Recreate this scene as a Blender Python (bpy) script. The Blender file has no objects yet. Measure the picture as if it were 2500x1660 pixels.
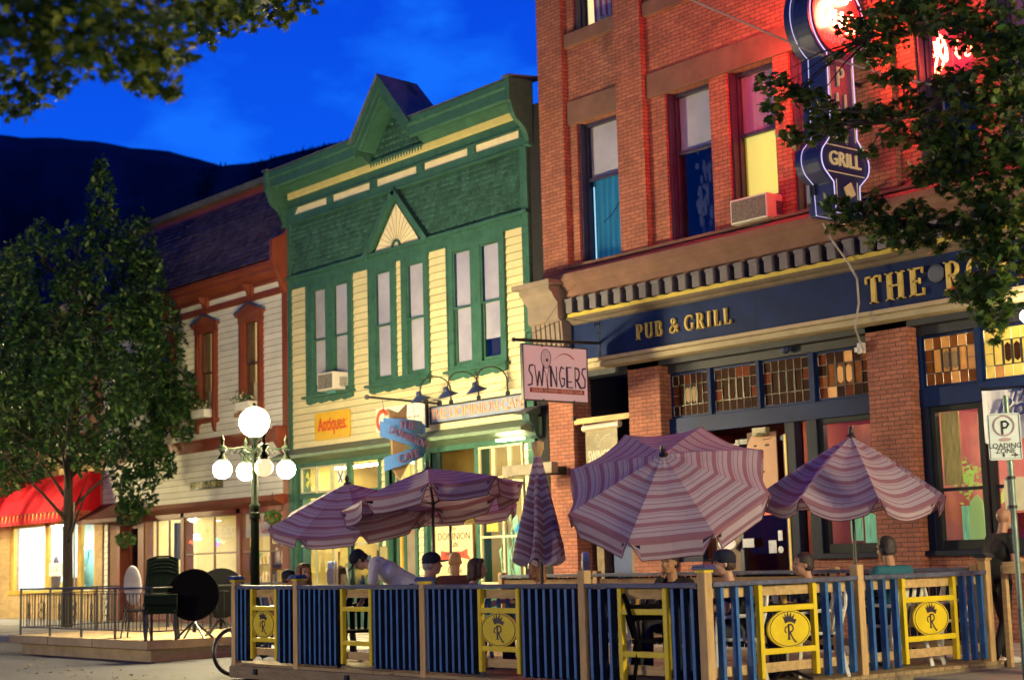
import bpy, bmesh, math, random
import numpy as np
from mathutils import Vector, Matrix, Euler
random.seed(7)
sc = bpy.context.scene
col = sc.collection
R = math.radians
# ---------------------------------------------------------------- camera
def _n(v): v = np.array(v, float); return v/np.linalg.norm(v)
F = 3866.0
_X = -_n([-3250, -628, -3866]); _Z = _n([-777, 27830, -3866])
_Z = _n(_Z-_X*_Z.dot(_X)); _Y = np.cross(_Z, _X)
RM = np.array([_X, _Y, _Z]); CP = np.array([0, -19.1, 1.45])
cam = bpy.data.cameras.new('camera'); camo = bpy.data.objects.new('camera', cam); col.objects.link(camo)
camo.matrix_world = Matrix.Translation(Vector(CP)) @ Matrix(RM.tolist()).to_4x4()
cam.sensor_width = 36; cam.lens = F/2500*36; cam.clip_end = 20000; cam.clip_start = .1
cam.dof.use_dof = True; cam.dof.focus_distance = 19.0; cam.dof.aperture_fstop = 1.7
sc.camera = camo
def onY(px, py, Y=0): d = RM@np.array([px-1250, 830-py, -F]); t = (Y-CP[1])/d[1]; return Vector(CP+t*d)
def onX(px, py, X): d = RM@np.array([px-1250, 830-py, -F]); t = (X-CP[0])/d[0]; return Vector(CP+t*d)
def at(px, py, dep): d = RM@np.array([px-1250, 830-py, -F]); return Vector(CP+d*dep/F)
# ---------------------------------------------------------------- world
w = bpy.data.worlds.new('World'); sc.world = w; w.use_nodes = True
nt = w.node_tree; N = nt.nodes; L = nt.links; N.clear()
out = N.new('ShaderNodeOutputWorld'); bg = N.new('ShaderNodeBackground')
sky = N.new('ShaderNodeTexSky'); sky.sky_type = 'NISHITA'; sky.sun_disc = False
sky.sun_elevation = R(4); sky.sun_rotation = R(200); sky.ozone_density = 6
hs = N.new('ShaderNodeHueSaturation'); hs.inputs['Saturation'].default_value = 1.3
L.new(sky.outputs[0], hs.inputs['Color'])
mt = N.new('ShaderNodeMix'); mt.data_type = 'RGBA'; mt.blend_type = 'MULTIPLY'; mt.inputs[0].default_value = 1
L.new(hs.outputs[0], mt.inputs[6]); mt.inputs[7].default_value = (.02, .06, .25, 1)
tc = N.new('ShaderNodeTexCoord'); sx = N.new('ShaderNodeSeparateXYZ'); L.new(tc.outputs['Generated'], sx.inputs[0])
cr = N.new('ShaderNodeValToRGB'); L.new(sx.outputs[2], cr.inputs[0])
els = cr.color_ramp.elements
els[0].position = 0; els[0].color = (.010, .13, .72, 1)
els[1].position = 1; els[1].color = (.012, .035, .26, 1)
for p, c in ((.22, (.003, .10, .84, 1)), (.36, (.002, .06, .70, 1)), (.5, (.002, .04, .56, 1))):
    e = els.new(p); e.color = c
# clouds : faint lighter banks
mp = N.new('ShaderNodeMapping'); mp.inputs['Scale'].default_value = (4.2, 4.2, 8.5); mp.inputs['Location'].default_value = (1.3, .35, .1)
L.new(tc.outputs['Generated'], mp.inputs[0])
nz = N.new('ShaderNodeTexNoise'); nz.inputs['Scale'].default_value = 5.0; nz.inputs['Detail'].default_value = 7; nz.inputs['Roughness'].default_value = .55
L.new(mp.outputs[0], nz.inputs[0])
cr2 = N.new('ShaderNodeValToRGB'); L.new(nz.outputs[0], cr2.inputs[0])
cr2.color_ramp.elements[0].position = .5; cr2.color_ramp.elements[0].color = (0, 0, 0, 1)
cr2.color_ramp.elements[1].position = .72; cr2.color_ramp.elements[1].color = (1, 1, 1, 1)
mx = N.new('ShaderNodeMix'); mx.data_type = 'RGBA'
msk = None   # two low cloud banks, one over the valley, one beside the pub roof
for d_, r_, k_ in (((-.848, .456, .268), .05, 1.0), ((-.839, .479, .255), .045, .9), ((-.862, .447, .255), .05, .6), ((-.758, .575, .308), .07, .9), ((-.74, .602, .3), .06, .9), ((-.776, .555, .299), .06, .7)):
    vd = N.new('ShaderNodeVectorMath'); vd.operation = 'DISTANCE'; L.new(tc.outputs['Generated'], vd.inputs[0]); vd.inputs[1].default_value = d_
    mr = N.new('ShaderNodeMapRange'); mr.interpolation_type = 'SMOOTHSTEP'; L.new(vd.outputs['Value'], mr.inputs[0]); mr.inputs[1].default_value = 0; mr.inputs[2].default_value = r_; mr.inputs[3].default_value = k_; mr.inputs[4].default_value = 0
    if msk is None: msk = mr.outputs[0]
    else:
        a_ = N.new('ShaderNodeMath'); a_.operation = 'MAXIMUM'; L.new(msk, a_.inputs[0]); L.new(mr.outputs[0], a_.inputs[1]); msk = a_.outputs[0]
nm = N.new('ShaderNodeMath'); nm.operation = 'ADD'; nm.inputs[1].default_value = 0; L.new(nz.outputs[0], nm.inputs[0])
sm = N.new('ShaderNodeMath'); sm.operation = 'MULTIPLY_ADD'; L.new(msk, sm.inputs[0]); sm.inputs[1].default_value = .42; L.new(nm.outputs[0], sm.inputs[2])
L.new(sm.outputs[0], cr2.inputs[0]); cr2.color_ramp.elements[0].position = .60; cr2.color_ramp.elements[1].position = .95
mul = N.new('ShaderNodeMath'); mul.operation = 'MULTIPLY'; mul.inputs[1].default_value = .75
L.new(cr2.outputs[0], mul.inputs[0]); L.new(mul.outputs[0], mx.inputs[0])
L.new(cr.outputs[0], mx.inputs[6]); mx.inputs[7].default_value = (.008, .17, .98, 1)
ad = N.new('ShaderNodeMix'); ad.data_type = 'RGBA'; ad.blend_type = 'ADD'; ad.inputs[0].default_value = .05
L.new(mx.outputs[2], ad.inputs[6]); L.new(mt.outputs[2], ad.inputs[7])
# the afterglow side (behind the town) is brighter than the sky overhead and behind the camera
dp = N.new('ShaderNodeVectorMath'); dp.operation = 'DOT_PRODUCT'; L.new(tc.outputs['Generated'], dp.inputs[0]); dp.inputs[1].default_value = (-.76, .60, .25)
ag = N.new('ShaderNodeMapRange'); ag.interpolation_type = 'SMOOTHSTEP'; L.new(dp.outputs['Value'], ag.inputs[0]); ag.inputs[1].default_value = .15; ag.inputs[2].default_value = .88; ag.inputs[3].default_value = .5; ag.inputs[4].default_value = 1
sc_ = N.new('ShaderNodeVectorMath'); sc_.operation = 'SCALE'; L.new(ad.outputs[2], sc_.inputs[0]); L.new(ag.outputs[0], sc_.inputs['Scale'])
L.new(sc_.outputs[0], bg.inputs[0]); bg.inputs[1].default_value = 1.0
L.new(bg.outputs[0], out.inputs[0])
sc.view_settings.view_transform = 'Standard'; sc.view_settings.look = 'None'
sc.view_settings.exposure = 0.08; sc.view_settings.gamma = 1
sc.render.engine = 'CYCLES'
sc.cycles.use_denoising = True
sc.cycles.sample_clamp_indirect = 4; sc.cycles.sample_clamp_direct = 0
sc.cycles.max_bounces = 6; sc.cycles.transparent_max_bounces = 12
sc.cycles.caustics_reflective = False; sc.cycles.caustics_refractive = False
LAMP = 950.0        # radiance of the street globes
WARM = (1, .80, .38)
# ---------------------------------------------------------------- materials
MC = {}
def pm(name, c, rough=.6, var=.25, vs=2.5, bump=0, bs=40, metal=0, c2=None, stretch=(1, 1, 1), spec=.4, coat=0, trans=0, c2t=.55, c2s=None, isl=0):
    if name in MC: return MC[name]
    m = bpy.data.materials.new(name); m.use_nodes = True; MC[name] = m
    n = m.node_tree.nodes; l = m.node_tree.links; b = n['Principled BSDF']
    b.inputs['Roughness'].default_value = rough; b.inputs['Metallic'].default_value = metal
    b.inputs['Specular IOR Level'].default_value = spec
    if coat: b.inputs['Coat Weight'].default_value = coat
    t = n.new('ShaderNodeTexCoord'); mp = n.new('ShaderNodeMapping'); mp.inputs['Scale'].default_value = stretch
    l.new(t.outputs['Object'], mp.inputs[0])
    a = n.new('ShaderNodeTexNoise'); a.inputs['Scale'].default_value = vs; a.inputs['Detail'].default_value = 8; a.inputs['Roughness'].default_value = .65
    l.new(mp.outputs[0], a.inputs[0])
    r = n.new('ShaderNodeValToRGB'); l.new(a.outputs[0], r.inputs[0])
    r.color_ramp.elements[0].position = .3; r.color_ramp.elements[1].position = .7
    r.color_ramp.elements[0].color = (*[x*(1-var) for x in c], 1)
    r.color_ramp.elements[1].color = (*[min(1, x*(1+var)) for x in c], 1)
    o = r.outputs[0]
    if c2:
        a2 = n.new('ShaderNodeTexNoise'); a2.inputs['Scale'].default_value = c2s or vs*3; a2.inputs['Detail'].default_value = 10; a2.inputs['Roughness'].default_value = .7
        l.new(mp.outputs[0], a2.inputs[0])
        r2 = n.new('ShaderNodeValToRGB'); l.new(a2.outputs[0], r2.inputs[0])
        r2.color_ramp.elements[0].position = c2t; r2.color_ramp.elements[1].position = c2t+.1
        x = n.new('ShaderNodeMix'); x.data_type = 'RGBA'; l.new(r2.outputs[0], x.inputs[0]); l.new(o, x.inputs[6]); x.inputs[7].default_value = (*c2, 1)
        o = x.outputs[2]
    if isl:
        gi = n.new('ShaderNodeNewGeometry'); ri = n.new('ShaderNodeMapRange'); l.new(gi.outputs['Random Per Island'], ri.inputs[0]); ri.inputs[3].default_value = 1-isl; ri.inputs[4].default_value = 1+isl
        vi = n.new('ShaderNodeVectorMath'); vi.operation = 'SCALE'; l.new(o, vi.inputs[0]); l.new(ri.outputs[0], vi.inputs['Scale']); o = vi.outputs[0]
    l.new(o, b.inputs['Base Color'])
    if bump:
        a3 = n.new('ShaderNodeTexNoise'); a3.inputs['Scale'].default_value = bs; a3.inputs['Detail'].default_value = 6
        l.new(mp.outputs[0], a3.inputs[0])
        bp = n.new('ShaderNodeBump'); bp.inputs['Strength'].default_value = bump; bp.inputs['Distance'].default_value = .01
        l.new(a3.outputs[0], bp.inputs['Height']); l.new(bp.outputs[0], b.inputs['Normal'])
    if trans:
        tr = n.new('ShaderNodeBsdfTranslucent'); l.new(o, tr.inputs[0]); ms = n.new('ShaderNodeMixShader'); ms.inputs[0].default_value = trans
        l.new(b.outputs[0], ms.inputs[1]); l.new(tr.outputs[0], ms.inputs[2]); l.new(ms.outputs[0], n['Material Output'].inputs[0])
    return m
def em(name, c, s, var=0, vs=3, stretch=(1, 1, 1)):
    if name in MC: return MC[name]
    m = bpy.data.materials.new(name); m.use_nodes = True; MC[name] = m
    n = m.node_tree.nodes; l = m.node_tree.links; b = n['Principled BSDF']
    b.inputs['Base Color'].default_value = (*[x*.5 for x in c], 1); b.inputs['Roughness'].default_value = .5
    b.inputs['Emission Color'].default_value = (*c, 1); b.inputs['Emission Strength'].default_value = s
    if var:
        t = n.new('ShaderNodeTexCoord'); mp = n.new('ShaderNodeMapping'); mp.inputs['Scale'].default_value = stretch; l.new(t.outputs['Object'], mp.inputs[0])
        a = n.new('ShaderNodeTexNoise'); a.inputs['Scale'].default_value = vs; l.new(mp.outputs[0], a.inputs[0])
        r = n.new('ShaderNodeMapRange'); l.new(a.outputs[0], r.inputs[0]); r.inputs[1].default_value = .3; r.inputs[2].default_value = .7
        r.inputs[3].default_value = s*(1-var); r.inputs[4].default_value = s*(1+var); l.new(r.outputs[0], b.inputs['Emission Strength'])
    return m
def brickmat(name, c1, c2, mortar, bw=.213, rh=.0677, dirt=.4, bump=.5):
    m = bpy.data.materials.new(name); m.use_nodes = True; MC[name] = m
    n = m.node_tree.nodes; l = m.node_tree.links; b = n['Principled BSDF']; b.inputs['Roughness'].default_value = .85
    t = n.new('ShaderNodeTexCoord'); s = n.new('ShaderNodeSeparateXYZ'); l.new(t.outputs['Object'], s.inputs[0])
    a = n.new('ShaderNodeMath'); l.new(s.outputs[0], a.inputs[0]); l.new(s.outputs[1], a.inputs[1])
    cb = n.new('ShaderNodeCombineXYZ'); l.new(a.outputs[0], cb.inputs[0]); l.new(s.outputs[2], cb.inputs[1])
    # small wobble so courses are not ruler straight
    wn = n.new('ShaderNodeTexNoise'); wn.inputs['Scale'].default_value = 5; l.new(t.outputs['Object'], wn.inputs[0])
    vm = n.new('ShaderNodeVectorMath'); vm.operation = 'SCALE'; vm.inputs['Scale'].default_value = .012; l.new(wn.outputs['Color'], vm.inputs[0])
    va = n.new('ShaderNodeVectorMath'); l.new(cb.outputs[0], va.inputs[0]); l.new(vm.outputs[0], va.inputs[1])
    k = n.new('ShaderNodeTexBrick'); l.new(va.outputs[0], k.inputs[0])
    k.inputs['Scale'].default_value = 1; k.inputs['Brick Width'].default_value = bw; k.inputs['Row Height'].default_value = rh
    k.inputs['Mortar Size'].default_value = .006; k.inputs['Mortar Smooth'].default_value = .3; k.inputs['Bias'].default_value = -.1
    k.inputs['Color1'].default_value = (*c1, 1); k.inputs['Color2'].default_value = (*c2, 1); k.inputs['Mortar'].default_value = (*mortar, 1)
    a2 = n.new('ShaderNodeTexNoise'); a2.inputs['Scale'].default_value = 1.6; a2.inputs['Detail'].default_value = 9; a2.inputs['Roughness'].default_value = .7
    l.new(t.outputs['Object'], a2.inputs[0])
    r = n.new('ShaderNodeMapRange'); l.new(a2.outputs[0], r.inputs[0]); r.inputs[1].default_value = .3; r.inputs[2].default_value = .75; r.inputs[3].default_value = 1-dirt; r.inputs[4].default_value = 1.15
    a4 = n.new('ShaderNodeTexNoise'); a4.inputs['Scale'].default_value = 22; a4.inputs['Detail'].default_value = 4; l.new(t.outputs['Object'], a4.inputs[0])
    r4 = n.new('ShaderNodeMapRange'); l.new(a4.outputs[0], r4.inputs[0]); r4.inputs[3].default_value = .6; r4.inputs[4].default_value = 1.4
    mm = n.new('ShaderNodeMath'); mm.operation = 'MULTIPLY'; l.new(r.outputs[0], mm.inputs[0]); l.new(r4.outputs[0], mm.inputs[1])
    x = n.new('ShaderNodeVectorMath'); x.operation = 'SCALE'; l.new(k.outputs[0], x.inputs[0]); l.new(mm.outputs[0], x.inputs['Scale'])
    l.new(x.outputs[0], b.inputs['Base Color'])
    bp = n.new('ShaderNodeBump'); bp.inputs['Strength'].default_value = bump; bp.inputs['Distance'].default_value = .012; bp.invert = True
    l.new(k.outputs['Fac'], bp.inputs['Height']); l.new(bp.outputs[0], b.inputs['Normal'])
    return m
def glassmat(name, tint=(1, 1, 1), refl=.02, rough=.02, wav=0):
    m = bpy.data.materials.new(name); m.use_nodes = True; MC[name] = m
    n = m.node_tree.nodes; l = m.node_tree.links; n.remove(n['Principled BSDF'])
    t = n.new('ShaderNodeBsdfTransparent'); t.inputs[0].default_value = (*tint, 1)
    g = n.new('ShaderNodeBsdfGlossy'); g.inputs['Roughness'].default_value = rough
    fr = n.new('ShaderNodeLayerWeight'); fr.inputs[0].default_value = .5
    pw = n.new('ShaderNodeMath'); pw.operation = 'POWER'; pw.inputs[1].default_value = 4; l.new(fr.outputs['Facing'], pw.inputs[0])
    ad = n.new('ShaderNodeMath'); ad.operation = 'MULTIPLY_ADD'; ad.inputs[1].default_value = .8; ad.inputs[2].default_value = refl+.04; l.new(pw.outputs[0], ad.inputs[0])
    x = n.new('ShaderNodeMixShader'); l.new(ad.outputs[0], x.inputs[0]); l.new(t.outputs[0], x.inputs[1]); l.new(g.outputs[0], x.inputs[2])
    l.new(x.outputs[0], n['Material Output'].inputs[0])
    if wav:
        tc = n.new('ShaderNodeTexCoord'); a = n.new('ShaderNodeTexNoise'); a.inputs['Scale'].default_value = 3; l.new(tc.outputs['Object'], a.inputs[0])
        bp = n.new('ShaderNodeBump'); bp.inputs['Strength'].default_value = wav; bp.inputs['Distance'].default_value = .02
        l.new(a.outputs[0], bp.inputs['Height']); l.new(bp.outputs[0], g.inputs['Normal'])
    return m
# ---------------------------------------------------------------- mesh builder
class MB:
    def __init__(s): s.v = []; s.f = []; s.mi = []; s.cur = 0
    def add(s, vs, fs):
        k = len(s.v); s.v += [tuple(v) for v in vs]
        s.f += [tuple(i+k for i in f) for f in fs]; s.mi += [s.cur]*len(fs); return s
    def box(s, x0, x1, y0, y1, z0, z1, M=None):
        vs = [Vector((x, y, z)) for z in (z0, z1) for y in (y0, y1) for x in (x0, x1)]
        if M: vs = [M @ v for v in vs]
        return s.add(vs, [(0, 2, 3, 1), (4, 5, 7, 6), (0, 1, 5, 4), (2, 6, 7, 3), (0, 4, 6, 2), (1, 3, 7, 5)])
    def cb(s, c, sz, M=None, rot=None):
        T = Matrix.Translation(Vector(c))
        if rot: T = T @ Euler(rot).to_matrix().to_4x4()
        if M: T = M @ T
        a, b, d = sz[0]/2, sz[1]/2, sz[2]/2
        return s.box(-a, a, -b, b, -d, d, T)
    def bar(s, p0, p1, wd, dp, up=(0, 0, 1)):
        p0 = Vector(p0); p1 = Vector(p1); d = (p1-p0); L_ = d.length; d.normalize(); u = Vector(up)
        if abs(d.dot(u)) > .98: u = Vector((0, 1, 0))
        a = d.cross(u).normalized(); b = a.cross(d)
        T = Matrix(((a.x, d.x, b.x, p0.x), (a.y, d.y, b.y, p0.y), (a.z, d.z, b.z, p0.z), (0, 0, 0, 1)))
        return s.box(-wd/2, wd/2, 0, L_, -dp/2, dp/2, T)
    def ring(s, path, rad, n=8, caps=True, closed=False):
        path = [Vector(p) for p in path]; m = len(path)
        if not hasattr(rad, '__len__'): rad = [rad]*m
        vs = []; pu = None
        for i, p in enumerate(path):
            d = path[min(i+1, m-1)]-path[max(i-1, 0)] if not closed else path[(i+1) % m]-path[i-1]
            d.normalize()
            if pu is None:
                pu = Vector((0, 0, 1)) if abs(d.z) < .9 else Vector((1, 0, 0))
            a = d.cross(pu).normalized(); b = a.cross(d).normalized(); pu = b
            for k in range(n):
                t = 2*math.pi*k/n; vs.append(p+rad[i]*(math.cos(t)*a+math.sin(t)*b))
        fs = []
        for i in range(m if closed else m-1):
            j = (i+1) % m
            for k in range(n): fs.append((i*n+k, i*n+(k+1) % n, j*n+(k+1) % n, j*n+k))
        if caps and not closed: fs += [tuple(range(n))[::-1], tuple(range((m-1)*n, m*n))]
        return s.add(vs, fs)
    def cyl(s, p0, p1, r0, r1=None, n=12): return s.ring([p0, p1], [r0, r1 if r1 is not None else r0], n)
    def lathe(s, prof, o=(0, 0, 0), n=20, M=None):
        vs = []; o = Vector(o)
        for r, z in prof:
            for k in range(n):
                t = 2*math.pi*k/n; v = Vector((r*math.cos(t), r*math.sin(t), z)); vs.append((M @ v if M else v)+o)
        fs = [(i*n+k, i*n+(k+1) % n, (i+1)*n+(k+1) % n, (i+1)*n+k) for i in range(len(prof)-1) for k in range(n)]
        fs += [tuple(range(n))[::-1], tuple(range((len(prof)-1)*n, len(prof)*n))]
        return s.add(vs, fs)
    def sph(s, c, r, n=16, m=10, M=None):
        if not hasattr(r, '__len__'): r = (r, r, r)
        c = Vector(c); vs = [Vector((0, 0, -1))]; fs = []
        for i in range(1, m):
            a = -math.pi/2+math.pi*i/m
            for k in range(n): t = 2*math.pi*k/n; vs.append(Vector((math.cos(a)*math.cos(t), math.cos(a)*math.sin(t), math.sin(a))))
        vs.append(Vector((0, 0, 1)))
        for k in range(n):
            fs.append((0, 1+(k+1) % n, 1+k)); fs.append((len(vs)-1, 1+(m-2)*n+k, 1+(m-2)*n+(k+1) % n))
            for i in range(m-2): fs.append((1+i*n+k, 1+i*n+(k+1) % n, 1+(i+1)*n+(k+1) % n, 1+(i+1)*n+k))
        vs = [Vector((v.x*r[0], v.y*r[1], v.z*r[2])) for v in vs]
        if M: vs = [M @ v for v in vs]
        return s.add([v+c for v in vs], fs)
    def cap(s, p0, p1, r0, r1=None, n=12):
        r1 = r0 if r1 is None else r1; p0 = Vector(p0); p1 = Vector(p1); d = (p1-p0)
        if d.length < 1e-5: d = Vector((0, 0, 1e-4))
        d.normalize(); pts = []; rs = []
        for a in (-80, -50, -25): pts.append(p0+d*r0*math.sin(R(a))); rs.append(r0*math.cos(R(a)))
        pts += [p0, p1]; rs += [r0, r1]
        for a in (25, 50, 80): pts.append(p1+d*r1*math.sin(R(a))); rs.append(r1*math.cos(R(a)))
        return s.ring(pts, rs, n)
    def prism(s, poly, axis, a, b):
        """poly: 2D points; axis 'y' -> (x,z), 'x' -> (y,z), 'z' -> (x,y); extruded from a to b"""
        def P(p, t): return (p[0], t, p[1]) if axis == 'y' else (t, p[0], p[1]) if axis == 'x' else (p[0], p[1], t)
        n = len(poly); vs = [P(p, a) for p in poly]+[P(p, b) for p in poly]
        fs = [tuple(range(n)), tuple(range(2*n-1, n-1, -1))]+[(i, n+i, n+(i+1) % n, (i+1) % n) for i in range(n)]
        return s.add(vs, fs)
    def quad(s, a, b, c, d): return s.add([a, b, c, d], [(0, 1, 2, 3)])
    def build(s, name, mat, parent=None, smooth=False, bev=0, M=None, fixn=True):
        me = bpy.data.meshes.new(name); vs = s.v if M is None else [tuple(M @ Vector(v)) for v in s.v]
        me.from_pydata(vs, [], s.f)
        for m in (mat if isinstance(mat, (list, tuple)) else [mat]): me.materials.append(m)
        if any(s.mi): me.polygons.foreach_set('material_index', s.mi)
        if fixn and len(s.f) < 60000:
            bm = bmesh.new(); bm.from_mesh(me); bmesh.ops.recalc_face_normals(bm, faces=bm.faces); bm.to_mesh(me); bm.free()
        if smooth:
            me.polygons.foreach_set('use_smooth', [True]*len(me.polygons))
            if smooth != 2:
                me.set_sharp_from_angle(angle=R(40))
        me.update()
        o = bpy.data.objects.new(name, me); col.objects.link(o)
        if parent: o.parent = parent
        if bev:
            b = o.modifiers.new('b', 'BEVEL'); b.width = bev; b.segments = 2; b.limit_method = 'ANGLE'; b.angle_limit = R(40)
        return o
def tag(o, label=None, cat=None, group=None, kind=None):
    if label: o['label'] = label
    if cat: o['category'] = cat
    if group: o['group'] = group
    if kind: o['kind'] = kind
    return o
def thing(name, label, cat, loc=(0, 0, 0), rz=0, group=None):
    o = bpy.data.objects.new(name, None); col.objects.link(o); o.location = loc; o.rotation_euler = (0, 0, rz); o.empty_display_size = .1
    return tag(o, label, cat, group)
def kids(o): return [c for c in col.objects if c.parent == o]
def dup(o, loc=None, rz=None, label=None, parent=None):
    c = o.copy(); col.objects.link(c); c.parent = parent
    if loc is not None: c.location = loc
    if rz is not None: c.rotation_euler = (0, 0, rz)
    if label: c['label'] = label
    for k in kids(o): dup(k, parent=c)
    return c
def rects(x0, x1, z0, z1, holes):
    """cells of the rectangle outside the holes, merged along x"""
    xs = sorted({x0, x1, *[min(max(h[0], x0), x1) for h in holes], *[min(max(h[1], x0), x1) for h in holes]})
    zs = sorted({z0, z1, *[min(max(h[2], z0), z1) for h in holes], *[min(max(h[3], z0), z1) for h in holes]})
    res = []
    for i in range(len(zs)-1):
        zc = (zs[i]+zs[i+1])/2; st = None
        for j in range(len(xs)-1):
            xc = (xs[j]+xs[j+1])/2; solid = not any(h[0] < xc < h[1] and h[2] < zc < h[3] for h in holes)
            if solid and st is None: st = xs[j]
            if not solid and st is not None: res.append((st, xs[j], zs[i], zs[i+1])); st = None
        if st is not None: res.append((st, xs[-1], zs[i], zs[i+1]))
    return res
def wall(mb, x0, x1, z0, z1, y, holes=(), dep=.3):
    for a, b, c, d in rects(x0, x1, z0, z1, holes): mb.quad((a, y, c), (b, y, c), (b, y, d), (a, y, d))
    for a, b, c, d in holes:
        mb.quad((a, y, c), (a, y, d), (a, y+dep, d), (a, y+dep, c)); mb.quad((b, y, c), (b, y+dep, c), (b, y+dep, d), (b, y, d))
        mb.quad((a, y, d), (b, y, d), (b, y+dep, d), (a, y+dep, d)); mb.quad((a, y, c), (a, y+dep, c), (b, y+dep, c), (b, y, c))
def clap(mb, x0, x1, z0, z1, ex, holes=(), y=0, th=.02):
    n = max(1, round((z1-z0)/ex)); h = (z1-z0)/n; gp = min(.011, h*.08)
    for i in range(n):
        za, zb = z0+i*h, z0+(i+1)*h; zc = (za+zb)/2
        hs = sorted((a, b) for a, b, c, d in holes if c < zc < d); cur = x0; seg = []
        for a, b in hs:
            if a > cur: seg.append((cur, min(a, x1)))
            cur = max(cur, b)
        if cur < x1: seg.append((cur, x1))
        for a, b in seg:
            if b-a < .01: continue
            t = th*random.uniform(.85, 1.2)
            mb.prism([(y, zb), (y-.003, zb), (y-t, za+gp), (y, za+gp)], 'x', a, b)
def frame(mb, x0, x1, z0, z1, y0, y1, t, tb=None, tt=None):
    tb = t if tb is None else tb; tt = t if tt is None else tt
    mb.box(x0, x0+t, y0, y1, z0, z1); mb.box(x1-t, x1, y0, y1, z0, z1)
    mb.box(x0+t, x1-t, y0+.001, y1, z1-tt, z1); mb.box(x0+t, x1-t, y0+.001, y1, z0, z0+tb)
# ---- lettering
def text(s, size, mat, parent, M, name='lettering', ext=.004, shear=0, sx=1, align='CENTER', sp=1, off=0):
    cu = bpy.data.curves.new('t', 'FONT'); cu.body = s; cu.size = size; cu.extrude = ext; cu.align_x = align; cu.align_y = 'CENTER'
    cu.shear = shear; cu.space_character = sp; cu.resolution_u = 3; cu.offset = off
    o = bpy.data.objects.new('t', cu); col.objects.link(o); dg = bpy.context.evaluated_depsgraph_get()
    me = bpy.data.meshes.new_from_object(o.evaluated_get(dg)); bpy.data.objects.remove(o); me.name = name
    me.transform(M @ Matrix.Diagonal((sx, 1, 1, 1))); me.materials.clear(); me.materials.append(mat)
    r = bpy.data.objects.new(name, me); col.objects.link(r)
    if parent: r.parent = parent
    return r
def MF(x, y, z, rz=0, tilt=0): # text plane standing upright, facing -Y (rz=0) or +X (rz=90deg)
    return Matrix.Translation((x, y, z)) @ Matrix.Rotation(rz, 4, 'Z') @ Matrix.Rotation(R(90), 4, 'X') @ Matrix.Rotation(tilt, 4, 'Z')
# serif capitals as strokes: (points, width); W thick, w thin
def _arc(cx, cy, rx, ry, a0, a1, n=14): return [(cx+rx*math.cos(R(a0+(a1-a0)*i/n)), cy+ry*math.sin(R(a0+(a1-a0)*i/n))) for i in range(n+1)]
W_, w_ = .17, .06
def sf(x, y, h=.16): return ([(x-h, y), (x+h, y)], .05)
GL = {
 'P': (.66, [([(.2, 0), (.2, 1)], W_), sf(.2, .025), sf(.14, .975, .1), ([(.2, .97)]+_arc(.36, .73, .2, .24, 90, -90)+[(.2, .49)], .1)]),
 'U': (.8, [([(.2, 1), (.2, .35)]+_arc(.42, .33, .22, .3, 180, 360)[1:], .13), ([(.64, .33), (.64, 1)], w_), sf(.2, .975), sf(.64, .975, .12)]),
 'B': (.7, [([(.2, 0), (.2, 1)], W_), sf(.14, .025, .1), sf(.14, .975, .1), ([(.2, .97)]+_arc(.36, .75, .17, .22, 90, -90)+[(.2, .53)], .1), ([(.2, .53)]+_arc(.38, .28, .21, .25, 90, -90)+[(.2, .03)], .11)]),
 '&': (.85, [([(.78, .05), (.3, .68)]+_arc(.38, .8, .13, .15, 200, -20)+[(.5, .68), (.2, .4)]+_arc(.3, .23, .2, .2, 140, 330)+[(.7, .45)], .1), sf(.72, .5, .1)]),
 'G': (.82, [(_arc(.42, .5, .34, .46, 50, 290), .13), ([(.68, .42), (.68, .1)], .14), sf(.68, .44, .13), ([(.66, .68), (.66, .95)], .04)]),
 'R': (.76, [([(.2, 0), (.2, 1)], W_), sf(.2, .025), sf(.14, .975, .1), ([(.2, .97)]+_arc(.36, .74, .18, .23, 90, -90)+[(.2, .5)], .1), ([(.38, .5), (.62, .03)], .15), sf(.66, .025, .1)]),
 'I': (.42, [([(.2, 0), (.2, 1)], W_), sf(.2, .025), sf(.2, .975)]),
 'L': (.66, [([(.2, 0), (.2, 1)], W_), sf(.14, .025, .1), sf(.2, .975), ([(.2, .03), (.6, .03)], .06), ([(.59, .0), (.59, .25)], .06)]),
 'T': (.74, [([(.36, 0), (.36, 1)], W_), sf(.36, .025), ([(.05, .965), (.67, .965)], .07), ([(.06, 1), (.06, .74)], .05), ([(.66, 1), (.66, .74)], .05)]),
 'H': (.88, [([(.2, 0), (.2, 1)], W_), ([(.66, 0), (.66, 1)], W_), sf(.2, .025), sf(.2, .975), sf(.66, .025), sf(.66, .975), ([(.2, .52), (.66, .52)], w_)]),
 'E': (.7, [([(.2, 0), (.2, 1)], W_), sf(.14, .025, .1), sf(.14, .975, .1), ([(.2, .03), (.62, .03)], .06), ([(.2, .97), (.6, .97)], .06), ([(.2, .52), (.46, .52)], .06), ([(.61, .0), (.61, .25)], .05), ([(.59, 1), (.59, .78)], .05), ([(.46, .62), (.46, .42)], .04)]),
 'O': (.86, [(_arc(.42, .5, .33, .46, 0, 360, 28), .12)]),
 'Y': (.8, [([(.08, 1), (.38, .48)], .15), ([(.7, 1), (.38, .48)], w_), ([(.38, .5), (.38, 0)], W_), sf(.38, .025), sf(.1, .975, .14), sf(.68, .975, .11)]),
 'A': (.82, [([(.12, 0), (.4, 1)], w_), ([(.66, 0), (.4, 1)], .16), ([(.2, .33), (.58, .33)], w_), sf(.12, .025, .11), sf(.66, .025, .14)]),
 ' ': (.4, []),
}
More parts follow.
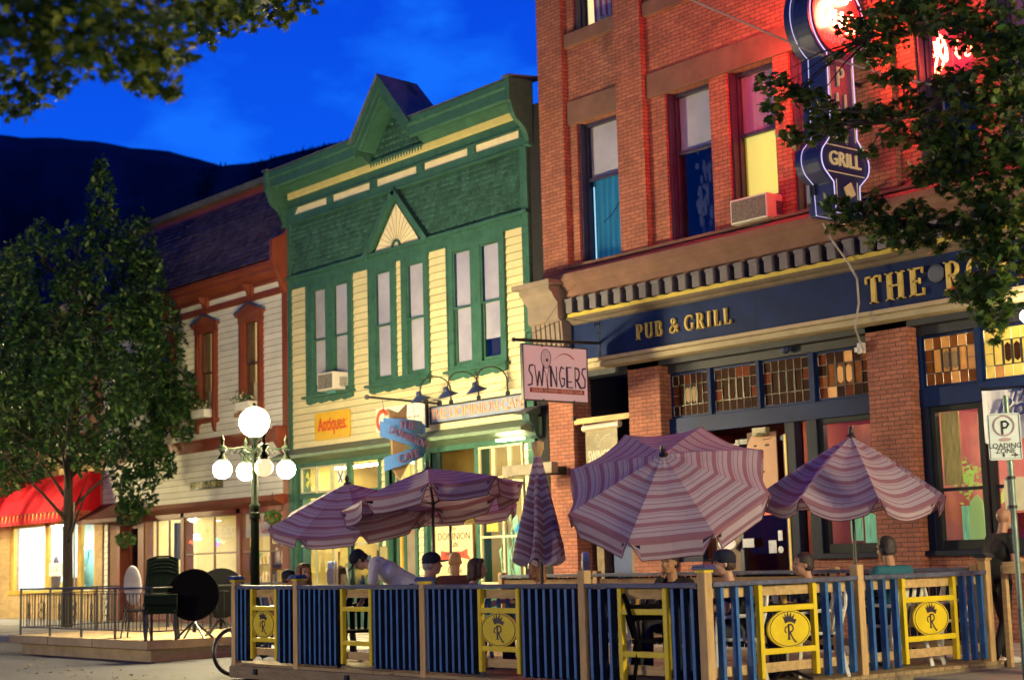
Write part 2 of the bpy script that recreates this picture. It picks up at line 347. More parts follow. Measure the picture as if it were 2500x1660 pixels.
def serif(mb, s, h, x, z, y0, y1, sp=.06, wsc=1):
    for ch in s:
        adv, st = GL[ch]
        for pts, wd in st:
            P = [Vector((p[0]*wsc, p[1])) for p in pts]; n = len(P); Lp = []; Rp = []
            for i in range(n):
                d = (P[min(i+1, n-1)]-P[max(i-1, 0)])
                if (P[0]-P[-1]).length < 1e-4 and n > 4: d = P[(i+1) % (n-1)]-P[(i-1) % (n-1)]
                d.normalize(); q = Vector((-d.y, d.x))
                ww = wd/2*(1 if abs(d.y) > .7 or n < 3 else .62)
                Lp.append(P[i]+q*ww); Rp.append(P[i]-q*ww)
            for i in range(n-1):
                pl = [Lp[i], Lp[i+1], Rp[i+1], Rp[i]]
                mb.prism([(x+p.x*h, z+p.y*h) for p in pl], 'y', y0, y1)
        x += (adv*wsc+sp)*h
    return x
# ---------------------------------------------------------------- common materials
M_glass = glassmat('window_glass', (.93, .95, .96), .08)
M_glassr = glassmat('reflective_glass', (.9, .92, .95), .14)
M_glassg = glassmat('shop_glass', (.97, .97, .97), .02)
M_dark = pm('dark_interior', (.012, .012, .015), .9)
M_green = pm('green_paint', (.034, .10, .076), .5, .22, 3, .15, 60, c2=(.018, .065, .052), c2t=.54, spec=.2)
M_greend = pm('green_shingle_paint', (.042, .112, .092), .75, .25, 2, .3, 80, c2=(.022, .07, .062), c2t=.6, c2s=3, isl=.22, spec=.15)
M_cream = pm('cream_siding_paint', (.62, .54, .32), .6, .1, 2, .1, 50, c2=(.46, .38, .19), c2t=.6, isl=.07, spec=.2)
M_creamp = pm('cream_panel_paint', (.72, .62, .42), .6, .1, 3)
M_yel = pm('yellow_strip_paint', (.56, .48, .20), .6, .12, 4)
M_roofm = pm('weathered_sheet_metal', (.10, .11, .14), .45, .4, 6, metal=.3, c2=(.2, .22, .26))
M_blind = pm('pale_roller_blind', (.50, .46, .54), .8, .22, .8)
M_curt = pm('grey_white_curtain', (.5, .48, .5), .8, .2, 2, stretch=(9, 9, .6))
M_black = pm('black_metal', (.012, .013, .015), .35, .3, 8, spec=.6)
M_tan = pm('raw_lumber', (.56, .37, .17), .75, .25, 6, .25, 40, stretch=(3, 3, .5), c2=(.26, .18, .11), c2t=.62)
M_tanh = pm('raw_lumber_lengthwise', (.50, .34, .16), .75, .3, 6, .25, 40, stretch=(.5, 3, 3), c2=(.24, .17, .11), c2t=.6)
M_ac = pm('aged_white_plastic', (.55, .52, .48), .5, .1)
M_wood = pm('brown_wood', (.10, .05, .025), .5, .3, 5)
# ---------------------------------------------------------------- ground
mb = MB(); g = 4000
mb.quad((-g, -g, 0), (g, -g, 0), (g, g, 0), (-g, g, 0))
M_asph = pm('asphalt', (.054, .054, .070), .8, .3, .8, .5, 90, c2=(.085, .075, .08), c2t=.6, c2s=60)
tag(mb.build('road', M_asph), kind='structure')
mb = MB(); mb.box(-120, 60, -5.25, 0.6, -.05, .15)
M_conc = pm('sidewalk_concrete', (.30, .28, .25), .85, .2, 1.2, .3, 70, c2=(.2, .19, .17), c2t=.62)
o = mb.build('sidewalk', M_conc); tag(o, kind='structure')
mb = MB()
x = -120
while x < 60: mb.box(x+.01, x+2.99, -5.4, -5.252, -.05, .153); x += 3
tag(mb.build('kerb', pm('kerb_concrete', (.26, .25, .23), .85, .25, 3, .3), bev=.015), kind='structure')
mb = MB()
for x in np.arange(-118, 58, 1.5): mb.box(x, x+.012, -5.2, -.02, .15, .1535)
mb.box(-118, 58, -2.7, -2.688, .15, .154)
tag(mb.build('sidewalk_joints', pm('dark_joint_gap', (.08, .075, .07), .9)), kind='structure')  # thin dark strips mark the slab joints
mb = MB(); rr = random.Random(8)
for i in range(420):
    x, y, z = rr.uniform(-34, -9), rr.choice((rr.uniform(-16, -7.4), rr.uniform(-9.6, -8.6))), .004+rr.random()*.006
    a = rr.uniform(0, 6.28); s = rr.uniform(.02, .05); mb.add([(x+s*math.cos(a), y+s*math.sin(a), z), (x+s*.5*math.cos(a+1.6), y+s*.5*math.sin(a+1.6), z+.012), (x-s*math.cos(a), y-s*math.sin(a), z), (x-s*.5*math.cos(a+1.6), y-s*.5*math.sin(a+1.6), z+.003)], [(0, 1, 2, 3)])
tag(mb.build('leaf_litter', pm('dry_leaf', (.20, .13, .05), .8, .5, 9), fixn=False), 'fallen leaves and grit scattered on the road by the kerb', 'litter', kind='stuff')
mb = MB()
for k in range(9):
    x, y = rr.uniform(-32, -14), rr.uniform(-14, -8.8); pts = [(x, y)]
    for q in range(14): x += rr.uniform(.1, .5); y += rr.uniform(-.22, .22); pts.append((x, y))
    for (xa, ya), (xb, yb) in zip(pts, pts[1:]): w_ = rr.uniform(.01, .03); mb.quad((xa, ya-w_, .004), (xb, yb-w_, .004), (xb, yb+w_, .004), (xa, ya+w_, .004))
tag(mb.build('road_cracks', pm('tar_filled_crack', (.02, .02, .022), .6), fixn=False), kind='structure')
# mountains : a curved range standing kilometres behind the town
def mountain(name, prof, d0, d1, mat, wob, seed):
    rng = np.random.default_rng(seed); az = [p[0] for p in prof]; el = [p[1] for p in prof]
    na, nd = 260, 26; A = np.linspace(az[0], az[-1], na); E_ = np.interp(A, az, el); V = []
    k = rng.uniform(0, 6.28, 12)
    rid = sum(np.sin(A*f*1.7+k[i])*wob/f for i, f in enumerate((1, 2, 4, 7, 11)))
    for j in range(nd):
        t = j/(nd-1); d = d0+(d1-d0)*t
        for i in range(na):
            a = R(A[i]); h = (math.tan(R(E_[i]+rid[i]*.3))*d1)*(t**1.15)
            fold = math.sin(A[i]*1.3+t*2+k[5])*.5+math.sin(A[i]*3.1-t*3+k[6])*.3+math.sin(A[i]*7.3+t*5)*.12
            h += fold*d1*.035*math.sin(math.pi*t)
            V.append((CP[0]+math.sin(a)*d, CP[1]+math.cos(a)*d, h-2 if j else -20))
    for i in range(na):  # back slope
        a = R(A[i]); V.append((CP[0]+math.sin(a)*d1*1.5, CP[1]+math.cos(a)*d1*1.5, -20))
    mb = MB(); mb.add(V, [(j*na+i, j*na+i+1, (j+1)*na+i+1, (j+1)*na+i) for j in range(nd) for i in range(na-1)])
    tag(mb.build(name, mat, smooth=2, fixn=False), kind='structure')
    return A, E_+rid*.3, d1
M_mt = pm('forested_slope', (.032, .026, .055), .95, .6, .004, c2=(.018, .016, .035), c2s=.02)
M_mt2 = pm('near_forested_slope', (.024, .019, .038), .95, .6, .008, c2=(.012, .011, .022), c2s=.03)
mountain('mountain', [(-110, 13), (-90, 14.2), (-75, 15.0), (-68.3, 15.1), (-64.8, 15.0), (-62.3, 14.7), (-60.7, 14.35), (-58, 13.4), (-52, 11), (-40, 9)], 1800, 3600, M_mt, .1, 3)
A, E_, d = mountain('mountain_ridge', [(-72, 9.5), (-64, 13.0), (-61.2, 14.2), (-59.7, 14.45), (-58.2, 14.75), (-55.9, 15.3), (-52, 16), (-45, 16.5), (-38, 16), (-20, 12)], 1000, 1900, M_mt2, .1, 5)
mb = MB(); rr = random.Random(4)
for i in range(700):
    az = rr.uniform(-61.5, -48); e = np.interp(az, A, E_); dd = d*rr.uniform(.955, 1.0); h = rr.uniform(2, 8); a = R(az)
    z = math.tan(R(e))*d*(max(0, (dd-1000)/900)**1.15)-6; b = Vector((CP[0]+math.sin(a)*dd, CP[1]+math.cos(a)*dd, z))
    mb.ring([b, b+Vector((0, 0, h*.5)), b+Vector((0, 0, h+4))], [2.6, 1.8, .1], 5)
tag(mb.build('ridge_forest', M_mt2, fixn=False), 'dark conifer wood along the crest of the nearer mountain ridge', 'forest', kind='stuff')
# ---------------------------------------------------------------- green and cream building
G = thing('shop_building', 'green and cream clapboard shop building with shingled gable, steep pointed dormer and cafe storefront', 'building')
gx0, gx1 = -30.75, -22.2
wins = [(-29.96, -28.12, [(-29.72, -29.18), (-28.89, -28.31)]), (-27.5, -25.37, [(-27.28, -26.71), (-26.12, -25.54)]), (-24.75, -22.92, [(-24.56, -23.99), (-23.68, -23.1)])]
mb = MB()
holes = [(a+.02, b-.02, 5.1, 7.69) for a, b, _ in wins]
clap(mb, gx0+.15, gx1-.2, 4.05, 7.7, .15, holes, 0, .022)
mb.build('clapboard_wall', M_cream, G)
mb = MB()
up = [(p[0], p[1], 5.28, 7.57) for _, _, ps in wins for p in ps]
SF = [(-30.33, -27.3, .85, 3.67), (-26.95, -26.0, .2, 3.6), (-25.55, -24.0, .15, 3.68), (-23.93, -22.55, 1.0, 3.66)]
wall(mb, gx0, gx1, .15, 10.0, .05, up+SF, .22)
mb.quad((gx1, .05, .15), (gx1, 9, .15), (gx1, 9, 10.0), (gx1, .05, 10.0)); mb.quad((gx0, .05, .15), (gx0, 9, .15), (gx0, 9, 10), (gx0, .05, 10))
mb.quad((gx0, .05, 10.02), (gx1, .05, 10.02), (gx1, 9, 9.5), (gx0, 9, 9.5))
mb.build('wall', pm('dark_green_wall', (.03, .09, .06), .7), G)
mb = MB() # trim: corner boards, belts, frieze
mb.box(gx0, gx0+.15, -.05, .05, .15, 9.8); mb.box(gx1-.2, gx1, -.05, .05, .15, 9.8)
mb.box(gx0+.15, gx1-.2, -.045, .05, 7.7, 7.93); mb.box(gx0, gx1, -.10, .05, 7.93, 8.0); mb.box(gx0+.15, gx1-.2, -.06, .05, 7.86, 7.93)
mb.box(gx0+.15, gx1-.2, -.05, .05, 9.25, 9.41); mb.box(gx0+.1, gx1-.1, -.075, .05, 9.21, 9.25)
mb.box(gx0+.15, gx1-.2, -.05, .05, 9.575, 9.8); mb.box(gx0+.1, gx1-.1, -.08, .05, 9.575, 9.61)
for a, b in ((-30.6, -30.45), (-29.07, -28.83), (-27.38, -27.13), (-25.69, -25.44), (-23.98, -23.74)): mb.box(a, b, -.06, .05, 9.41, 9.575)
mb.prism([(-30.45, 9.41), (-30.45, 9.575), (-30.3, 9.575)], 'y', -.058, .05); mb.prism([(-22.4, 9.575), (-22.4, 9.41), (-22.3, 9.41)], 'y', -.058, .05)
mb.build('trim', M_green, G, bev=.006)
mb = MB(); mb.box(gx0+.15, gx1-.2, -.02, .04, 9.41, 9.575); mb.build('frieze_panel', M_creamp, G)
mb = MB(); mb.box(gx0+.1, gx1-.15, -.09, .05, 9.8, 9.955); mb.build('yellow_moulding', M_yel, G, bev=.01)
# shingled band (fish-tail shingles in courses)
def shingles(mb, x0, x1, z0, z1, y, w=.135, h=.118, inside=None, clip=.3):
    n = math.ceil((z1-z0)/h); h = (z1-z0)/n
    for i in range(n):
        zt = z1-i*h; x = x0-(w/2 if i % 2 else 0)
        while x < x1:
            ww = w*random.uniform(.9, 1.08); a, b = max(x, x0)+.004, min(x+ww, x1)-.004; x += ww
            if b-a < .02: continue
            if inside and not inside((a+b)/2, zt-h/2): continue
            zb = zt-h*1.12+random.uniform(-.006, .006); t = random.uniform(.045, .06); c = clip*(b-a)
            P = [(a, zt), (b, zt), (b, zb+c*.6), (b-c, zb), (a+c, zb), (a, zb+c*.6)]
            yo = random.uniform(-.003, .003)
            V = [(p[0], y-.004 if p[1] == zt else y-t+yo, p[1]) for p in P]+[(p[0], y+.01, p[1]) for p in P]
            m = len(P); mb.add(V, [tuple(range(m))]+[(k, m+k, m+(k+1) % m, (k+1) % m) for k in range(m)])
def tri(x, z): # outside the small gable
    return abs(x+26.46) > (9.16-z)*.87+.02
mb = MB(); shingles(mb, gx0+.15, gx1-.2, 8.0, 9.21, .03, inside=tri); mb.build('shingle_band', M_greend, G)
# small gable with sunburst
mb = MB(); mb.prism([(-27.3, 7.96), (-25.62, 7.96), (-26.46, 8.93)], 'y', -.03, .04)
gb = mb.build('gable_panel', M_creamp, G)
mb = MB()
for a in range(12, 180, 13):
    t = R(a); r1 = .9/(math.sin(t)+.001); d = Vector((math.cos(t), math.sin(t)))
    k = (.93)/(d.y+1.155*abs(d.x)); mb.bar((-26.45+d.x*.17, -.034, 8.0+d.y*.17), (-26.45+d.x*k, -.034, 8.0+d.y*k), .012, .012, (0, 1, 0))
mb.build('sunburst_rays', pm('dull_ray_paint', (.4, .33, .2), .7), gb)
mb = MB()
for s in (-1, 1):
    mb.bar((-26.46+s*1.12, -.06, 7.93), (-26.46-s*.02, -.06, 9.2), .14, .13, (0, 1, 0))
ar = [(-26.46+.16*math.cos(R(t)), 8.0+.16*math.sin(R(t))) for t in range(0, 181, 15)]+[(-26.46+.11*math.cos(R(t)), 8.0+.11*math.sin(R(t))) for t in range(180, -1, -15)]
mb.prism(ar, 'y', -.07, -.02)
mb.build('gable_trim', M_green, gb)
# cornice with dormer
dx, dh = -26.35, 1.05
mb = MB(); mbr = MB()
prof = [(-.50, 10.44), (-.50, 10.30), (-.46, 10.27), (-.46, 10.08), (-.42, 10.04), (-.36, 10.09), (-.24, 10.09), (-.2, 10.03), (-.1, 9.96), (0.05, 9.955), (.05, 10.46), (-.1, 10.5)]
for a, b in ((gx0-.1, dx-dh+.06), (dx+dh-.06, gx1+.02)): mb.prism(prof, 'x', a, b); mbr.prism([(-.53, 10.445), (-.53, 10.465), (.3, 10.6), (.3, 10.55)], 'x', a-.03, b+.03)
for x in (gx0-.17, gx1+.02):  # end brackets
    cv = [(-.55, 10.46), (-.55, 10.02), (-.50, 9.97)]+[(-.50+.42*k/10-.03*math.sin(k*.628), 9.95-.66*k/10-.04*math.sin(k*.628)) for k in range(11)]+[(-.1, 9.22), (-.04, 9.2), (0.05, 9.2), (.05, 10.46)]
    mb.prism(cv, 'x', x, x+.12)
    mbr.prism([(-.6, 10.46), (-.6, 10.49), (.6, 10.62), (.6, 10.58)], 'x', x-.04, x+.17)
mb.build('cornice', M_green, G, bev=.006)
mbr.build('cornice_flashing', M_roofm, G)
mb = MB()
apz = 11.60; zb_ = 10.36
def rake(off, y0, y1, th):
    for s in (-1, 1):
        a = Vector((dx+s*(dh+.02), zb_)); b = Vector((dx, apz)); d = (b-a).normalized(); nn = Vector((d.y*s, -d.x*s))
        if nn.y > 0: nn = -nn
        pts = [a+nn*off, b+Vector((0, -off/abs(nn.y)*1.0)), b+Vector((0, -(off+th)/abs(nn.y))), a+nn*(off+th)]
        mb.prism([tuple(p) for p in pts], 'y', y0, y1)
rake(0, -.52, .3, .045); rake(.045, -.50, -.42, .12); rake(.165, -.46, -.38, .12); rake(.285, -.40, -.04, .05)
dr = mb.build('dormer', M_green, G, bev=.004)
mb = MB()
for s in (-1, 1):
    mb.quad((dx+s*(dh+.07), -.56, zb_-.02), (dx, -.56, apz+.03), (dx, .5, apz-.02), (dx+s*(dh+.07), .5, zb_+.02))
mb.build('dormer_roof', M_roofm, dr)
mb = MB(); shingles(mb, dx-.95, dx+.95, 9.95, 11.2, -.02, w=.15, h=.15, inside=lambda x, z: abs(x-dx) < (11.12-z)*.84, clip=.45)
mb.prism([(dx-.98, 9.96), (dx+.98, 9.96), (dx, 11.15)], 'y', .0, .04); mb.build('dormer_shingles', M_greend, dr)
mb = MB(); x = dx-.95
while x < dx+.93: mb.prism([(x, 9.98), (x+.1, 9.98), (x+.05, 9.85)], 'y', -.11, -.02); x += .1
mb.build('sawtooth_edge', M_green, dr)
# upper windows
def sashes(par, ps, z0, z1, rail, y, fm, blind, gl, bt=.035, blz=None, gy=.03):
    for i, (a, b) in enumerate(ps):
        m = MB(); frame(m, a, b, rail-.02, z1, y, y+.03, bt); frame(m, a+.005, b-.005, z0, rail+.02, y+.035, y+.065, bt, .05)
        s = m.build('sash', fm, par)
        m = MB(); m.quad((a+.02, y+.02, rail), (b-.02, y+.02, rail), (b-.02, y+.02, z1-.02), (a+.02, y+.02, z1-.02)); m.quad((a+.02, y+.05, z0+.03), (b-.02, y+.05, z0+.03), (b-.02, y+.05, rail), (a+.02, y+.05, rail)); m.build('pane', gl, s)
        zz = z0+.03 if blz is None else blz[i]
        if blind is not None:
            m = MB(); m.box(a+.02, b-.02, y+.075, y+.08, zz, z1-.01); m.build('blind', blind, s)
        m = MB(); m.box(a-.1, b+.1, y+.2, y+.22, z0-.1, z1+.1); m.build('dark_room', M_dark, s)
for wi, (a, b, ps) in enumerate(wins):
    mb = MB(); hs = [(p[0], p[1], 5.28, 7.57) for p in ps]
    for r in rects(a, b, 5.13, 7.7, hs+([(-26.52, -26.32, 5.28, 7.7)] if wi == 1 else [])): mb.box(r[0], r[1], -.055, .05, r[2], r[3])
    for x in (a+.02, b-.02): mb.box(x-.02, x+.02, -.075, -.05, 5.2, 7.7)
    wf = mb.build('window', M_green, G, bev=.005)
    mb = MB(); mb.box(a-.06, b+.06, -.16, .05, 5.13, 5.18)
    # scalloped apron
    n = 12; pts = [(a, 5.13)]
    for i in range(n*4+1):
        t = i/(n*4); pts.append((a+(b-a)*t, 5.03-.03*abs(math.sin(t*math.pi*4))-.02*(math.sin(t*math.pi*8) > .6)))
    pts.append((b, 5.13)); mb.prism(pts, 'y', -.07, -.03); mb.build('sill', M_green, wf)
    sashes(wf, ps, 5.3, 7.56, 6.42, -.03, M_green, M_blind, M_glassr if wi == 2 else M_glass, blz=[[5.42, 5.34], [5.34, 5.34], [5.34, 5.7]][wi])
    if wi == 1:
        mb = MB(); clap(mb, -26.52, -26.32, 5.2, 7.7, .15, (), 0, .02); mb.build('cream_strip', M_cream, wf)
# ledge between storeys
mb = MB(); mb.prism([(-.5, 3.87), (-.5, 3.80), (-.42, 3.80), (-.3, 3.78), (.05, 3.70), (.05, 4.08)], 'x', gx0-.02, gx1+.15)
mb.build('ledge', pm('grey_green_ledge', (.13, .19, .13), .5, .2, 4, c2=(.07, .16, .1)), G, bev=.006)
mb = MB(); mb.box(gx0, gx1, -.04, .05, 3.62, 3.75)
for x in (-30.55, -27.23, -26.97, -25.66, -23.97): mb.box(x-.06, x+.06, -.03, .055, .15, 3.62)
mb.box(-30.33, -27.3, -.06, .05, 2.93, 3.03); mb.box(-30.33, -27.3, -.05, .05, .15, .85); mb.box(-28.43, -28.28, -.04, .05, .85, 3.62)
mb.box(-23.93, -22.55, -.05, .05, .15, 1.0)
mb.build('storefront_trim', M_green, G, bev=.006)
mb = MB(); clap(mb, -27.17, -26.99, .3, 3.6, .15, (), 0, .02); clap(mb, -25.9, -25.68, .3, 3.6, .15, (), 0, .02); clap(mb, -22.5, -22.25, .3, 3.6, .15, (), -.03, .02)
mb.build('storefront_clapboard', M_cream, G)
# left display window
M_mun = pm('grey_muntin_paint', (.35, .36, .28), .5)
mb = MB()
for a, b in ((-30.3, -29.66), (-29.62, -29.06), (-29.02, -28.46)): frame(mb, a, b, 3.04, 3.62, -.02, .03, .035)
for x in (-29.73, -29.07): mb.box(x-.015, x+.015, .0, .04, .85, 2.93)
for a, b in ((-30.33, -28.43), (-28.28, -27.3)): mb.box(a, b, .001, .039, 1.875, 1.91)
sw = mb.build('shop_window', M_mun, G)
mb = MB(); mb.quad((-30.33, .02, .85), (-27.3, .02, .85), (-27.3, .02, 3.65), (-30.33, .02, 3.65)); mb.build('pane', M_glassg, sw)
mb = MB()
for a, b in ((-30.27, -29.69), (-28.99, -28.49)):  # diamond leading
    for i in range(-6, 12):
        for s in (1, -1):
            x0 = a+i*.11 if s == 1 else b-i*.11; pts = []
            for t in np.linspace(0, .55, 12):
                x = x0+s*t*.6
                if a <= x <= b: pts.append((x, .03, 3.06+t))
            if len(pts) > 1: mb.ring([pts[0], pts[-1]], .004, 4)
mb.build('leading', pm('lead_came', (.3, .3, .28), .4, metal=.5), sw)
mb = MB(); cx, cz = -29.98, 3.34
for k in range(4):
    t = R(45+90*k); mb.prism([(cx, cz), (cx+.18*math.cos(t-.35), cz+.2*math.sin(t-.35)), (cx+.18*math.cos(t+.35), cz+.2*math.sin(t+.35))], 'y', .012, .016)
mb.build('glass_star', em('yellow_stained_glass', (.8, .65, .1), .5), sw)
mb = MB(); cx = -28.74
mb.prism([(cx-.13, 3.52), (cx+.13, 3.52), (cx+.12, 3.3), (cx, 3.14), (cx-.12, 3.3)], 'y', .012, .016); mb.build('glass_shield', em('white_stained_glass', (.9, .8, .6), .7), sw)
mb = MB()
for s in (-1, 1): mb.bar((cx-s*.1, .008, 3.47), (cx+s*.07, .008, 3.22), .03, .006, (0, 1, 0))
mb.build('shield_cross', M_black, sw)
# interiors : shallow rooms with things on shelves
def room(par, x0, x1, y0, y1, z0, z1, wm, fm, name='shop_interior'):
    m = MB(); m.quad((x0, y1, z0), (x1, y1, z0), (x1, y1, z1), (x0, y1, z1)); m.quad((x0, y0, z0), (x0, y1, z0), (x0, y1, z1), (x0, y0, z1))
    m.quad((x1, y0, z0), (x1, y1, z0), (x1, y1, z1), (x1, y0, z1)); m.quad((x0, y0, z1), (x1, y0, z1), (x1, y1, z1), (x0, y1, z1))
    m.cur = 1; m.quad((x0, y0, z0), (x1, y0, z0), (x1, y1, z0), (x0, y1, z0)); return m.build(name, [wm, fm], par, fixn=False)
M_rw = pm('warm_shop_wall', (.55, .46, .22), .8, .2, 1.5)
M_fl = pm('shop_floor', (.12, .08, .05), .6)
room(G, -30.6, -27.0, .3, 3.2, .15, 3.75, M_rw, M_fl)
def panel(par, x0, x1, y0, y1, z, c, s, name='ceiling_light'):
    m = MB(); m.box(x0, x1, y0, y1, z, z+.04); return m.build(name, em('tube_light_%g_%g_%g_%g' % (*c, s), c, s), par)
panel(G, -30.2, -27.4, .8, 1.0, 3.6, (1, .80, .30), 75)
BOOKC = [(.5, .08, .05), (.08, .3, .3), (.6, .45, .1), (.35, .3, .25), (.1, .15, .35), (.6, .5, .4), (.2, .4, .15)]
def shelfgoods(par, x0, x1, y, z0, z1, nsh, name='shelf', seed=1, wood=M_wood):
    rr = random.Random(seed); m = MB()
    for i in range(nsh):
        z = z0+(z1-z0)*i/nsh; m.box(x0, x1, y, y+.3, z, z+.03)
    m.box(x0-.02, x0, y, y+.3, z0, z1); m.box(x1, x1+.02, y, y+.3, z0, z1)
    s = m.build(name, wood, par); gm = [MB() for _ in range(5)]
    for i in range(nsh):
        z = z0+(z1-z0)*i/nsh+.03; x = x0+.03; hh = (z1-z0)/nsh-.05
        while x < x1-.1:
            w_ = rr.uniform(.05, .16); h = rr.uniform(.35, .9)*hh; q = gm[rr.randrange(5)]
            if rr.random() < .5: q.box(x, x+w_, y+.03, y+.03+w_, z, z+h)
            else: q.lathe([(w_*.4, 0), (w_*.5, h*.3), (w_*.3, h*.7), (w_*.2, h)], (x+w_/2, y+.12, z), 10)
            x += w_+rr.uniform(.01, .08)
    for i, q in enumerate(gm):
        if q.v: tag(q.build('goods', pm('shelf_goods_%d' % i, BOOKC[(i+seed) % 7], .5, .4, 8), s), kind=None)
    return s
shelfgoods(G, -30.2, -28.7, .9, .6, 1.75, 3, seed=2); shelfgoods(G, -28.1, -27.4, .7, .6, 1.7, 3, seed=5); shelfgoods(G, -29.9, -27.6, 2.6, .6, 2.8, 5, seed=9)
mb = MB()
for x, z, a in ((-29.9, 1.5, .04), (-29.35, 1.5, 0), (-28.75, 1.62, .15), ): mb.cb((x, .1, z), (.36, .01, .4), rot=(0, a, 0))
mb.build('price_notice', em('yellow_lit_card', (.75, .55, .08), .55, .3, 6), sw)
mb = MB(); mb.cb((-28.55, .1, 1.35), (.3, .01, .34), rot=(0, -.3, 0)); mb.build('paper_notice', pm('white_paper', (.7, .68, .62), .8), sw)
# door between
mb = MB(); frame(mb, -26.93, -26.62, .2, 3.55, .0, .06, .05); frame(mb, -26.5, -26.02, .2, 2.75, .04, .09, .09, .5)
dd = mb.build('door', M_green, G)
mb = MB(); mb.box(-26.58, -26.5, .0, .1, .2, 2.8); mb.build('door_jamb', pm('ochre_jamb', (.55, .33, .05), .5), dd)
mb = MB(); mb.quad((-26.43, .06, .7), (-26.08, .06, .7), (-26.08, .06, 2.66), (-26.43, .06, 2.66)); mb.build('door_curtain', pm('brown_door_blind', (.20, .16, .12), .7), dd)
text('enso', .17, pm('dark_lettering', (.05, .04, .03), .5), dd, MF(-26.26, .05, 2.18), 'door_lettering')
mb = MB(); mb.box(-26.4, -26.12, .05, .055, 2.06, 2.075); mb.build('red_underline', pm('red_stripe_paint', (.5, .03, .02), .5), dd)
mb = MB(); mb.cb((-26.12, .0, 1.1), (.03, .06, .12)); mb.build('handle', M_black, dd)
mb = MB(); frame(mb, -26.93, -26.0, 2.85, 3.55, .0, .05, .05); [mb.box(x, x+.02, .01, .04, 2.9, 3.5) for x in (-26.7, -26.45, -26.2)]; mb.build('transom', M_mun, dd)
mb = MB(); mb.quad((-26.95, 1.2, .2), (-26, 1.2, .2), (-26, 1.2, 3.6), (-26.95, 1.2, 3.6)); mb.build('door_lobby', M_rw, dd)
panel(dd, -26.8, -26.2, .5, .7, 3.5, (1, .8, .35), 25, 'lobby_light')
mb = MB(); mb.box(-27.2, -26.95, -.06, -.04, 1.3, 1.8); mb.build('notice_board', pm('old_notice', (.28, .24, .1), .7), dd)
# entry recess
mb = MB(); clap(mb, -25.55, -24.0, .15, 3.7, .17, (), 1.3, .02); mb.quad((-25.55, .05, .15), (-25.55, 1.3, .15), (-25.55, 1.3, 3.7), (-25.55, .05, 3.7)); mb.quad((-25.55, .05, 3.7), (-24, .05, 3.7), (-24, 1.3, 3.7), (-25.55, 1.3, 3.7))
mb.build('entry_recess', pm('ochre_clapboard', (.42, .33, .14), .6), G)
mb = MB(); mb.box(-25.5, -25.25, .06, .12, .15, 3.68); mb.build('recess_shade_strip', pm('recess_shade', (.02, .05, .04), .5), G)  # dark strip stands for the shade inside the entry recess
mb = MB(); mb.lathe([(.05, .3), (.09, .24), (.05, .16), (.06, .1), (.17, .05), (.2, 0), (.12, -.08), (.03, -.14)], (-24.25, .7, 3.3), 16); mb.build('pendant_lamp_shade', pm('milk_glass', (.6, .55, .38), .3), G, smooth=True)
# right display window
mb = MB()
for a, b in ((-23.93, -23.48), (-23.46, -22.99), (-22.97, -22.6)): frame(mb, a, b, 3.0, 3.62, -.02, .04, .035)
frame(mb, -23.93, -22.6, 1.0, 2.95, -.02, .04, .05); mb.box(-23.23, -23.18, -.019, .039, 1.0, 2.9); mb.box(-23.88, -22.65, -.021, .038, 1.88, 1.92)
s2 = mb.build('shop_window', M_cream, G, bev=.004)
mb = MB(); mb.quad((-23.93, .02, 1.0), (-22.55, .02, 1.0), (-22.55, .02, 3.65), (-23.93, .02, 3.65)); mb.build('pane', M_glassg, s2)
room(G, -24.0, -22.3, .3, 3.0, .15, 3.75, M_rw, M_fl)
panel(G, -23.2, -22.5, .9, 1.1, 2.98, (1, .85, .55), 50)
shelfgoods(G, -23.8, -22.5, 2.4, .6, 2.6, 4, seed=4)
mb = MB()
for x in (-23.75, -23.45, -22.9): mb.add([(x+.07*math.sin(i*1.3)*(j), .35+.04*(i % 2), 2.9-i*.16) for i in range(12) for j in (0, 1)], [(2*i, 2*i+1, 2*i+3, 2*i+2) for i in range(11)])
for x in (-23.75, -23.45): mb.quad((x, .4, 1.1), (x+.2, .42, 1.1), (x+.14, .42, 2.3), (x+.02, .4, 2.3))
mb.build('curtain', pm('pale_green_drape', (.25, .5, .38), .8, .3, 5, stretch=(6, 6, .5)), s2, fixn=False)
mb = MB(); mb.cb((-23.68, .1, 2.15), (.34, .01, .3)); mb.build('yellow_card', em('yellow_lit_card', (.75, .55, .08), .55), s2)
mb = MB(); mb.prism([(-23.05, 1.98), (-22.7, 2.35), (-22.66, 2.0)], 'y', .1, .12); mb.build('blue_banner', pm('blue_cloth', (.02, .25, .6), .6), s2)
# soffit light at the storefront corner
mb = MB(); mb.box(-23.0, -22.3, -.32, -.2, 3.66, 3.7); sl = mb.build('soffit_light', em('soffit_tube', (1, .82, .45), 22), G)
# signs on the facade
def board(name, label, cat, x0, x1, z0, z1, y, mat, t=.03, cut=0, fm=None):
    mb = MB()
    if cut: mb.prism([(x0+cut, z0), (x1-cut, z0), (x1, z0+cut), (x1, z1-cut), (x1-cut, z1), (x0+cut, z1), (x0, z1-cut), (x0, z0+cut)], 'y', y-t, y)
    else: mb.box(x0, x1, y-t, y, z0, z1)
    o = tag(mb.build(name, mat, bev=.003), label, cat)
    if fm:
        mb = MB(); frame(mb, x0-.03, x1+.03, z0-.03, z1+.03, y-t-.02, y, .03); mb.build('frame', fm, o)
    return o
o = board('shop_sign', 'mustard board with orange blackletter Antiques on the cream clapboards', 'sign', -29.64, -28.26, 4.17, 4.78, -.03, pm('mustard_paint', (.62, .36, .015), .5, .12, 4), cut=.06)
M_org = pm('orange_lettering', (.55, .07, .01), .5)
text('Antiques', .42, M_org, o, MF(-28.95, -.066, 4.5), sx=.72, off=.008)
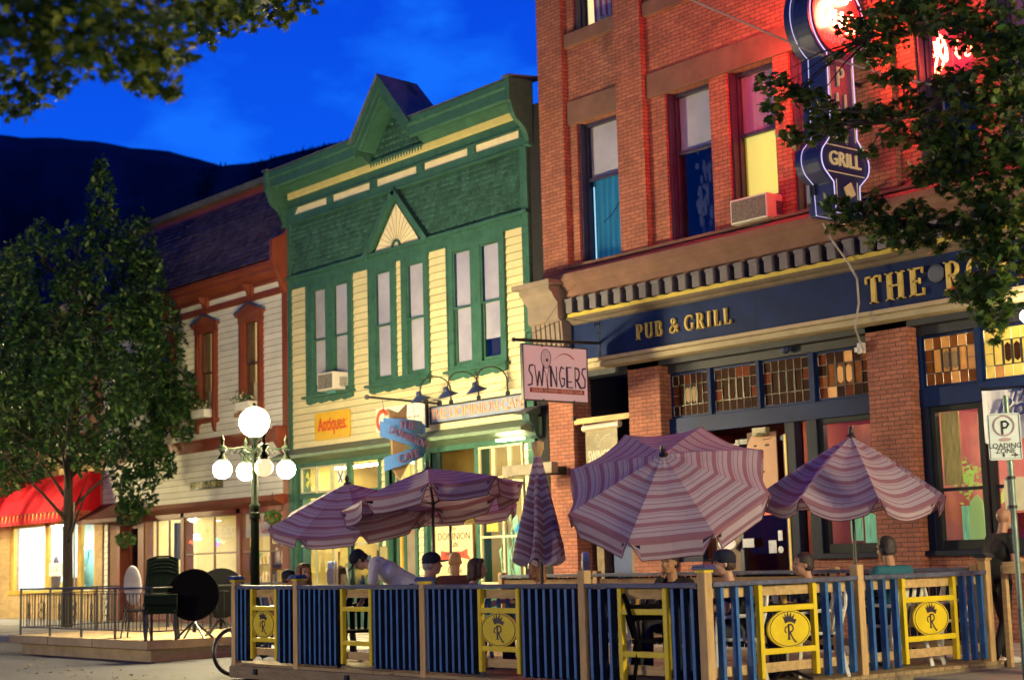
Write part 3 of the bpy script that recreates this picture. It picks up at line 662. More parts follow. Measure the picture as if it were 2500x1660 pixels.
mb = MB()  # blackletter spurs
for x in (-29.42, -29.2, -29.05, -28.9, -28.7, -28.5, -28.38): mb.cb((x, -.068, 4.40), (.045, .006, .045), rot=(0, R(45), 0)); mb.cb((x+.02, -.068, 4.57), (.035, .006, .035), rot=(0, R(45), 0))
mb.build('letter_spurs', M_org, o)
o = board('shop_sign', 'plain white board with a red ring behind the arrow sign', 'sign', -27.28, -25.5, 4.17, 4.67, -.03, pm('white_sign_paint', (.72, .68, .6), .5, .05))
mb = MB(); ar = [(-27.02+.24*math.cos(R(t)), 4.41+.24*math.sin(R(t))) for t in range(30, 331, 15)]+[(-27.02+.15*math.cos(R(t)), 4.41+.15*math.sin(R(t))) for t in range(330, 29, -15)]
mb.prism(ar, 'y', -.07, -.055); mb.build('red_ring', pm('red_orange_paint', (.6, .08, .02), .5), o)
text('gallery & studio', .07, pm('grey_lettering', (.25, .22, .22), .5), o, MF(-25.95, -.062, 4.4))
mb = MB(); mb.box(-25.52, -25.47, -.08, -.03, 4.13, 4.7); mb.build('edge_strip', M_black, o)
o = board('cafe_sign', 'long grey blue fascia board lettered The Dominion Cafe in carved capitals', 'sign', -25.33, -22.42, 4.21, 4.51, -.04, pm('grey_blue_board', (.20, .24, .36), .5, .12, 3), fm=M_black)
text('THE·DOMINION·CAFE', .3, pm('peach_carved_letters', (.62, .27, .12), .5), o, MF(-23.87, -.075, 4.36), sx=.98, ext=.012)
# gooseneck lamps (off)
M_shade = pm('dark_blue_enamel', (.02, .03, .08), .3, spec=.6)
gn = None
for i, x in enumerate((-24.72, -23.84, -22.96)):
    if gn is None:
        t = thing('gooseneck_lamp', 'dark gooseneck wall lamp over the cafe board, over the first words of the board', 'wall lamp', (x, 0, 4.58), group='gooseneck lamps over the cafe board')
        mb = MB(); pts = [(0, -.03, 0), (0, -.04, .25)]+[(0, -.04-.36*(1-math.cos(R(a))), .25+.24*math.sin(R(a))+.0) for a in range(15, 166, 15)]+[(0, -.78, .22), (0, -.80, .12)]
        mb.ring(pts, .014, 8); mb.build('arm', M_black, t, smooth=True)
        mb = MB(); mb.cyl((0, -.05, 0), (0, 0, 0), .05, n=12); mb.build('wall_plate', M_black, t)
        mb = MB(); Ms = Matrix.Rotation(R(18), 4, 'X'); mb.lathe([(.03, .12), (.05, .1), (.06, .04), (.2, -.05), (.21, -.06), (.19, -.055), (.05, .02), (.0, .03)], (0, -.80, .06), 20, Ms); mb.build('lamp_shade', M_shade, t, smooth=True)
        gn = t
    else: dup(gn, (x, 0, 4.58), label='dark gooseneck wall lamp over the cafe board, %s' % ('over the middle of its lettering' if i == 1 else 'over its last word by the brick building'))
# hanging arrow and ribbon sign
t = thing('hanging_sign', 'blue ribbon wound round a brown arrow, lettered The Dominion Cafe', 'sign', (-25.0, -1.0, 3.9))
Xr = lambda y, z: (0, y, z)
mb = MB(); mb.ring([(-.1, 1.0, .68), (-.1, -.75, .74)], .022, 8); mb.sph((-.1, -.78, .74), .05); mb.sph((-.1, .6, .7), .04); mb.cyl((-.1, .96, .68), (-.1, 1.0, .68), .07)
for y in (-.42, .3): mb.ring([(-.1, y, .72), (-.03, y, .35)], .006, 5)
mb.build('bracket', M_black, t)
mb = MB(); mb.prism([(-.38, .52), (-.12, .44), (.08, .62), (.06, .3), (.02, -.42), (.18, -.42), (-.12, -.85), (-.42, -.45), (-.28, -.45), (-.30, .3)], 'x', -.03, .03); mb.build('arrow', pm('brown_arrow_paint', (.16, .10, .06), .5), t)
mb = MB()
def ribbon(c0, c1, w0, bulge=.12, n=14):
    vs = []
    for i in range(n+1):
        a = i/n; y = c0[0]+(c1[0]-c0[0])*a; z = c0[1]+(c1[1]-c0[1])*a; x = .05+bulge*math.sin(math.pi*a)
        vs += [(x, y, z+w0/2), (x, y, z-w0/2)]
    k = len(vs); vs += [(v[0]-.015, v[1], v[2]) for v in vs]
    fs = [(2*i, 2*i+1, 2*i+3, 2*i+2) for i in range(n)]+[(k+2*i+1, k+2*i, k+2*i+2, k+2*i+3) for i in range(n)]
    fs += [(2*i, 2*i+2, k+2*i+2, k+2*i) for i in range(n)]+[(2*i+1, k+2*i+1, k+2*i+3, 2*i+3) for i in range(n)]
    mb.add(vs, fs)
ribbon((-.5, .2), (.42, .17), .26); ribbon((-.58, .12), (.5, -.2), .3, .14); ribbon((-.5, -.56), (.46, -.26), .26, .12); ribbon((.42, .17), (.5, .12), .2, .0)
mb.cur = 0
M_rib = pm('blue_ribbon_paint', (.03, .10, .30), .45, .12)
mb.build('ribbon', M_rib, t)
M_rl = pm('purple_brown_letters', (.10, .04, .10), .5)
text('THE', .22, M_rl, t, MF(.185, -.04, .19, R(90)), ext=.01); text('DOMINION', .2, M_rl, t, MF(.205, -.02, -.05, R(90), R(-17)), ext=.01, sx=.95); text('CAFE', .22, M_rl, t, MF(.185, -.02, -.41, R(90), R(17)), ext=.01)
# menu board
t = thing('menu_board', 'tall cream menu board with arched top and red Open Daily ribbon', 'sign', (-24.7, -.02, 1.15))
P = [(-.6, -.3), (.6, -.3), (.6, 1.0), (.4, 1.02)]+[(.3*math.cos(R(a)), 1.04+.1*math.sin(R(a))) for a in range(10, 171, 20)]+[(-.4, 1.02), (-.6, 1.0)]
mb = MB(); mb.prism(P, 'y', -.03, 0); mb.build('board', pm('cream_menu_paint', (.55, .46, .26), .5, .08), t)
mb = MB(); frame(mb, -.63, .63, -.33, 1.03, -.045, -.005, .03); mb.build('frame', pm('brown_frame', (.15, .1, .05), .5), t)
for s_, z, sz in (('the', .95, .13), ('DOMINION', .79, .2), ('Café', .64, .16), ): text(s_, sz, M_black, t, MF(0, -.034, z), ext=.001)
for s_, z in (('Espresso', .14), ('coffee · tea', .0), ('ice cream · muffins', -.14)): text(s_, .16, M_black, t, MF(0, -.034, z), ext=.001, shear=.3, sx=.8)
mb = MB(); mb.prism([(-.5, .3), (-.42, .42), (-.42, .52), (-.25, .5), (.25, .5), (.42, .55), (.42, .44), (.52, .34), (.36, .36), (.25, .38), (-.25, .34), (-.42, .3)], 'y', -.04, -.03); mb.build('red_ribbon', pm('dull_red_ribbon', (.4, .06, .03), .5), t)
text('OPEN DAILY', .12, M_black, t, MF(0, -.045, .44), ext=.001)
# air conditioner in the left upstairs window
def aircon(label, loc, w_, h_, d_):
    t = thing('air_conditioner', label, 'air conditioner', loc)
    mb = MB(); mb.box(-w_/2, w_/2, -d_, .05, 0, h_); mb.build('case', M_ac, t, bev=.012)
    mb = MB(); mb.box(-w_/2+.03, w_/2-.03, -d_-.004, -d_+.004, .03, h_-.03); mb.build('coil_grille', pm('dirty_fins', (.12, .11, .10), .7, .5, 20, c2=(.4, .38, .34), c2t=.6), t)
    mb = MB()
    for i in range(9): z = h_*.2+i*h_*.06; mb.box(w_/2-.001, w_/2+.006, -d_*.6, -d_*.15, z, z+.01)
    mb.build('side_louvres', M_dark, t); mb = MB(); mb.cb((0, -d_*.6, -.03), (.2, .1, .06)); mb.build('support_block', pm('blue_green_block', (.05, .2, .25), .6), t)
    return t
aircon('aged window air conditioner in the green framed upstairs window', (-28.72, .05, 5.2), .62, .38, .42)
# ---------------------------------------------------------------- brick pub building
B = thing('pub_building', 'tall red brick pub building with navy lettered fascia, stone bands and dentil cornice', 'building')
M_br = brickmat('red_brick', (.37, .132, .082), (.26, .085, .062), (.06, .032, .026))
M_st = pm('brown_sandstone', (.15, .078, .062), .9, .25, 2, .35, 60)
M_navy = pm('navy_paint', (.006, .017, .075), .5, .35, 2.0, .05, 60, c2=(.02, .035, .085), c2t=.62, spec=.12)
M_navyf = pm('faded_navy_paint', (.035, .055, .15), .6, .3, 3)
M_crm = pm('cream_stone_moulding', (.34, .28, .18), .7, .15, 3)
M_rbrick = pm('neon_lit_return_tint', (.25, .03, .03), .7)  # unused tone, red neon light put into the return colour
bx0, bx1, bz1 = -21.85, -3.0, 15.5
RP = .12
bays = [(-21.17, -19.75, [(-20.95, -19.88)]), (-19.09, -14.6, [(-18.66, -17.62), (-17.22, -16.22), (-15.9, -14.95)]), (-13.85, -9.3, [(-13.5, -12.5), (-12.1, -11.1), (-10.7, -9.7)]), (-8.6, -4.0, [(-8.3, -7.3), (-6.9, -5.9)])]
mb = MB()
wh = [(a, b, 6.66, 9.38) for _, _, ws in bays for a, b in ws]+[(a, b, 11.12, 13.9) for _, _, ws in bays for a, b in ws]
for x0, x1, _ in bays:
    hs = [h for h in wh if x0 < h[0] < x1]; wall(mb, x0, x1, 6.0, bz1, RP, hs, .25)
edges = [bx0]+[v for b in bays for v in b[:2]]+[bx1]
for i in range(0, len(edges), 2):
    a, b = edges[i], edges[i+1]; mb.quad((a, 0, 6.0), (b, 0, 6.0), (b, 0, bz1), (a, 0, bz1))
    if i: mb.quad((a, 0, 6.0), (a, RP, 6.0), (a, RP, bz1), (a, 0, bz1))
    mb.quad((b, 0, 6.0), (b, RP+.03, 6.0), (b, RP+.03, bz1), (b, 0, bz1))
mb.quad((bx0, 0, .15), (bx0, 12, .15), (bx0, 12, bz1), (bx0, 0, bz1)); mb.quad((bx1, 0, .15), (bx1, 12, .15), (bx1, 12, bz1), (bx1, 0, bz1)); mb.quad((bx0, 0, bz1), (bx1, 0, bz1), (bx1, 12, bz1), (bx0, 12, bz1))
# ground floor piers
piers = [(-21.83, -21.17), (-19.72, -18.95), (-14.6, -13.85), (-9.3, -8.6), (-3.9, -3.0)]
for a, b in piers: mb.box(a, b, 0, .45, .15, 4.75)
for a, b in ((-15.98, -14.6), (-13.85, -9.3), (-8.6, -3.9)): mb.box(a, b, .18, .45, .15, 1.34)
mb.box(-18.95, -18.3, .18, .45, .15, 1.34)
mb.build('wall', M_br, B)
# stone bands and lintels
mb = MB()
for x0, x1, ws in bays:
    mb.box(x0+.02, x1-.02, RP-.045, RP+.02, 9.38, 9.82); mb.box(x0+.02, x1-.02, RP-.07, RP+.02, 10.86, 11.12); mb.box(x0+.02, x1-.02, RP-.03, RP+.02, 13.9, 14.3)
mb.build('stone_band', M_st, B, bev=.01)
# windows upstairs
def updown(par, a, b, z0, z1, yf, fm, upm, lowm, gl, kind='plain', t=.08, rail=None):
    mid = rail or (z0+z1)/2+.3; m = MB()
    frame(m, a, b, z0, z1, yf, yf+.09, t, .1, .07); m.box(a+t, b-t, yf+.01, yf+.08, mid-.03, mid+.03); m.box(a-.0, a+.05, yf-.13, yf, z0, z1); m.box(b-.05, b, yf-.13, yf, z0, z1)
    m.box(a-.02, b+.02, yf-.16, yf+.02, z0-.03, z0+.03)
    wn = m.build('window', fm, par, bev=.006)
    m = MB(); m.quad((a+t, yf+.05, z0), (b-t, yf+.05, z0), (b-t, yf+.05, z1), (a+t, yf+.05, z1)); m.build('pane', gl, wn)
    m = MB(); m.box(a+t, b-t, yf+.1, yf+.11, mid, z1); m.build('blind', upm, wn)
    if lowm is not None:
        m = MB()
        if kind == 'slats':
            z = z0+.1
            while z < mid: m.cb(((a+b)/2, yf+.12, z), (b-a-2*t, .025, .0035), rot=(.6, 0, 0)); z += .024
            m.cur = 1; m.box(a+t, b-t, yf+.16, yf+.165, z0, mid)
            m.build('blind_slats', [lowm, em('lit_blind_backing', (1, .84, .18), .8)], wn)
        else:
            n = 30; vs = []
            for i in range(n+1):
                x = a+t+(b-a-2*t)*i/n; vs += [(x, yf+.13+.018*math.sin(i*1.4), z0+.08), (x, yf+.13+.015*math.sin(i*1.3), mid)]
            m.add(vs, [(2*i, 2*i+2, 2*i+3, 2*i+1) for i in range(n)]); m.build('curtain', lowm, wn, fixn=False)
    m = MB(); m.quad((a, yf+.6, z0), (b, yf+.6, z0), (b, yf+.6, z1), (a, yf+.6, z1)); m.quad((a, yf, z0), (a, yf+.6, z0), (a, yf+.6, z1), (a, yf, z1)); m.quad((b, yf, z0), (b, yf+.6, z0), (b, yf+.6, z1), (b, yf, z1))
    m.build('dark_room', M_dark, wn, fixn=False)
    return wn
M_teal = pm('teal_lit_curtain', (.10, .38, .42), .8, .25, 2, stretch=(8, 8, .7)); M_teal2 = em('teal_lamplit_curtain', (.02, .24, .40), .2, .75, 3, (7, 7, .4))
M_pg = pm('mauve_curtain', (.35, .22, .35), .8, .2, 2, stretch=(8, 8, .7))
M_wf = pm('dark_indigo_window_paint', (.03, .025, .07), .5, .3, 6, c2=(.25, .2, .25), c2t=.68, c2s=14)
M_slat = em('lamplit_yellow_blind', (.95, .78, .16), .55)
ws = [w_ for b in bays for w_ in b[2]]
W1 = updown(B, *ws[0], 6.66, 9.38, .3, M_wf, M_blind, M_teal2, M_glass)
mb = MB(); mb.box(ws[0][0]+.1, ws[0][0]+.125, .405, .415, 6.8, 8.2); mb.build('light_gap', em('blue_white_gap', (.4, .75, 1), 1.2), W1)
mb = MB(); mb.ring([(-20.6, .4, 7.5), (-20.4, .41, 7.6), (-20.1, .4, 7.85)], .008, 5); mb.build('curtain_cord', M_dark, W1)
W2 = updown(B, *ws[1], 6.66, 9.38, .3, M_wf, M_blind, None, M_glass)
mb = MB()
for i in range(40):
    rr = random.Random(i); mb.sph((-18.1+rr.gauss(0, .10), .44, 7.5+rr.gauss(0, .35)), (rr.uniform(.02, .05), .004, rr.uniform(.04, .13)), 8, 6)
mb.build('window_painting', pm('faint_blue_print', (.010, .018, .06), .6), W2)
W3 = updown(B, *ws[2], 7.1, 9.38, .3, M_wf, M_pg, M_slat, M_glass, 'slats', rail=8.3)
mb = MB(); mb.box(ws[2][0], ws[2][1], .25, .42, 6.66, 7.08); mb.build('sash_board', M_wf, W3)
W4 = updown(B, *ws[3], 6.66, 9.38, .3, M_wf, pm('pink_lit_blind', (.5, .2, .3), .8), M_slat, M_glass, 'slats')  # pink light put into the blind colour
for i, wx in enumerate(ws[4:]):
    updown(B, *wx, 6.66, 9.38, .3, M_wf, pm('magenta_lit_blind', (.4, .12, .25), .8), M_pg if i % 2 else None, M_glass)  # magenta neon light put into the blind colour
for i, wx in enumerate(ws):
    if wx[0] > -14: break
    updown(B, *wx, 11.12, 13.9, .3, M_wf, M_blind, M_curt, M_glass)
mb = MB()  # striped drape and lamp in the top window
for i in range(9):
    x = -20.62+i*.075; mb.cur = i % 2
    mb.add([(x, .37, 11.25+.12*math.sin(i*.5)), (x+.075, .38, 11.22+.12*math.sin(i*.5+.5)), (x+.05, .37, 12.6), (x-.02, .36, 12.6)], [(0, 1, 2, 3)])
mb.build('striped_drape', [pm('red_drape_stripe', (.35, .06, .08), .8), pm('white_drape_stripe', (.6, .5, .5), .8)], B, fixn=False)
mb = MB(); mb.quad((-20.8, .385, 11.2), (-20.6, .385, 11.2), (-20.6, .385, 13.4), (-20.8, .385, 13.4)); mb.build('lit_gap', em('warm_window_light', (1, .75, .35), 1.3), B)
# main cornice over the fascia
mb = MB()
prof = [(-.02, 6.66), (-.16, 6.62), (-.42, 6.5), (-.42, 6.40), (-.36, 6.36), (-.34, 6.30), (-.26, 6.22), (-.24, 6.12), (-.2, 6.10), (-.18, 6.06), (.3, 6.06), (.3, 6.66)]
mb.prism(prof, 'x', -21.3, bx1); mb.prism([(-.1, 6.66), (-.1, 6.72), (.36, 6.72), (.36, 6.66)], 'x', -21.2, bx1)
mb.build('cornice', M_st, B, bev=.008)
mb = MB(); x = -20.9
while x < bx1-.3:
    mb.box(x, x+.16, -.33, .0, 5.80, 6.058); mb.box(x-.012, x+.172, -.345, .0, 6.0, 6.056); x += .312
mb.build('dentils', pm('grey_stone_dentil', (.12, .11, .13), .8, .2, 4), B, bev=.006)
mb = MB(); mb.box(-21.0, bx1, -.01, .3, 5.72, 6.057); mb.build('dentil_back', M_dark, B)  # near-black backing puts the shade between dentils into the colour
mb = MB(); pts = []; n = int((bx1+20.9)/.04)
for i in range(n+1): pts.append((-20.9+i*.04, 5.775+.018*abs(math.sin(i*.04/.312*math.pi*1.0))))
mb.prism([(-20.9, 5.72)]+pts+[(bx1, 5.72)], 'y', -.30, -.02); mb.build('gold_egg_moulding', pm('gilt_yellow_paint', (.42, .32, .04), .5, .2, 5), B)
mb = MB(); mb.prism([(-.14, 5.72), (-.30, 5.72), (-.26, 5.68), (-.2, 5.66), (-.17, 5.62), (-.12, 5.6), (.1, 5.6), (.1, 5.72)], 'x', -20.95, bx1); mb.build('bed_mould', pm('dark_stone', (.10, .075, .06), .8), B)
mb = MB(); mb.box(-21.0, bx1, -.12, .2, 4.93, 5.6); fa = mb.build('fascia', M_navy, B)
for x in (-18.7, -16.6, -14.55, -12.5): mb = MB(); mb.box(x, x+.006, -.1215, -.11, 4.93, 5.6); mb.build('board_joint', M_dark, fa)
mb = MB(); mb.prism([(-.26, 4.93), (-.26, 4.87), (-.2, 4.86), (-.2, 4.84), (-.235, 4.835), (-.235, 4.77), (-.15, 4.75), (.2, 4.75), (.2, 4.93)], 'x', -20.98, bx1); mb.build('lower_moulding', M_crm, B)
# lettering on the fascia
M_gold = pm('gold_letter_paint', (.50, .36, .09), .45, .15, 5)
mb = MB(); a = serif(mb, 'PUB ', .27, 0, 0, 0, 1, sp=.10)
mb = MB(); xx = -19.33
xx = serif(mb, 'PUB', .265, xx, 5.135, -.165, -.12, sp=.13, wsc=1.02); xx += .12; xx = serif(mb, '&', .265, xx, 5.135, -.165, -.12, sp=.13, wsc=1.02); xx += .1
serif(mb, 'GRILL', .265, xx, 5.135, -.165, -.12, sp=.15, wsc=1.0); mb.build('lettering', M_gold, fa)
mb = MB(); xx = serif(mb, 'THE', .41, -14.44, 5.055, -.17, -.12, sp=.1, wsc=1.04); serif(mb, 'ROYAL', .41, -13.06, 5.055, -.17, -.12, sp=.12, wsc=1.04); mb.build('lettering', M_gold, fa)
mb = MB(); mb.lathe([(.11, 0), (.13, .02), (.13, .06), (.1, .08)], (0, 0, 0), 24, Matrix.Translation((-13.17, -.12, 5.33)) @ Matrix.Rotation(R(90), 4, 'X')); mb.build('round_cap', pm('blue_grey_cap', (.06, .07, .10), .5), fa)
# corner console
mb = MB(); mb.prism([(-.62, 6.36), (-.62, 6.24), (-.56, 6.2), (-.5, 6.1), (-.42, 6.02), (-.42, 5.72), (-.34, 5.68), (-.3, 5.1), (-.16, 4.8), (0.02, 4.75), (.02, 6.36)], 'x', -21.86, -21.02)
mb.box(-22.0, -20.95, -.68, .02, 6.33, 6.42)
for i in range(6): x = -21.78+i*.13; mb.prism([(-.365, 5.68), (-.33, 5.1), (-.19, 4.8), (-.15, 4.85), (-.29, 5.15), (-.33, 5.68)], 'x', x, x+.06)
mb.build('corner_console', pm('light_sandstone', (.17, .13, .11), .8, .2, 3, .3, 50), B, bev=.01)
mb = MB(); mb.box(-22.18, -21.86, .02, .6, .15, 10); mb.build('alley_shadow_fill', M_dark, B)  # near-black block stands for the shade in the alley gap
# soffit and navy timber front
mb = MB(); mb.box(-20.98, bx1, .0, .35, 4.66, 4.75); mb.box(-18.95, -14.6, .22, .36, 4.53, 4.66); mb.box(-13.85, -9.3, .22, .36, 4.53, 4.66); mb.box(-8.6, -3.9, .22, .36, 4.53, 4.66)
mb.build('soffit', pm('dark_soffit_paint', (.012, .015, .03), .6), B)
M_am = [pm('amber_glass', (.22, .07, .018), .6, .3, 6, spec=.05), pm('red_amber_glass', (.13, .03, .01), .6, .3, 6, spec=.05), pm('dark_brown_glass', (.035, .012, .006), .6, .3, 6, spec=.05), em('lit_amber_glass', (.75, .30, .05), .3, .4, 6), em('lit_gold_glass', (.9, .6, .1), .42, .3, 5), pm('pale_glass', (.26, .17, .09), .5, .2, 6, spec=.1)]
def transom(par, a, b, z0, z1, y, tones, hexcol, fm):
    m = MB(); frame(m, a, b, z0, z1, y-.03, y+.03, .035); tw = m.build('transom_window', fm, par)
    m = MB(); k = len(M_am); xs = np.linspace(a+.035, b-.035, 7); zs = np.linspace(z0+.035, z1-.035, 5)
    rr = random.Random(int(a*100)); x0, x1, zz0, zz1 = xs[1], xs[5], zs[1]-.0, zs[3]+.0
    for i in range(6):
        for j in range(4):
            if 1 <= i <= 4 and 1 <= j <= 2: continue
            m.cur = rr.choice(tones); m.quad((xs[i], y, zs[j]), (xs[i+1], y, zs[j]), (xs[i+1], y, zs[j+1]), (xs[i], y, zs[j+1]))
    m.cur = rr.choice(tones); m.quad((x0, y+.004, zz0), (x1, y+.004, zz0), (x1, y+.004, zz1), (x0, y+.004, zz1))
    wd = (x1-x0)/4
    for q in (1, 2):
        cx = x0+wd*(q+.5); m.cur = hexcol; hh = (zz1-zz0)*.4; cz = (zz0+zz1)/2
        m.prism([(cx, cz+hh), (cx+wd*.32, cz+hh*.7), (cx+wd*.32, cz-hh*.7), (cx, cz-hh), (cx-wd*.32, cz-hh*.7), (cx-wd*.32, cz+hh*.7)], 'y', y-.004, y+.001)
    m.build('coloured_glass', M_am, tw, fixn=False)
    m = MB()
    def ld(x0_, z0_, x1_, z1_, r=.005): m.ring([(x0_, y-.006, z0_), (x1_, y-.006, z1_)], r, 4)
    for x in xs: ld(x, zs[0], x, zz0); ld(x, zz1, x, zs[-1])
    for z in zs: ld(xs[0], z, x0, z); ld(x1, z, xs[-1], z)
    m.build('leading', pm('pale_lead', (.5, .45, .36), .4, metal=.4), tw)
    m = MB()
    def bb(x0_, z0_, x1_, z1_): m.bar((x0_, y-.008, z0_), (x1_, y-.008, z1_), .014, .01, (0, 1, 0))
    bb(x0, zz0, x1, zz0); bb(x0, zz1, x1, zz1); bb(x0, zz0, x0, zz1); bb(x1, zz0, x1, zz1)
    for q in range(1, 4): m.box(x0+wd*q-.018, x0+wd*q+.018, y-.010, y-.003, zz0, zz1)
    m.build('heavy_leading', pm('dark_lead', (.03, .028, .025), .4, metal=.3), tw)
tr = [(-19.0, -18.06, [2, 2, 2, 1], 5), (-17.98, -16.98, [2, 2, 2, 2, 1], 2), (-16.91, -15.9, [2, 2, 2, 2, 1], 2), (-15.79, -14.72, [1, 3, 0, 2], 3), (-13.8, -12.88, [0, 3, 0], 5), (-12.8, -11.85, [3, 4, 4], 2), (-11.75, -10.8, [4, 0, 3], 5), (-10.7, -9.6, [0, 3], 5)]
mb = MB()
for x0, x1 in ((-18.95, -14.6), (-13.85, -9.3), (-8.6, -3.9)):
    mb.box(x0, x1, .2, .36, 3.48, 3.75)
    hs = [(a, b, 3.75, 4.53) for a, b, _, _ in tr if x0-.2 < a < x1]
    for r in rects(x0, x1, 3.75, 4.53, [(a, b, 3.75, 4.53) for a, b, _, _ in tr]): mb.box(r[0], r[1], .22, .36, r[2], r[3])
mb.build('timber_front', M_navy, B, bev=.006)
for a, b, tn, hx in tr: transom(B, max(a, -18.95), b, 3.76, 4.52, .3, tn, hx, M_navy)
mb = MB(); mb.box(-8.5, -4, .3, .33, 3.76, 4.52); mb.build('transom_glass', M_am[3], B)
# pub ground floor : door with poster, windows
M_pw = pm('orange_pub_wall', (.70, .34, .20), .8, .15, 1.2); M_pfl = pm('pub_floor', (.08, .04, .03), .5)
room(B, -18.9, -16.36, .5, 4.0, .15, 3.5, pm('dark_red_pub_wall', (.18, .03, .03), .8), M_pfl, 'pub_interior')
room(B, -16.3, -14.4, .5, 2.2, .15, 3.5, M_pw, M_pfl, 'pub_interior')
room(B, -14.0, -9.2, .5, 3.5, .15, 3.5, pm('salmon_pub_wall', (.75, .42, .28), .8, .3, .8), M_pfl, 'pub_interior')
panel(B, -15.7, -14.7, .52, .6, 3.45, (1, .55, .42), 40, 'pink_tube_light')
panel(B, -13.7, -12.2, .52, .6, 3.45, (1, .66, .36), 34, 'amber_tube_light'); panel(B, -12.8, -11.0, 2.8, 2.9, 1.9, (1, .25, .7), 30, 'magenta_tube_light')
panel(B, -11.8, -10.0, .52, .6, 3.45, (1, .55, .4), 26, 'amber_tube_light'); panel(B, -17.8, -17.3, 2.4, 2.5, 3.2, (1, .3, .2), 12, 'red_tube_light')
M_grf = pm('charcoal_frame_paint', (.022, .025, .026), .6, spec=.15)
def shopwin(par, a, b, z0, z1, y, fm, t=.08, bars=()):
    m = MB(); frame(m, a, b, z0, z1, y-.04, y+.06, t, .14, t)
    for z in bars: m.box(a+t, b-t, y-.01, y+.03, z-.025, z+.025)
    wn = m.build('shop_window', fm, par, bev=.006); m = MB(); m.quad((a+t, y, z0+.1), (b-t, y, z0+.1), (b-t, y, z1-t), (a+t, y, z1-t)); m.build('pane', M_glassg, wn); return wn
mb = MB(); mb.box(-15.99, -15.78, .2, .36, .15, 3.48); mb.box(-14.1, -13.86, .2, .36, .15, 3.48) if 0 else None
mb.box(-18.94, -18.32, .22, .36, .15, 3.48); mb.box(-16.42, -16.22, .2, .36, .15, 3.48); mb.box(-13.84, -13.72, .2, .36, 1.34, 3.48)
mb.box(-15.96, -14.62, .1, .36, 1.34, 1.42); mb.box(-13.85, -9.3, .1, .36, 1.34, 1.42); mb.box(-8.6, -3.9, .1, .36, 1.34, 1.42)
mb.build('front_posts', pm('dark_front_post', (.006, .010, .03), .5, spec=.15), B, bev=.006)
s3 = shopwin(B, -15.78, -14.66, 1.42, 3.48, .3, M_grf)
s4 = shopwin(B, -13.72, -12.85, 1.42, 3.48, .3, M_grf, bars=(2.28,)); s5 = shopwin(B, -12.8, -11.8, 1.42, 3.48, .3, M_grf, bars=(2.28,)); s6 = shopwin(B, -11.75, -9.35, 1.42, 3.48, .3, M_grf, bars=(2.28,))
mb = MB(); mb.box(-8.5, -4, .3, .33, 1.42, 3.48); mb.build('window_glass', em('dim_lit_glass', (.6, .25, .12), .3), B)
mb = MB(); mb.box(-15.0, -14.7, .9, .92, .4, 3.3); mb.build('pink_glow_panel', em('pink_panel_glow', (1, .22, .38), .75, .35, 2), s3)  # glowing panel put in for the bright pink column inside
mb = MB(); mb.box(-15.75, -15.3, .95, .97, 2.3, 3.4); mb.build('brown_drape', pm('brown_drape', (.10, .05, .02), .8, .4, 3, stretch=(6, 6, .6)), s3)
# things behind the pub glass, room light put into some as weak glow
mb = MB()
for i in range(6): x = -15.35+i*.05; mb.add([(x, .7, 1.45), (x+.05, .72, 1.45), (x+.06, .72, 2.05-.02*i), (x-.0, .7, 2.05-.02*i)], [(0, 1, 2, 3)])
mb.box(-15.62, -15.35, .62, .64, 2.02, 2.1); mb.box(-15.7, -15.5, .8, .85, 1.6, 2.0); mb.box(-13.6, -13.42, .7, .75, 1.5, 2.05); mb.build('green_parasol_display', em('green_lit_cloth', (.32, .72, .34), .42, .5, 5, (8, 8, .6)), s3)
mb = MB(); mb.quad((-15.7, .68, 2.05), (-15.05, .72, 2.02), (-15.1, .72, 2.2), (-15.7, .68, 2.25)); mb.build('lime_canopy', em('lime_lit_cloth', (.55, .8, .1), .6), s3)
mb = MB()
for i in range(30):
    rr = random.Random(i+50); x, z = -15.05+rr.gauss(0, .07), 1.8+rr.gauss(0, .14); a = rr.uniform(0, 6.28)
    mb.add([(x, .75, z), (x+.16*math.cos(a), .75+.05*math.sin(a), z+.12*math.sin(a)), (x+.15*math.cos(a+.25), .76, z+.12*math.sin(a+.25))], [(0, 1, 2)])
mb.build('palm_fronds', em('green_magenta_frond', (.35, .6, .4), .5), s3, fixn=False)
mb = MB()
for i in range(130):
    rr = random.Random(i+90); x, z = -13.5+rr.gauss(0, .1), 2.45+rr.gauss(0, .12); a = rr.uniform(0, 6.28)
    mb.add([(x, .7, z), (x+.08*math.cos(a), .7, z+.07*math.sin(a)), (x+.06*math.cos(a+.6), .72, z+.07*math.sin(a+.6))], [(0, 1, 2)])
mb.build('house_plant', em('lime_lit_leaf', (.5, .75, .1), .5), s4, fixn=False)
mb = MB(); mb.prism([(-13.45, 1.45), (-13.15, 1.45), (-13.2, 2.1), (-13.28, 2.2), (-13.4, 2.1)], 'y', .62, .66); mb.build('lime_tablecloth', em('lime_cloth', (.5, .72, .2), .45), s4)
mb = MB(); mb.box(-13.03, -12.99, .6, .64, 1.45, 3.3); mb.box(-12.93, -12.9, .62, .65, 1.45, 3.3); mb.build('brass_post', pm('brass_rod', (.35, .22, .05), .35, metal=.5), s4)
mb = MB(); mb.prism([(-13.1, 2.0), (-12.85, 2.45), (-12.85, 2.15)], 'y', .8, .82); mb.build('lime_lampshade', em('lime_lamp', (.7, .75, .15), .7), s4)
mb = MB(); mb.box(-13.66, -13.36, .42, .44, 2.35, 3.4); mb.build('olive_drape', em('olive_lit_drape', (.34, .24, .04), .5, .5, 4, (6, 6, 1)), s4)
mb = MB(); mb.cyl((-13.28, .9, .2), (-13.28, .9, 3.4), .07); mb.build('grey_column', pm('grey_mauve_column', (.3, .25, .25), .6), s4)
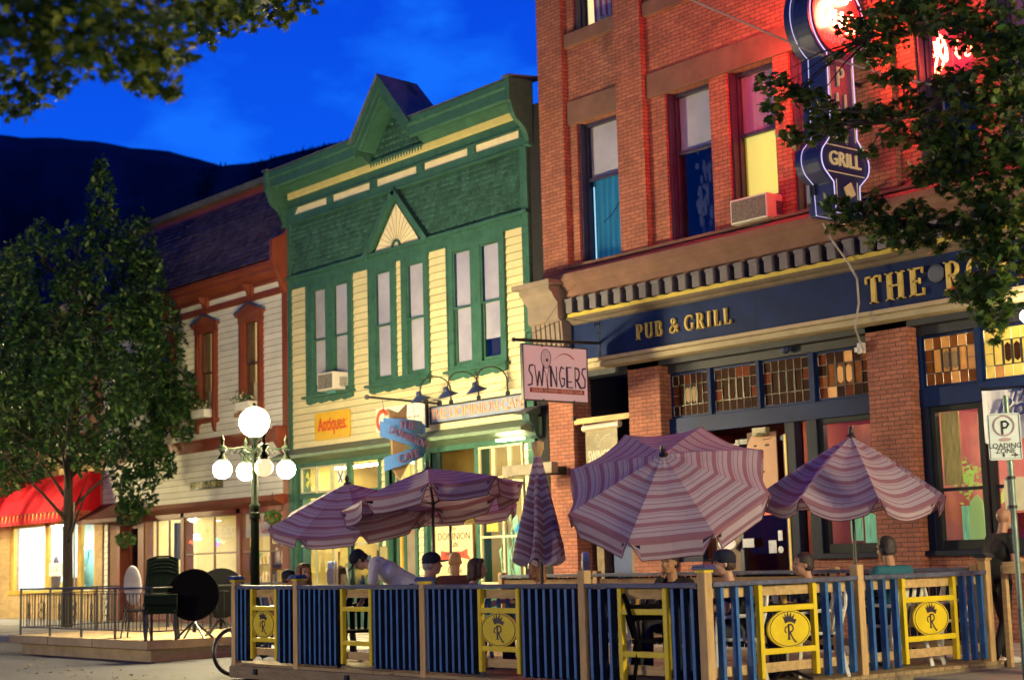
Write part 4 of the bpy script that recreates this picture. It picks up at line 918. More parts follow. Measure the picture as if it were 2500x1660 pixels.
mb = MB(); mb.box(-14.0, -10.5, 2.2, 2.6, .2, 1.95); mb.build('bar_counter', pm('dark_red_bar', (.12, .01, .03), .4), s4)
mb = MB(); mb.sph((-12.95, 1.0, 1.95), .05); mb.sph((-12.8, 1.4, 1.9), .03); mb.build('bar_light', em('violet_bulb', (.6, .5, 1), 12), s4)
shelfgoods(B, -13.6, -11.6, 2.6, .8, 1.8, 2, seed=6); shelfgoods(B, -18.2, -16.5, 3.4, .6, 2.8, 4, seed=8)
# entrance door
mb = MB(); frame(mb, -17.55, -16.45, .17, 3.3, .28, .36, .09, .9); d1 = mb.build('door', pm('near_black_navy', (.012, .014, .03), .4), B, bev=.006)
mb = MB(); mb.quad((-17.46, .32, 1.0), (-16.54, .32, 1.0), (-16.54, .32, 3.2), (-17.46, .32, 3.2)); mb.build('pane', M_glassg, d1)
mb = MB(); mb.box(-18.3, -17.6, .40, .42, .3, 3.25); d2 = mb.build('side_panel', pm('brown_stained_panel', (.10, .035, .02), .4, .3, 4), B)
def poster():  # portrait poster : plain sepia face
    M_f = pm('sepia_poster_face', (.48, .26, .15), .6, .2, 1.5); M_h = pm('poster_dark_tone', (.08, .035, .02), .6)
    m = MB(); m.box(-17.62, -17.0, .24, .26, 2.2, 3.2); p = m.build('poster', M_h, B)
    m = MB(); m.prism([(-17.36+.30*math.cos(R(a))*(1.05), 2.72+.5*math.sin(R(a))) for a in range(-80, 260, 14)][:22], 'y', .236, .24); m.box(-17.4, -17.01, .237, .24, 2.3, 3.18); m.build('poster_face', M_f, p)
    m = MB()
    m.sph((-17.2, .236, 2.98), (.055, .003, .02)); m.sph((-17.45, .236, 2.98), (.04, .003, .018)); m.sph((-17.34, .236, 2.56), (.075, .003, .022)); m.sph((-17.37, .236, 2.72), (.03, .003, .012))
    m.bar((-17.28, .236, 3.07), (-17.1, .236, 3.08), .015, .004, (0, 1, 0)); m.build('poster_features', M_h, p)
poster()
for o in col.objects:
    if o.name == 'poster': o.location = (.37, 0, .18)
mb = MB()
mb.cb((-17.3, .21, 1.62), (.24, .008, .14)); mb.cb((-16.85, .275, 1.55), (.16, .008, .2)); mb.build('door_notice', pm('white_notice', (.5, .5, .55), .6), d1)
mb = MB(); mb.cb((-16.68, .275, 1.72), (.09, .008, .16)); mb.lathe([(.0, 0), (.055, 0), (.055, .008), (0, .008)], (0, 0, 0), 16, Matrix.Translation((-16.68, .275, 1.5)) @ Matrix.Rotation(R(90), 4, 'X')); mb.build('door_sticker', pm('white_sticker', (.6, .58, .6), .5), d1)
mb = MB(); mb.lathe([(.0, 0), (.16, 0), (.16, .01), (0, .01)], (0, 0, 0), 20, Matrix.Translation((-17.75, .2, 1.62)) @ Matrix.Diagonal((1.2, 1, .6, 1)) @ Matrix.Rotation(R(90), 4, 'X')); mb.build('oval_notice', pm('white_sticker', (.6, .58, .6)), d1)
mb = MB(); mb.box(-17.5, -16.5, .26, .275, 2.05, 2.2); mb.build('red_lit_strip', em('red_lit_strip', (.7, .06, .02), .6), d1)
mb = MB(); mb.box(-16.43, -16.40, .18, .2, .3, 3.3); mb.build('brass_edge_glint', em('brass_glint', (.8, .5, .1), .5), d1)  # glowing sliver, the glint on the brass is painted in
mb = MB(); mb.cb((-16.9, .18, 3.38), (.28, .1, .12)); mb.lathe([(.0, 0), (.1, 0), (.1, .05), (0, .05)], (-16.9, .14, 3.3)); mb.build('entrance_light', pm('fixture_glass', (.2, .16, .08), .4), B)
mb = MB(); mb.sph((-16.25, .12, 4.62), .07); mb.cyl((-16.25, .15, 4.62), (-16.2, .3, 4.7), .03); mb.build('camera_dome', pm('blue_dome', (.03, .04, .12), .15), B, smooth=True)
# side doorway with beam and glass sign
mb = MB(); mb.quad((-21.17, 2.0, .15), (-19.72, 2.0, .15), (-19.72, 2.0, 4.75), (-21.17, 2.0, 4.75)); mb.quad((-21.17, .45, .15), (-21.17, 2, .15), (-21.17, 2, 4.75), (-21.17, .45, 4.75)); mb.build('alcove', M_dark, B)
mb = MB(); mb.box(-21.15, -19.72, .0, .06, 3.83, 3.93); mb.build('alcove_beam', M_tanh, B, bev=.006)
mb = MB(); mb.box(-20.98, -20.8, .3, .5, .15, 2.9); mb.box(-20.15, -20.0, .35, .45, .15, 2.6); mb.build('alcove_post', pm('shaded_tan_post', (.16, .12, .08), .8, .4, 6), B)  # tan darkened to hold the shade of the alcove
mb = MB(); mb.box(-20.65, -20.2, .4, .45, .15, 2.3); mb.build('alcove_panel', pm('blue_panel', (.04, .06, .16), .6), B)
t = thing('glass_sign', 'clear acrylic panel etched Swingers, hanging from the doorway beam on a white tube', 'sign', (-20.45, .02, 3.3))
mb = MB(); mb.cyl((-.47, 0, .44), (.47, 0, .46), .06, n=14); mb.cyl((-.47, 0, .44), (-.47, 0, .53), .01); mb.cyl((.4, 0, .46), (.4, 0, .54), .01); mb.build('tube', pm('brushed_tube', (.55, .45, .35), .35, metal=.3), t, smooth=True)
mb = MB(); mb.box(-.42, .40, -.006, .006, -.42, .42); mb.build('panel', pm('edge_lit_acrylic', (.24, .20, .12), .25, .4, 3), t)
M_etch = em('etched_glow', (.75, .72, .5), .45)
text('SWINGERS', .3, M_etch, t, MF(0, -.01, -.08), sx=.5, ext=.001); mb = MB(); mb.box(-.38, .36, -.012, -.006, -.38, -.3); mb.ring([(-.1+.07*math.cos(a), -.01, .2+.11*math.sin(a)) for a in np.linspace(0, 6.28, 20)], .005, 4); mb.ring([(-.02, -.01, .2), (.1, -.01, .28), (.24, -.01, .3), (.3, -.01, .2)], .006, 4); mb.build('etched_racket', M_etch, t)
# corner timber sign beam at the alley
mb = MB(); mb.box(-21.95, -20.6, -1.05, -.9, 2.93, 3.12); o = tag(mb.build('timber_beam', pm('weathered_grey_timber', (.2, .17, .13), .8, .3, 5), bev=.01), 'weathered grey timber beam in front of the brick pier, behind the furled parasol', 'beam')
mb = MB(); [mb.ring([(x, -1.08, 2.93), (x-.05, -1.1, 2.84), (x, -1.1, 2.8)], .01, 5) for x in (-21.85, -21.6)]; mb.box(-21.55, -21.4, -.9, .0, 2.95, 3.1); mb.build('bracket', M_black, o)
# hanging Swingers sign, square to the facade
t = thing('hanging_sign', 'white framed Swingers social lounge and squash club sign with a racket', 'sign', (-20.27, -1.2, 4.6))
SX = 0
mb = MB(); mb.ring([(0, 1.08, .6), (0, -.9, .53)], .028, 8); mb.sph((0, -.9, .53), .04); mb.ring([(0, 1.08, 1.0), (0, 1.08, .3)], .018, 8)
for k in (-1, 1): mb.ring([(0, 1.04-.08*math.cos(a)*1, .86+k*.0+.08*math.sin(a)) for a in np.linspace(0, 5, 14)], .008, 5)
mb.ring([(0, -.55+.07*math.cos(a), .61+.07*math.sin(a)) for a in np.linspace(0, 4.8, 14)], .008, 5); mb.ring([(0, 1.05, .95), (0, .3, 1.0), (0, -.5, .66)], .005, 4)
mb.box(-.01, .01, -.72, .72, .465, .48)
for y in (-.5, .35): mb.box(-.012, .012, y-.012, y+.012, .45, .56)
mb.build('bracket', M_black, t)
mb = MB(); mb.box(-.03, .03, -.72, .72, -.47, .46); mb.build('panel', pm('white_acrylic_sign', (.74, .80, .95), .35, .04, 1), t)
mb = MB(); mb.box(-.035, .035, -.745, -.72, -.49, .48); mb.box(-.035, .035, .72, .745, -.49, .48); mb.box(-.035, .035, -.72, .72, -.49, -.468); mb.box(-.035, .035, -.72, .72, .458, .48)
for y in (-.3, .4): mb.box(-.04, .04, y-.015, y+.015, -.48, -.45); mb.box(-.04, .04, y-.015, y+.015, .44, .47)
mb.build('frame', M_black, t, bev=.004)
M_nv = pm('navy_letters', (.02, .02, .08), .5)
# art deco lettering drawn as strokes : (y from left 0..1.36, z)
mb = MB()
def stw(pts, w_, x0=.031, x1=.035):
    P = [Vector(p) for p in pts]
    for i in range(len(P)-1):
        d = (P[i+1]-P[i]).normalized(); q = Vector((-d.y, d.x))*w_/2; e = d*w_*.15
        pl = [P[i]+q-e, P[i+1]+q+e, P[i+1]-q+e, P[i]-q-e]; mb.prism([(p.x-.68, p.y) for p in pl], 'x', x0, x1)
H0, H1 = -.23, .12
S_ = lambda x: stw([(x+.13, H1), (x+.05, H1-.01), (x+.03, .03), (x+.10, -.08), (x+.09, H0+.02), (x, H0)], .028)
S_(.04)
stw([(.20, H1), (.25, H0)], .02); stw([(.25, H0), (.30, H1-.1)], .035); stw([(.30, H1-.1), (.35, H0)], .02); stw([(.35, H0), (.40, H1)], .035)
stw([(.56, H0), (.56, H1)], .045); stw([(.56, H1), (.69, H0)], .03); stw([(.69, H0), (.69, H1)], .02)
stw([(.86, .09), (.80, H1), (.76, 0), (.76, -.1), (.80, H0), (.86, H0+.04), (.87, -.08), (.81, -.08)], .026)
stw([(.93, H0), (.93, H1)], .045); stw([(.93, H1), (1.04, H1)], .02); stw([(.93, -.13), (1.04, -.13)], .02); stw([(.93, H0), (1.06, H0)], .02)
stw([(1.12, H0), (1.12, H1)], .02); stw([(1.12, H1), (1.2, H1-.02), (1.22, .03), (1.2, -.07), (1.12, -.10)], .03); stw([(1.16, -.1), (1.24, H0)], .04)
S_(1.25)
mb.build('lettering', M_nv, t)
mb = MB(); rp = [(-.22+.11*math.cos(a)*(1+.12*math.sin(a)), .24+.16*math.sin(a)) for a in np.linspace(0, 2*math.pi, 25)]
mb.ring([(.034, p[0], p[1]) for p in rp], .006, 5)
for i in range(-3, 4): mb.ring([(.033, -.22+i*.03, .24-.14*math.sqrt(1-(i/3.7)**2)), (.033, -.22+i*.03, .24+.14*math.sqrt(1-(i/3.7)**2))], .0015, 4)
for i in range(-4, 5): mb.ring([(.033, -.22-.1*math.sqrt(1-(i/4.6)**2), .24+i*.032), (.033, -.22+.1*math.sqrt(1-(i/4.6)**2), .24+i*.032)], .0015, 4)
stw([(.39, .12), (.47, -.1)], .01); stw([(.53, .12), (.47, -.1)], .01); stw([(.47, -.1), (.49, -.34)], .028)
mb.build('racket', M_nv, t); mb = MB(); mb.sph((.036, -.2, .22), (.004, .028, .028)); mb.build('ball', M_nv, t)
mb = MB(); A1 = [(-.08+.5*s, .2+.16*math.sin(s*2.6)) for s in np.linspace(0, 1, 14)]; A2 = [(p[0], p[1]-.03*(i/13)) for i, p in enumerate(A1)][::-1]
mb.prism(A1+A2, 'x', .031, .034); mb.box(.03, .034, -.6, .64, -.345, -.265); mb.build('red_brown_swoosh', pm('brick_red_print', (.28, .06, .04), .5), t)
text('SOCIAL LOUNGE • SQUASH CLUB', .075, pm('white_sign_paint', (.72, .68, .6)), t, MF(.035, .02, -.305, R(90)), ext=.001, sx=1.0)
mb = MB(); [mb.ring([(0, .42, -.49-.03*i), (0, .42, -.515-.03*i)], .008 if i % 2 else .004, 5) for i in range(9)]; mb.sph((0, .42, -.76), .04, 10, 8); mb.build('chain', M_black, t)
# lantern bracket by the alley
t = thing('roofed_letter_bracket', 'small dark roofed bracket box on the corner by the alley', 'bracket', (-22.1, -.15, 4.0))
mb = MB(); mb.prism([(-.3, .1), (0, .22), (.05, .22), (.05, .1)], 'x', -.16, .16); mb.prism([(-.2, .1), (.05, .1), (.05, -.35), (-.02, -.3), (-.1, -.1), (-.18, -.02)], 'x', -.1, .1); mb.build('box', pm('dark_teal_paint', (.015, .05, .05), .5), t, bev=.006)
mb = MB(); mb.prism([(-.32, .1), (0.02, .235), (.02, .25), (-.34, .11)], 'x', -.18, .18); mb.build('roof', M_roofm, t)
# air conditioner in the brick building
a_ = aircon('boxy window air conditioner under the yellow lit blind', (-16.55, .3, 6.7), .78, .40, .55)
# neon blade sign
t = thing('neon_sign', 'tall navy keyhole shaped neon blade sign with red script and grill lettering', 'neon sign', (-14.2, -.78, 6.4))
cz = 2.85; rr_ = .66
def key(r):  # outline in (y,z)
    o_ = [(r*math.cos(R(a)), cz+r*math.sin(R(a))) for a in range(-62, 243, 8)]
    e = r-rr_; c_ = .33+e
    lo = [(-c_, 1.05)]+[(-.36-(.22+e)*math.cos(R(a)), .68+(.26+e)*math.sin(R(a))) for a in range(60, -61, -15)]+[(-c_, .35), (-c_+.02, -.1), (c_-.02, -.1), (c_, .35)]+[(.36+(.22+e)*math.cos(R(a)), .68+(.26+e)*math.sin(R(a))) for a in range(-60, 61, 15)]+[(c_, 1.05)]
    return o_+lo
KP = key(rr_)
mb = MB(); mb.prism(KP, 'x', -.45, 0)
for a in (150, 30): mb.bar((-.2, rr_*math.cos(R(a)), cz+rr_*math.sin(R(a))), (-.2, (rr_+.15)*math.cos(R(a)), cz+(rr_+.15)*math.sin(R(a))), .2, .14, (1, 0, 0))
cab = mb.build('cabinet', pm('deep_navy_enamel', (.012, .02, .09), .35, .2, 3, spec=.6), t, bev=.015)
mb = MB(); mb.ring([(.03, p[0], p[1]) for p in key(rr_-.03)], .010, 6, closed=True); mb.ring([(-.3, p[0]*1.02, p[1]) for p in key(rr_+.012)], .006, 6, closed=True)
mb.build('white_neon_outline', em('bluish_white_neon', (.6, .55, .95), .9), t)
mb = MB(); mb.lathe([(.0, 0), (.55, 0), (.55, .02), (0, .02)], (0, 0, 0), 32, Matrix.Translation((.005, 0, cz+.02)) @ Matrix.Rotation(R(90), 4, 'Y')); mb.build('red_disc', pm('red_face_paint', (.55, .05, .06), .4), t)
mb = MB()
def tube(pts, r=.024, x=.07): mb.ring([(x, p[0], p[1]+cz) for p in pts], r, 8)
el = lambda cy, c_, ry, rz_, a0=0, a1=360, k=.25: [(cy+ry*math.cos(R(a))+k*rz_*math.sin(R(a)), c_+rz_*math.sin(R(a))) for a in np.linspace(a0, a1, 22)]
tube(el(-.3, .03, .1, .2)); tube([(-.1, .1), (-.12, -.12), (-.02, -.16), (.04, -.02), (.06, .1)]); tube([(.06, .1), (.06, -.12), (.12, -.15)]); tube(el(.22, -.06, .06, .12, 60, 330)); tube([(.34, .06), (.3, .1), (.27, .04), (.36, -.06), (.32, -.15), (.26, -.12)])
tube([(-.42, .38), (-.3, .45), (-.1, .48), (.1, .45), (.3, .36)], .02); tube(el(0, .3, .2, .07), .018)
ns_ = mb.build('red_script_neon', em('red_neon_core', (1, .06, .03), 420), t)
n2_ = ns_.copy(); col.objects.link(n2_); n2_.parent = t; n2_.location = (-.62, 0, 0)
mb = MB(); rr = random.Random(3)
for i in range(9):
    y = -.36+i*.08; tube([(y, -.3), (y+.05, -.24-rr.random()*.05), (y+.06, -.36), (y+.02, -.42+rr.random()*.05), (y-.03, -.34)], .009)
mb.build('dim_script_neon', em('dim_red_neon', (1, .05, .05), 3), t)
M_offn = em('cream_tube_glow', (.55, .42, .25), .35)  # weak glow stands for lamp light on the unlit tubes
for s_, z in (('P', 1.95), ('U', 1.55), ('B', 1.16)): text(s_, .44, M_offn, t, MF(.02, 0, z, R(90)), 'column_letter', ext=.015, sx=.85, off=-.004)
text('GRILL', .3, em('cream_letter_glow', (.6, .42, .2), .5), t, MF(.02, 0, .70, R(90)), 'lettering', ext=.015, sx=.95)  # glow stands for lamp light on the cream letters
mb = MB()
for y0, z0, y1, z1 in ((-.42, .9, .42, .9), (-.42, .5, .42, .5), (-.24, .4, -.24, .0), (.24, .4, .24, .0), (-.26, 2.15, -.26, 1.0), (.26, 2.15, .26, 1.0)): mb.ring([(.03, y0, z0), (.03, y1, z1)], .009, 6)
mb.build('gold_neon_bars', M_offn, t)
mb = MB(); mb.cb((.03, .05, .25), (.02, .2, .2), rot=(.5, 0, 0)); mb.build('loose_plate', pm('cream_letter_paint', (.6, .48, .3)), t)
mb = MB(); [mb.box(-.25, -.2, .3, .8, z, z+.06) for z in (.3, 2.0, 2.9)]; mb.box(-.32, -.28, -.36, -.33, .2, .5) ; mb.build('mount', M_black, t)
mb = MB(); mb.box(-.43, -.38, -.36, -.32, .1, .4); mb.build('junction_box', pm('grey_box', (.2, .22, .28), .5), t)
# red neon in the next window
t = thing('window_neon', 'red neon script hanging inside the brick building window beyond the blade sign', 'neon sign', (-13.0, .38, 8.6))
mb = MB(); mb.ring([(p[0]*1, -.03, p[1]) for p in el(-.2, 0, .07, .22, 100, 400, .35)], .018, 6); mb.ring([(.0, -.03, .15), (.1, -.03, .22), (.06, -.03, 0), (.12, -.03, -.08)], .016, 6); mb.ring([(p[0], -.03, p[1]) for p in el(.27, 0, .05, .08, 0, 330, .2)], .014, 6); mb.ring([(.36, -.03, .1), (.38, -.03, -.08)], .014, 6)
mb.build('neon_tube', em('orange_red_neon', (1, .10, .04), 50), t); mb = MB(); mb.box(-.35, .45, 0, .01, -.25, .3); mb.build('backing', pm('magenta_backing', (.3, .03, .1), .6), t)
# ---------------------------------------------------------------- white building with mansard roof
Wt = thing('shop_building', 'white clapboard shop building with brick red trim and dark curved mansard roof', 'building')
M_white = pm('white_siding_paint', (.66, .63, .55), .6, .1, 2, .1, 50, isl=.07, spec=.2)
M_redt = pm('brick_red_trim_paint', (.17, .036, .018), .5, .2, 3)
M_shg = pm('dark_slate_shingle', (.085, .065, .10), .8, .5, 4, c2=(.15, .09, .12), c2t=.55, isl=.3, spec=.15)
wx0, wx1 = -40.3, -30.85
uw = [(-37.25, -36.15), (-35.1, -34.0), (-32.95, -31.85)]
mb = MB(); hs = [(a+.05, b-.05, 5.05, 7.45) for a, b in uw]
clap(mb, wx0, wx1-.15, 4.6, 7.7, .15, hs, 0, .022); clap(mb, wx0, wx1-.12, 3.06, 4.3, .15, (), -.0, .022); clap(mb, -40.2, -40.0, .15, 3.0, .15, (), 0, .02)
mb.build('clapboard_wall', M_white, Wt)
mb = MB(); sfh = [(-37.85, -35.9, .9, 2.75), (-35.7, -33.15, .9, 2.72), (-32.95, -31.0, .9, 2.75), (-39.5, -38.2, .15, 2.65)]
wall(mb, wx0, wx1, .15, 8.0, .04, [(p[0]+.28, p[1]-.28, 5.1, 7.25) for p in uw]+sfh, .2); mb.quad((wx0, .04, .15), (wx0, 8, .15), (wx0, 8, 8), (wx0, .04, 8))
mb.build('wall', pm('brown_wall', (.14, .06, .03), .7), Wt)
mb = MB(); mb.box(wx1-.15, wx1+.08, -.05, .05, .15, 8.3); mb.box(wx0, wx1-.15, -.05, .05, 7.7, 7.86); mb.box(wx0, wx1-.15, -.06, .05, 8.0, 8.1); mb.box(wx0, wx1-.15, -.05, .05, 4.3, 4.6); mb.box(wx0, wx1-.15, -.1, .05, 4.52, 4.6)
for x in (-38.7, -36.65, -34.55, -32.4): mb.box(x-.13, x+.13, -.09, .05, 7.8, 8.1); mb.prism([(-.3, 8.1), (-.09, 8.1), (-.09, 7.86)], 'x', x-.06, x+.06)
mb.prism([(-.35, 8.45), (-.35, 8.35), (-.28, 8.3), (-.28, 8.22), (-.18, 8.15), (-.1, 8.1), (.05, 8.1), (.05, 8.48)], 'x', wx0, wx1)
mb.prism([(-.4, 8.9), (-.4, 8.45), (-.35, 8.2), (-.22, 8.05), (-.1, 7.7), (.1, 7.7), (.9, 9.4), (.9, 10.6), (.55, 10.5), (.3, 9.6), (-.1, 9.05)], 'x', wx1-.1, wx1+.05)
mb.prism([(.75, 10.55), (.75, 10.78), (.9, 10.78), (.9, 10.55)], 'x', wx0, wx1-.1)
mb.prism([(-.35, 3.06), (-.3, 2.95), (.05, 2.8), (.05, 3.1)], 'x', -38.1, wx1-.1)
mb.prism([(-.3, 4.62), (-.3, 4.3), (.0, 3.9), (.0, 4.62)], 'x', wx1-.2, wx1)
for x in (-37.95, -35.8, -33.05, -31.0): mb.box(x-.09, x+.09, -.03, .06, .15, 2.85)
mb.box(-37.9, wx1-.15, -.04, .06, .15, .9); mb.box(-37.9, -31, -.03, .06, 2.72, 2.84)
mb.build('trim', M_redt, Wt, bev=.008)
mb = MB(); mb.box(wx0, wx1-.15, -.02, .045, 7.86, 8.0); mb.build('frieze_panel', M_white, Wt)
# mansard : concave shingled roof
mb = MB(); pr = [(-.36, 8.48), (-.2, 8.75), (-.02, 9.1), (.14, 9.5), (.34, 9.95), (.72, 10.55)]
for i in range(len(pr)-1): mb.quad((wx0, pr[i][0], pr[i][1]), (wx1-.1, pr[i][0], pr[i][1]), (wx1-.1, pr[i+1][0], pr[i+1][1]), (wx0, pr[i+1][0], pr[i+1][1]))
mb.quad((wx0, .9, 10.95), (wx1, .9, 10.95), (wx1, 8, 10.9), (wx0, 8, 10.9)); mb.quad((wx0, .04, 8), (wx0, .72, 10.55), (wx0, 8, 10.55), (wx0, 8, 8))
mb.quad((wx1, .5, 8), (wx1, .9, 10.95), (wx1, 8, 10.9), (wx1, 8, 8))
rf = mb.build('roof', pm('roof_deck', (.03, .025, .04), .8), Wt, fixn=False)
mb = MB(); tot = 0; seg = []
for i in range(len(pr)-1): l_ = math.dist(pr[i], pr[i+1]); seg.append((tot, l_)); tot += l_
def prp(s):
    for i, (a, l_) in enumerate(seg):
        if s <= a+l_ or i == len(seg)-1: t = (s-a)/l_; return (pr[i][0]+(pr[i+1][0]-pr[i][0])*t, pr[i][1]+(pr[i+1][1]-pr[i][1])*t)
s = 0; row = 0
while s < tot-.1:
    p0 = prp(s); p1 = prp(min(tot, s+.19)); x = wx0-(.1 if row % 2 else 0); row += 1; s += .16
    while x < wx1-.15:
        w_ = random.uniform(.17, .24); a, b = max(x, wx0)+.006, min(x+w_, wx1-.12)-.006; x += w_
        if b-a < .03: continue
        d = .035+random.uniform(0, .022); e = random.uniform(-.015, .015)
        mb.add([(a, p0[0]-d, p0[1]+e), (b, p0[0]-d, p0[1]+e*.5), (b, p1[0]-.005, p1[1]), (a, p1[0]-.005, p1[1]), (a, p0[0], p0[1]), (b, p0[0], p0[1])], [(0, 1, 2, 3), (0, 4, 5, 1)])
mb.build('roof_shingles', M_shg, rf, fixn=False)
mb = MB(); mb.prism([(.6, 10.78), (.55, 10.9), (.8, 10.96), (.9, 10.96), (.9, 10.78)], 'x', wx0, wx1-.1); mb.build('roof_coping', M_roofm, rf)
mb = MB(); mb.box(-36.6, -36.2, 2.2, 2.6, 10.9, 11.5); mb.build('roof_vent', M_dark, rf)
# upper windows with pediments and flower boxes
for i, (a, b) in enumerate(uw):
    mb = MB(); c = (a+b)/2
    for x in (a+.12, b-.12): mb.box(x-.12, x+.12, -.06, .05, 4.95, 7.28); mb.box(x-.07, x+.07, -.09, -.06, 5.05, 7.2); mb.prism([(-.12, 5.0), (-.12, 5.1), (-.03, 5.1), (-.03, 4.75), (-.08, 4.8)], 'x', x-.06, x+.06)
    mb.box(a, b, -.08, .05, 7.22, 7.38); mb.prism([(a-.08, 7.38), (b+.08, 7.38), (b+.08, 7.44), (c, 7.64), (a-.08, 7.44)], 'y', -.12, .05); mb.box(a-.05, b+.05, -.16, .05, 4.98, 5.08)
    wn = mb.build('window', M_redt, Wt, bev=.006)
    mb = MB(); mb.prism([(a-.1, 7.445), (c, 7.66), (b+.1, 7.445), (b+.1, 7.47), (c, 7.69), (a-.1, 7.47)], 'y', -.15, .04); mb.build('pediment_flashing', pm('blue_flashing', (.05, .09, .2), .4, metal=.3), wn)
    x0, x1 = a+.28, b-.28
    mb = MB(); frame(mb, x0, x1, 6.2, 7.24, .0, .03, .04); frame(mb, x0, x1, 5.1, 6.24, .035, .065, .04); s_ = mb.build('sash', pm('dark_brown_sash', (.08, .03, .02), .5), wn)
    mb = MB(); mb.quad((x0, .02, 5.1), (x1, .02, 5.1), (x1, .02, 7.24), (x0, .02, 7.24)); mb.build('pane', M_glass, s_)
    mb = MB(); z = 7.2
    while z > (5.8 if i else 7.0): mb.cb(((x0+x1)/2, .09, z), (x1-x0-.04, .024, .003), rot=(.5, 0, 0)); z -= .032
    mb.build('blind_slats', pm('cream_slats', (.6, .5, .3), .6), s_)
    mb = MB(); n = 12
    for (ca, cb_) in ((x0, x0+.15), (x1-.12, x1)):
        vs = []
        for k in range(n+1): x = ca+(cb_-ca)*k/n; vs += [(x, .2+.015*math.sin(k*1.5), 5.12), (x, .2+.015*math.sin(k*1.5), 5.8)]
        mb.add(vs, [(2*k, 2*k+2, 2*k+3, 2*k+1) for k in range(n)])
    mb.build('curtain', pm('cream_lace', (.55, .5, .4), .8), s_, fixn=False)
    mb = MB(); mb.quad((x0-.1, .8, 5), (x1+.1, .8, 5), (x1+.1, .8, 7.4), (x0-.1, .8, 7.4)); mb.quad((x0-.1, .25, 5), (x0-.1, .8, 5), (x0-.1, .8, 7.4), (x0-.1, .25, 7.4)); mb.build('lit_room', em('lamplit_yellow_room', (1, .72, .25), (.06, .38, .5)[i] ) if 0 else em('lamplit_room_%d' % i, (1, .72, .25), (.05, .42, .55)[i]), s_, fixn=False)
    if i:
        fb = thing('flower_box', 'white window box with pale flowers under the %s upstairs window of the white building' % ('middle' if i == 1 else 'lamp side'), 'flower box', (c, -.05, 5.1))
        mb = MB(); mb.prism([(-.24, 0), (-.24, .2), (.0, .2), (0, 0)], 'x', -.33, .33); mb.build('box', M_white, fb, bev=.008)
        mb = MB(); rr = random.Random(i); mb2 = MB()
        for k in range(170):
            x, y, z = rr.uniform(-.36, .3)+(-.12 if rr.random() < .5 else 0), rr.uniform(-.3, 0), .2+abs(rr.gauss(0, .1)); q = Vector((rr.gauss(0, 1), rr.gauss(0, 1), rr.gauss(0, 1))).normalized()*.035; u = q.cross(Vector((rr.random(), 1, 0))).normalized()*.03
            v = Vector((x, y, z)); (mb if k % 4 else mb2).quad(v-q, v-u, v+q, v+u)
        mb.build('foliage', pm('flowerbox_leaf', (.05, .11, .03), .6), fb, fixn=False); mb2.build('blossom', pm('pale_blossom', (.6, .5, .35), .6), fb, fixn=False)
# ground floor shop
room(Wt, -38.0, -30.95, .3, 3.6, .15, 2.95, pm('pale_shop_wall', (.76, .68, .42), .8, .1), M_fl)
panel(Wt, -37.4, -36.2, 1.4, 1.6, 2.85, (1, .84, .42), 85); panel(Wt, -35.4, -33.4, 1.4, 1.6, 2.85, (1, .82, .4), 75); panel(Wt, -32.6, -31.4, 1.4, 1.6, 2.85, (1, .8, .4), 50)
mb = MB()
for a, b, xs in ((-37.85, -35.9, (-37.2, -36.55)), (-35.7, -33.15, (-34.25,)), (-32.95, -31.0, (-32.3, -31.65))):
    frame(mb, a, b, .9, 2.73, -.0, .05, .04)
    for x in xs: mb.box(x-.02, x+.02, .003, .047, .94, 2.69)
    if a > -36: mb.box(a+.04, b-.04, .005, .045, 1.8, 1.835)
sw_ = mb.build('shop_window', pm('red_brown_muntin', (.12, .05, .03), .5), Wt)
mb = MB(); mb.quad((-37.85, .03, .9), (-31, .03, .9), (-31, .03, 2.75), (-37.85, .03, 2.75)); mb.build('pane', M_glassg, sw_)
mb = MB(); z = 2.68
while z > 1.0: mb.cb((-34.43, .3, z), (2.45, .03, .003), rot=(.5, 0, 0)); z -= .04
mb.build('blind_slats', pm('ivory_slats', (.75, .68, .5), .6), sw_)
mb = MB(); mb.quad((-36.5, .12, 1.7), (-36.02, .12, 1.7), (-36.02, .12, 2.62), (-36.5, .12, 2.62)); mb.build('dark_notice', pm('olive_notice', (.09, .08, .05), .7), sw_)
text('SUBS', .36, pm('white_window_letters', (.75, .75, .65), .5), sw_, MF(-33.75, .0, 2.3), shear=.3, ext=.002)
text('Y', .36, pm('yellow_window_letters', (.75, .65, .2), .5), sw_, MF(-34.55, .0, 2.3), ext=.002)
mb = MB(); mb.box(-32.9, -31.05, .1, .12, 2.15, 2.7); wb = mb.build('banner', pm('white_banner', (.7, .62, .5), .7), sw_)
M_redl = pm('red_banner_letters', (.5, .03, .02), .5)
text('STEAK & CHEESE', .2, M_redl, wb, MF(-32.0, .09, 2.55), shear=.2, sx=1.0, ext=.002); text('Hot Sandwiches', .2, M_redl, wb, MF(-31.95, .09, 2.3), sx=.95, ext=.002)
for nm, x, z, c in (('red_open_sign', -35.5, 2.1, (1, .15, .05)), ('coloured_open_sign', -34.2, 2.12, (.1, .9, .5)), ('coloured_open_sign', -33.95, 2.07, (1, .5, .3)), ('coloured_open_sign', -34.22, 2.02, (.3, .1, 1))):
    mb = MB(); mb.ring([(x-.1, .07, z), (x-.03, .07, z+.05), (x+.03, .07, z-.03), (x+.1, .07, z+.03)], .014, 6); mb.build(nm, em(nm+str(x), c, 2.5), sw_)
mb = MB(); mb.prism([(-37.6, 2.2), (-37.25, 2.2), (-37.35, 2.35), (-37.5, 2.35)], 'y', 1.0, 1.3); mb.build('pendant_lamp', em('pendant_glow', (1, .95, .8), 12), sw_)
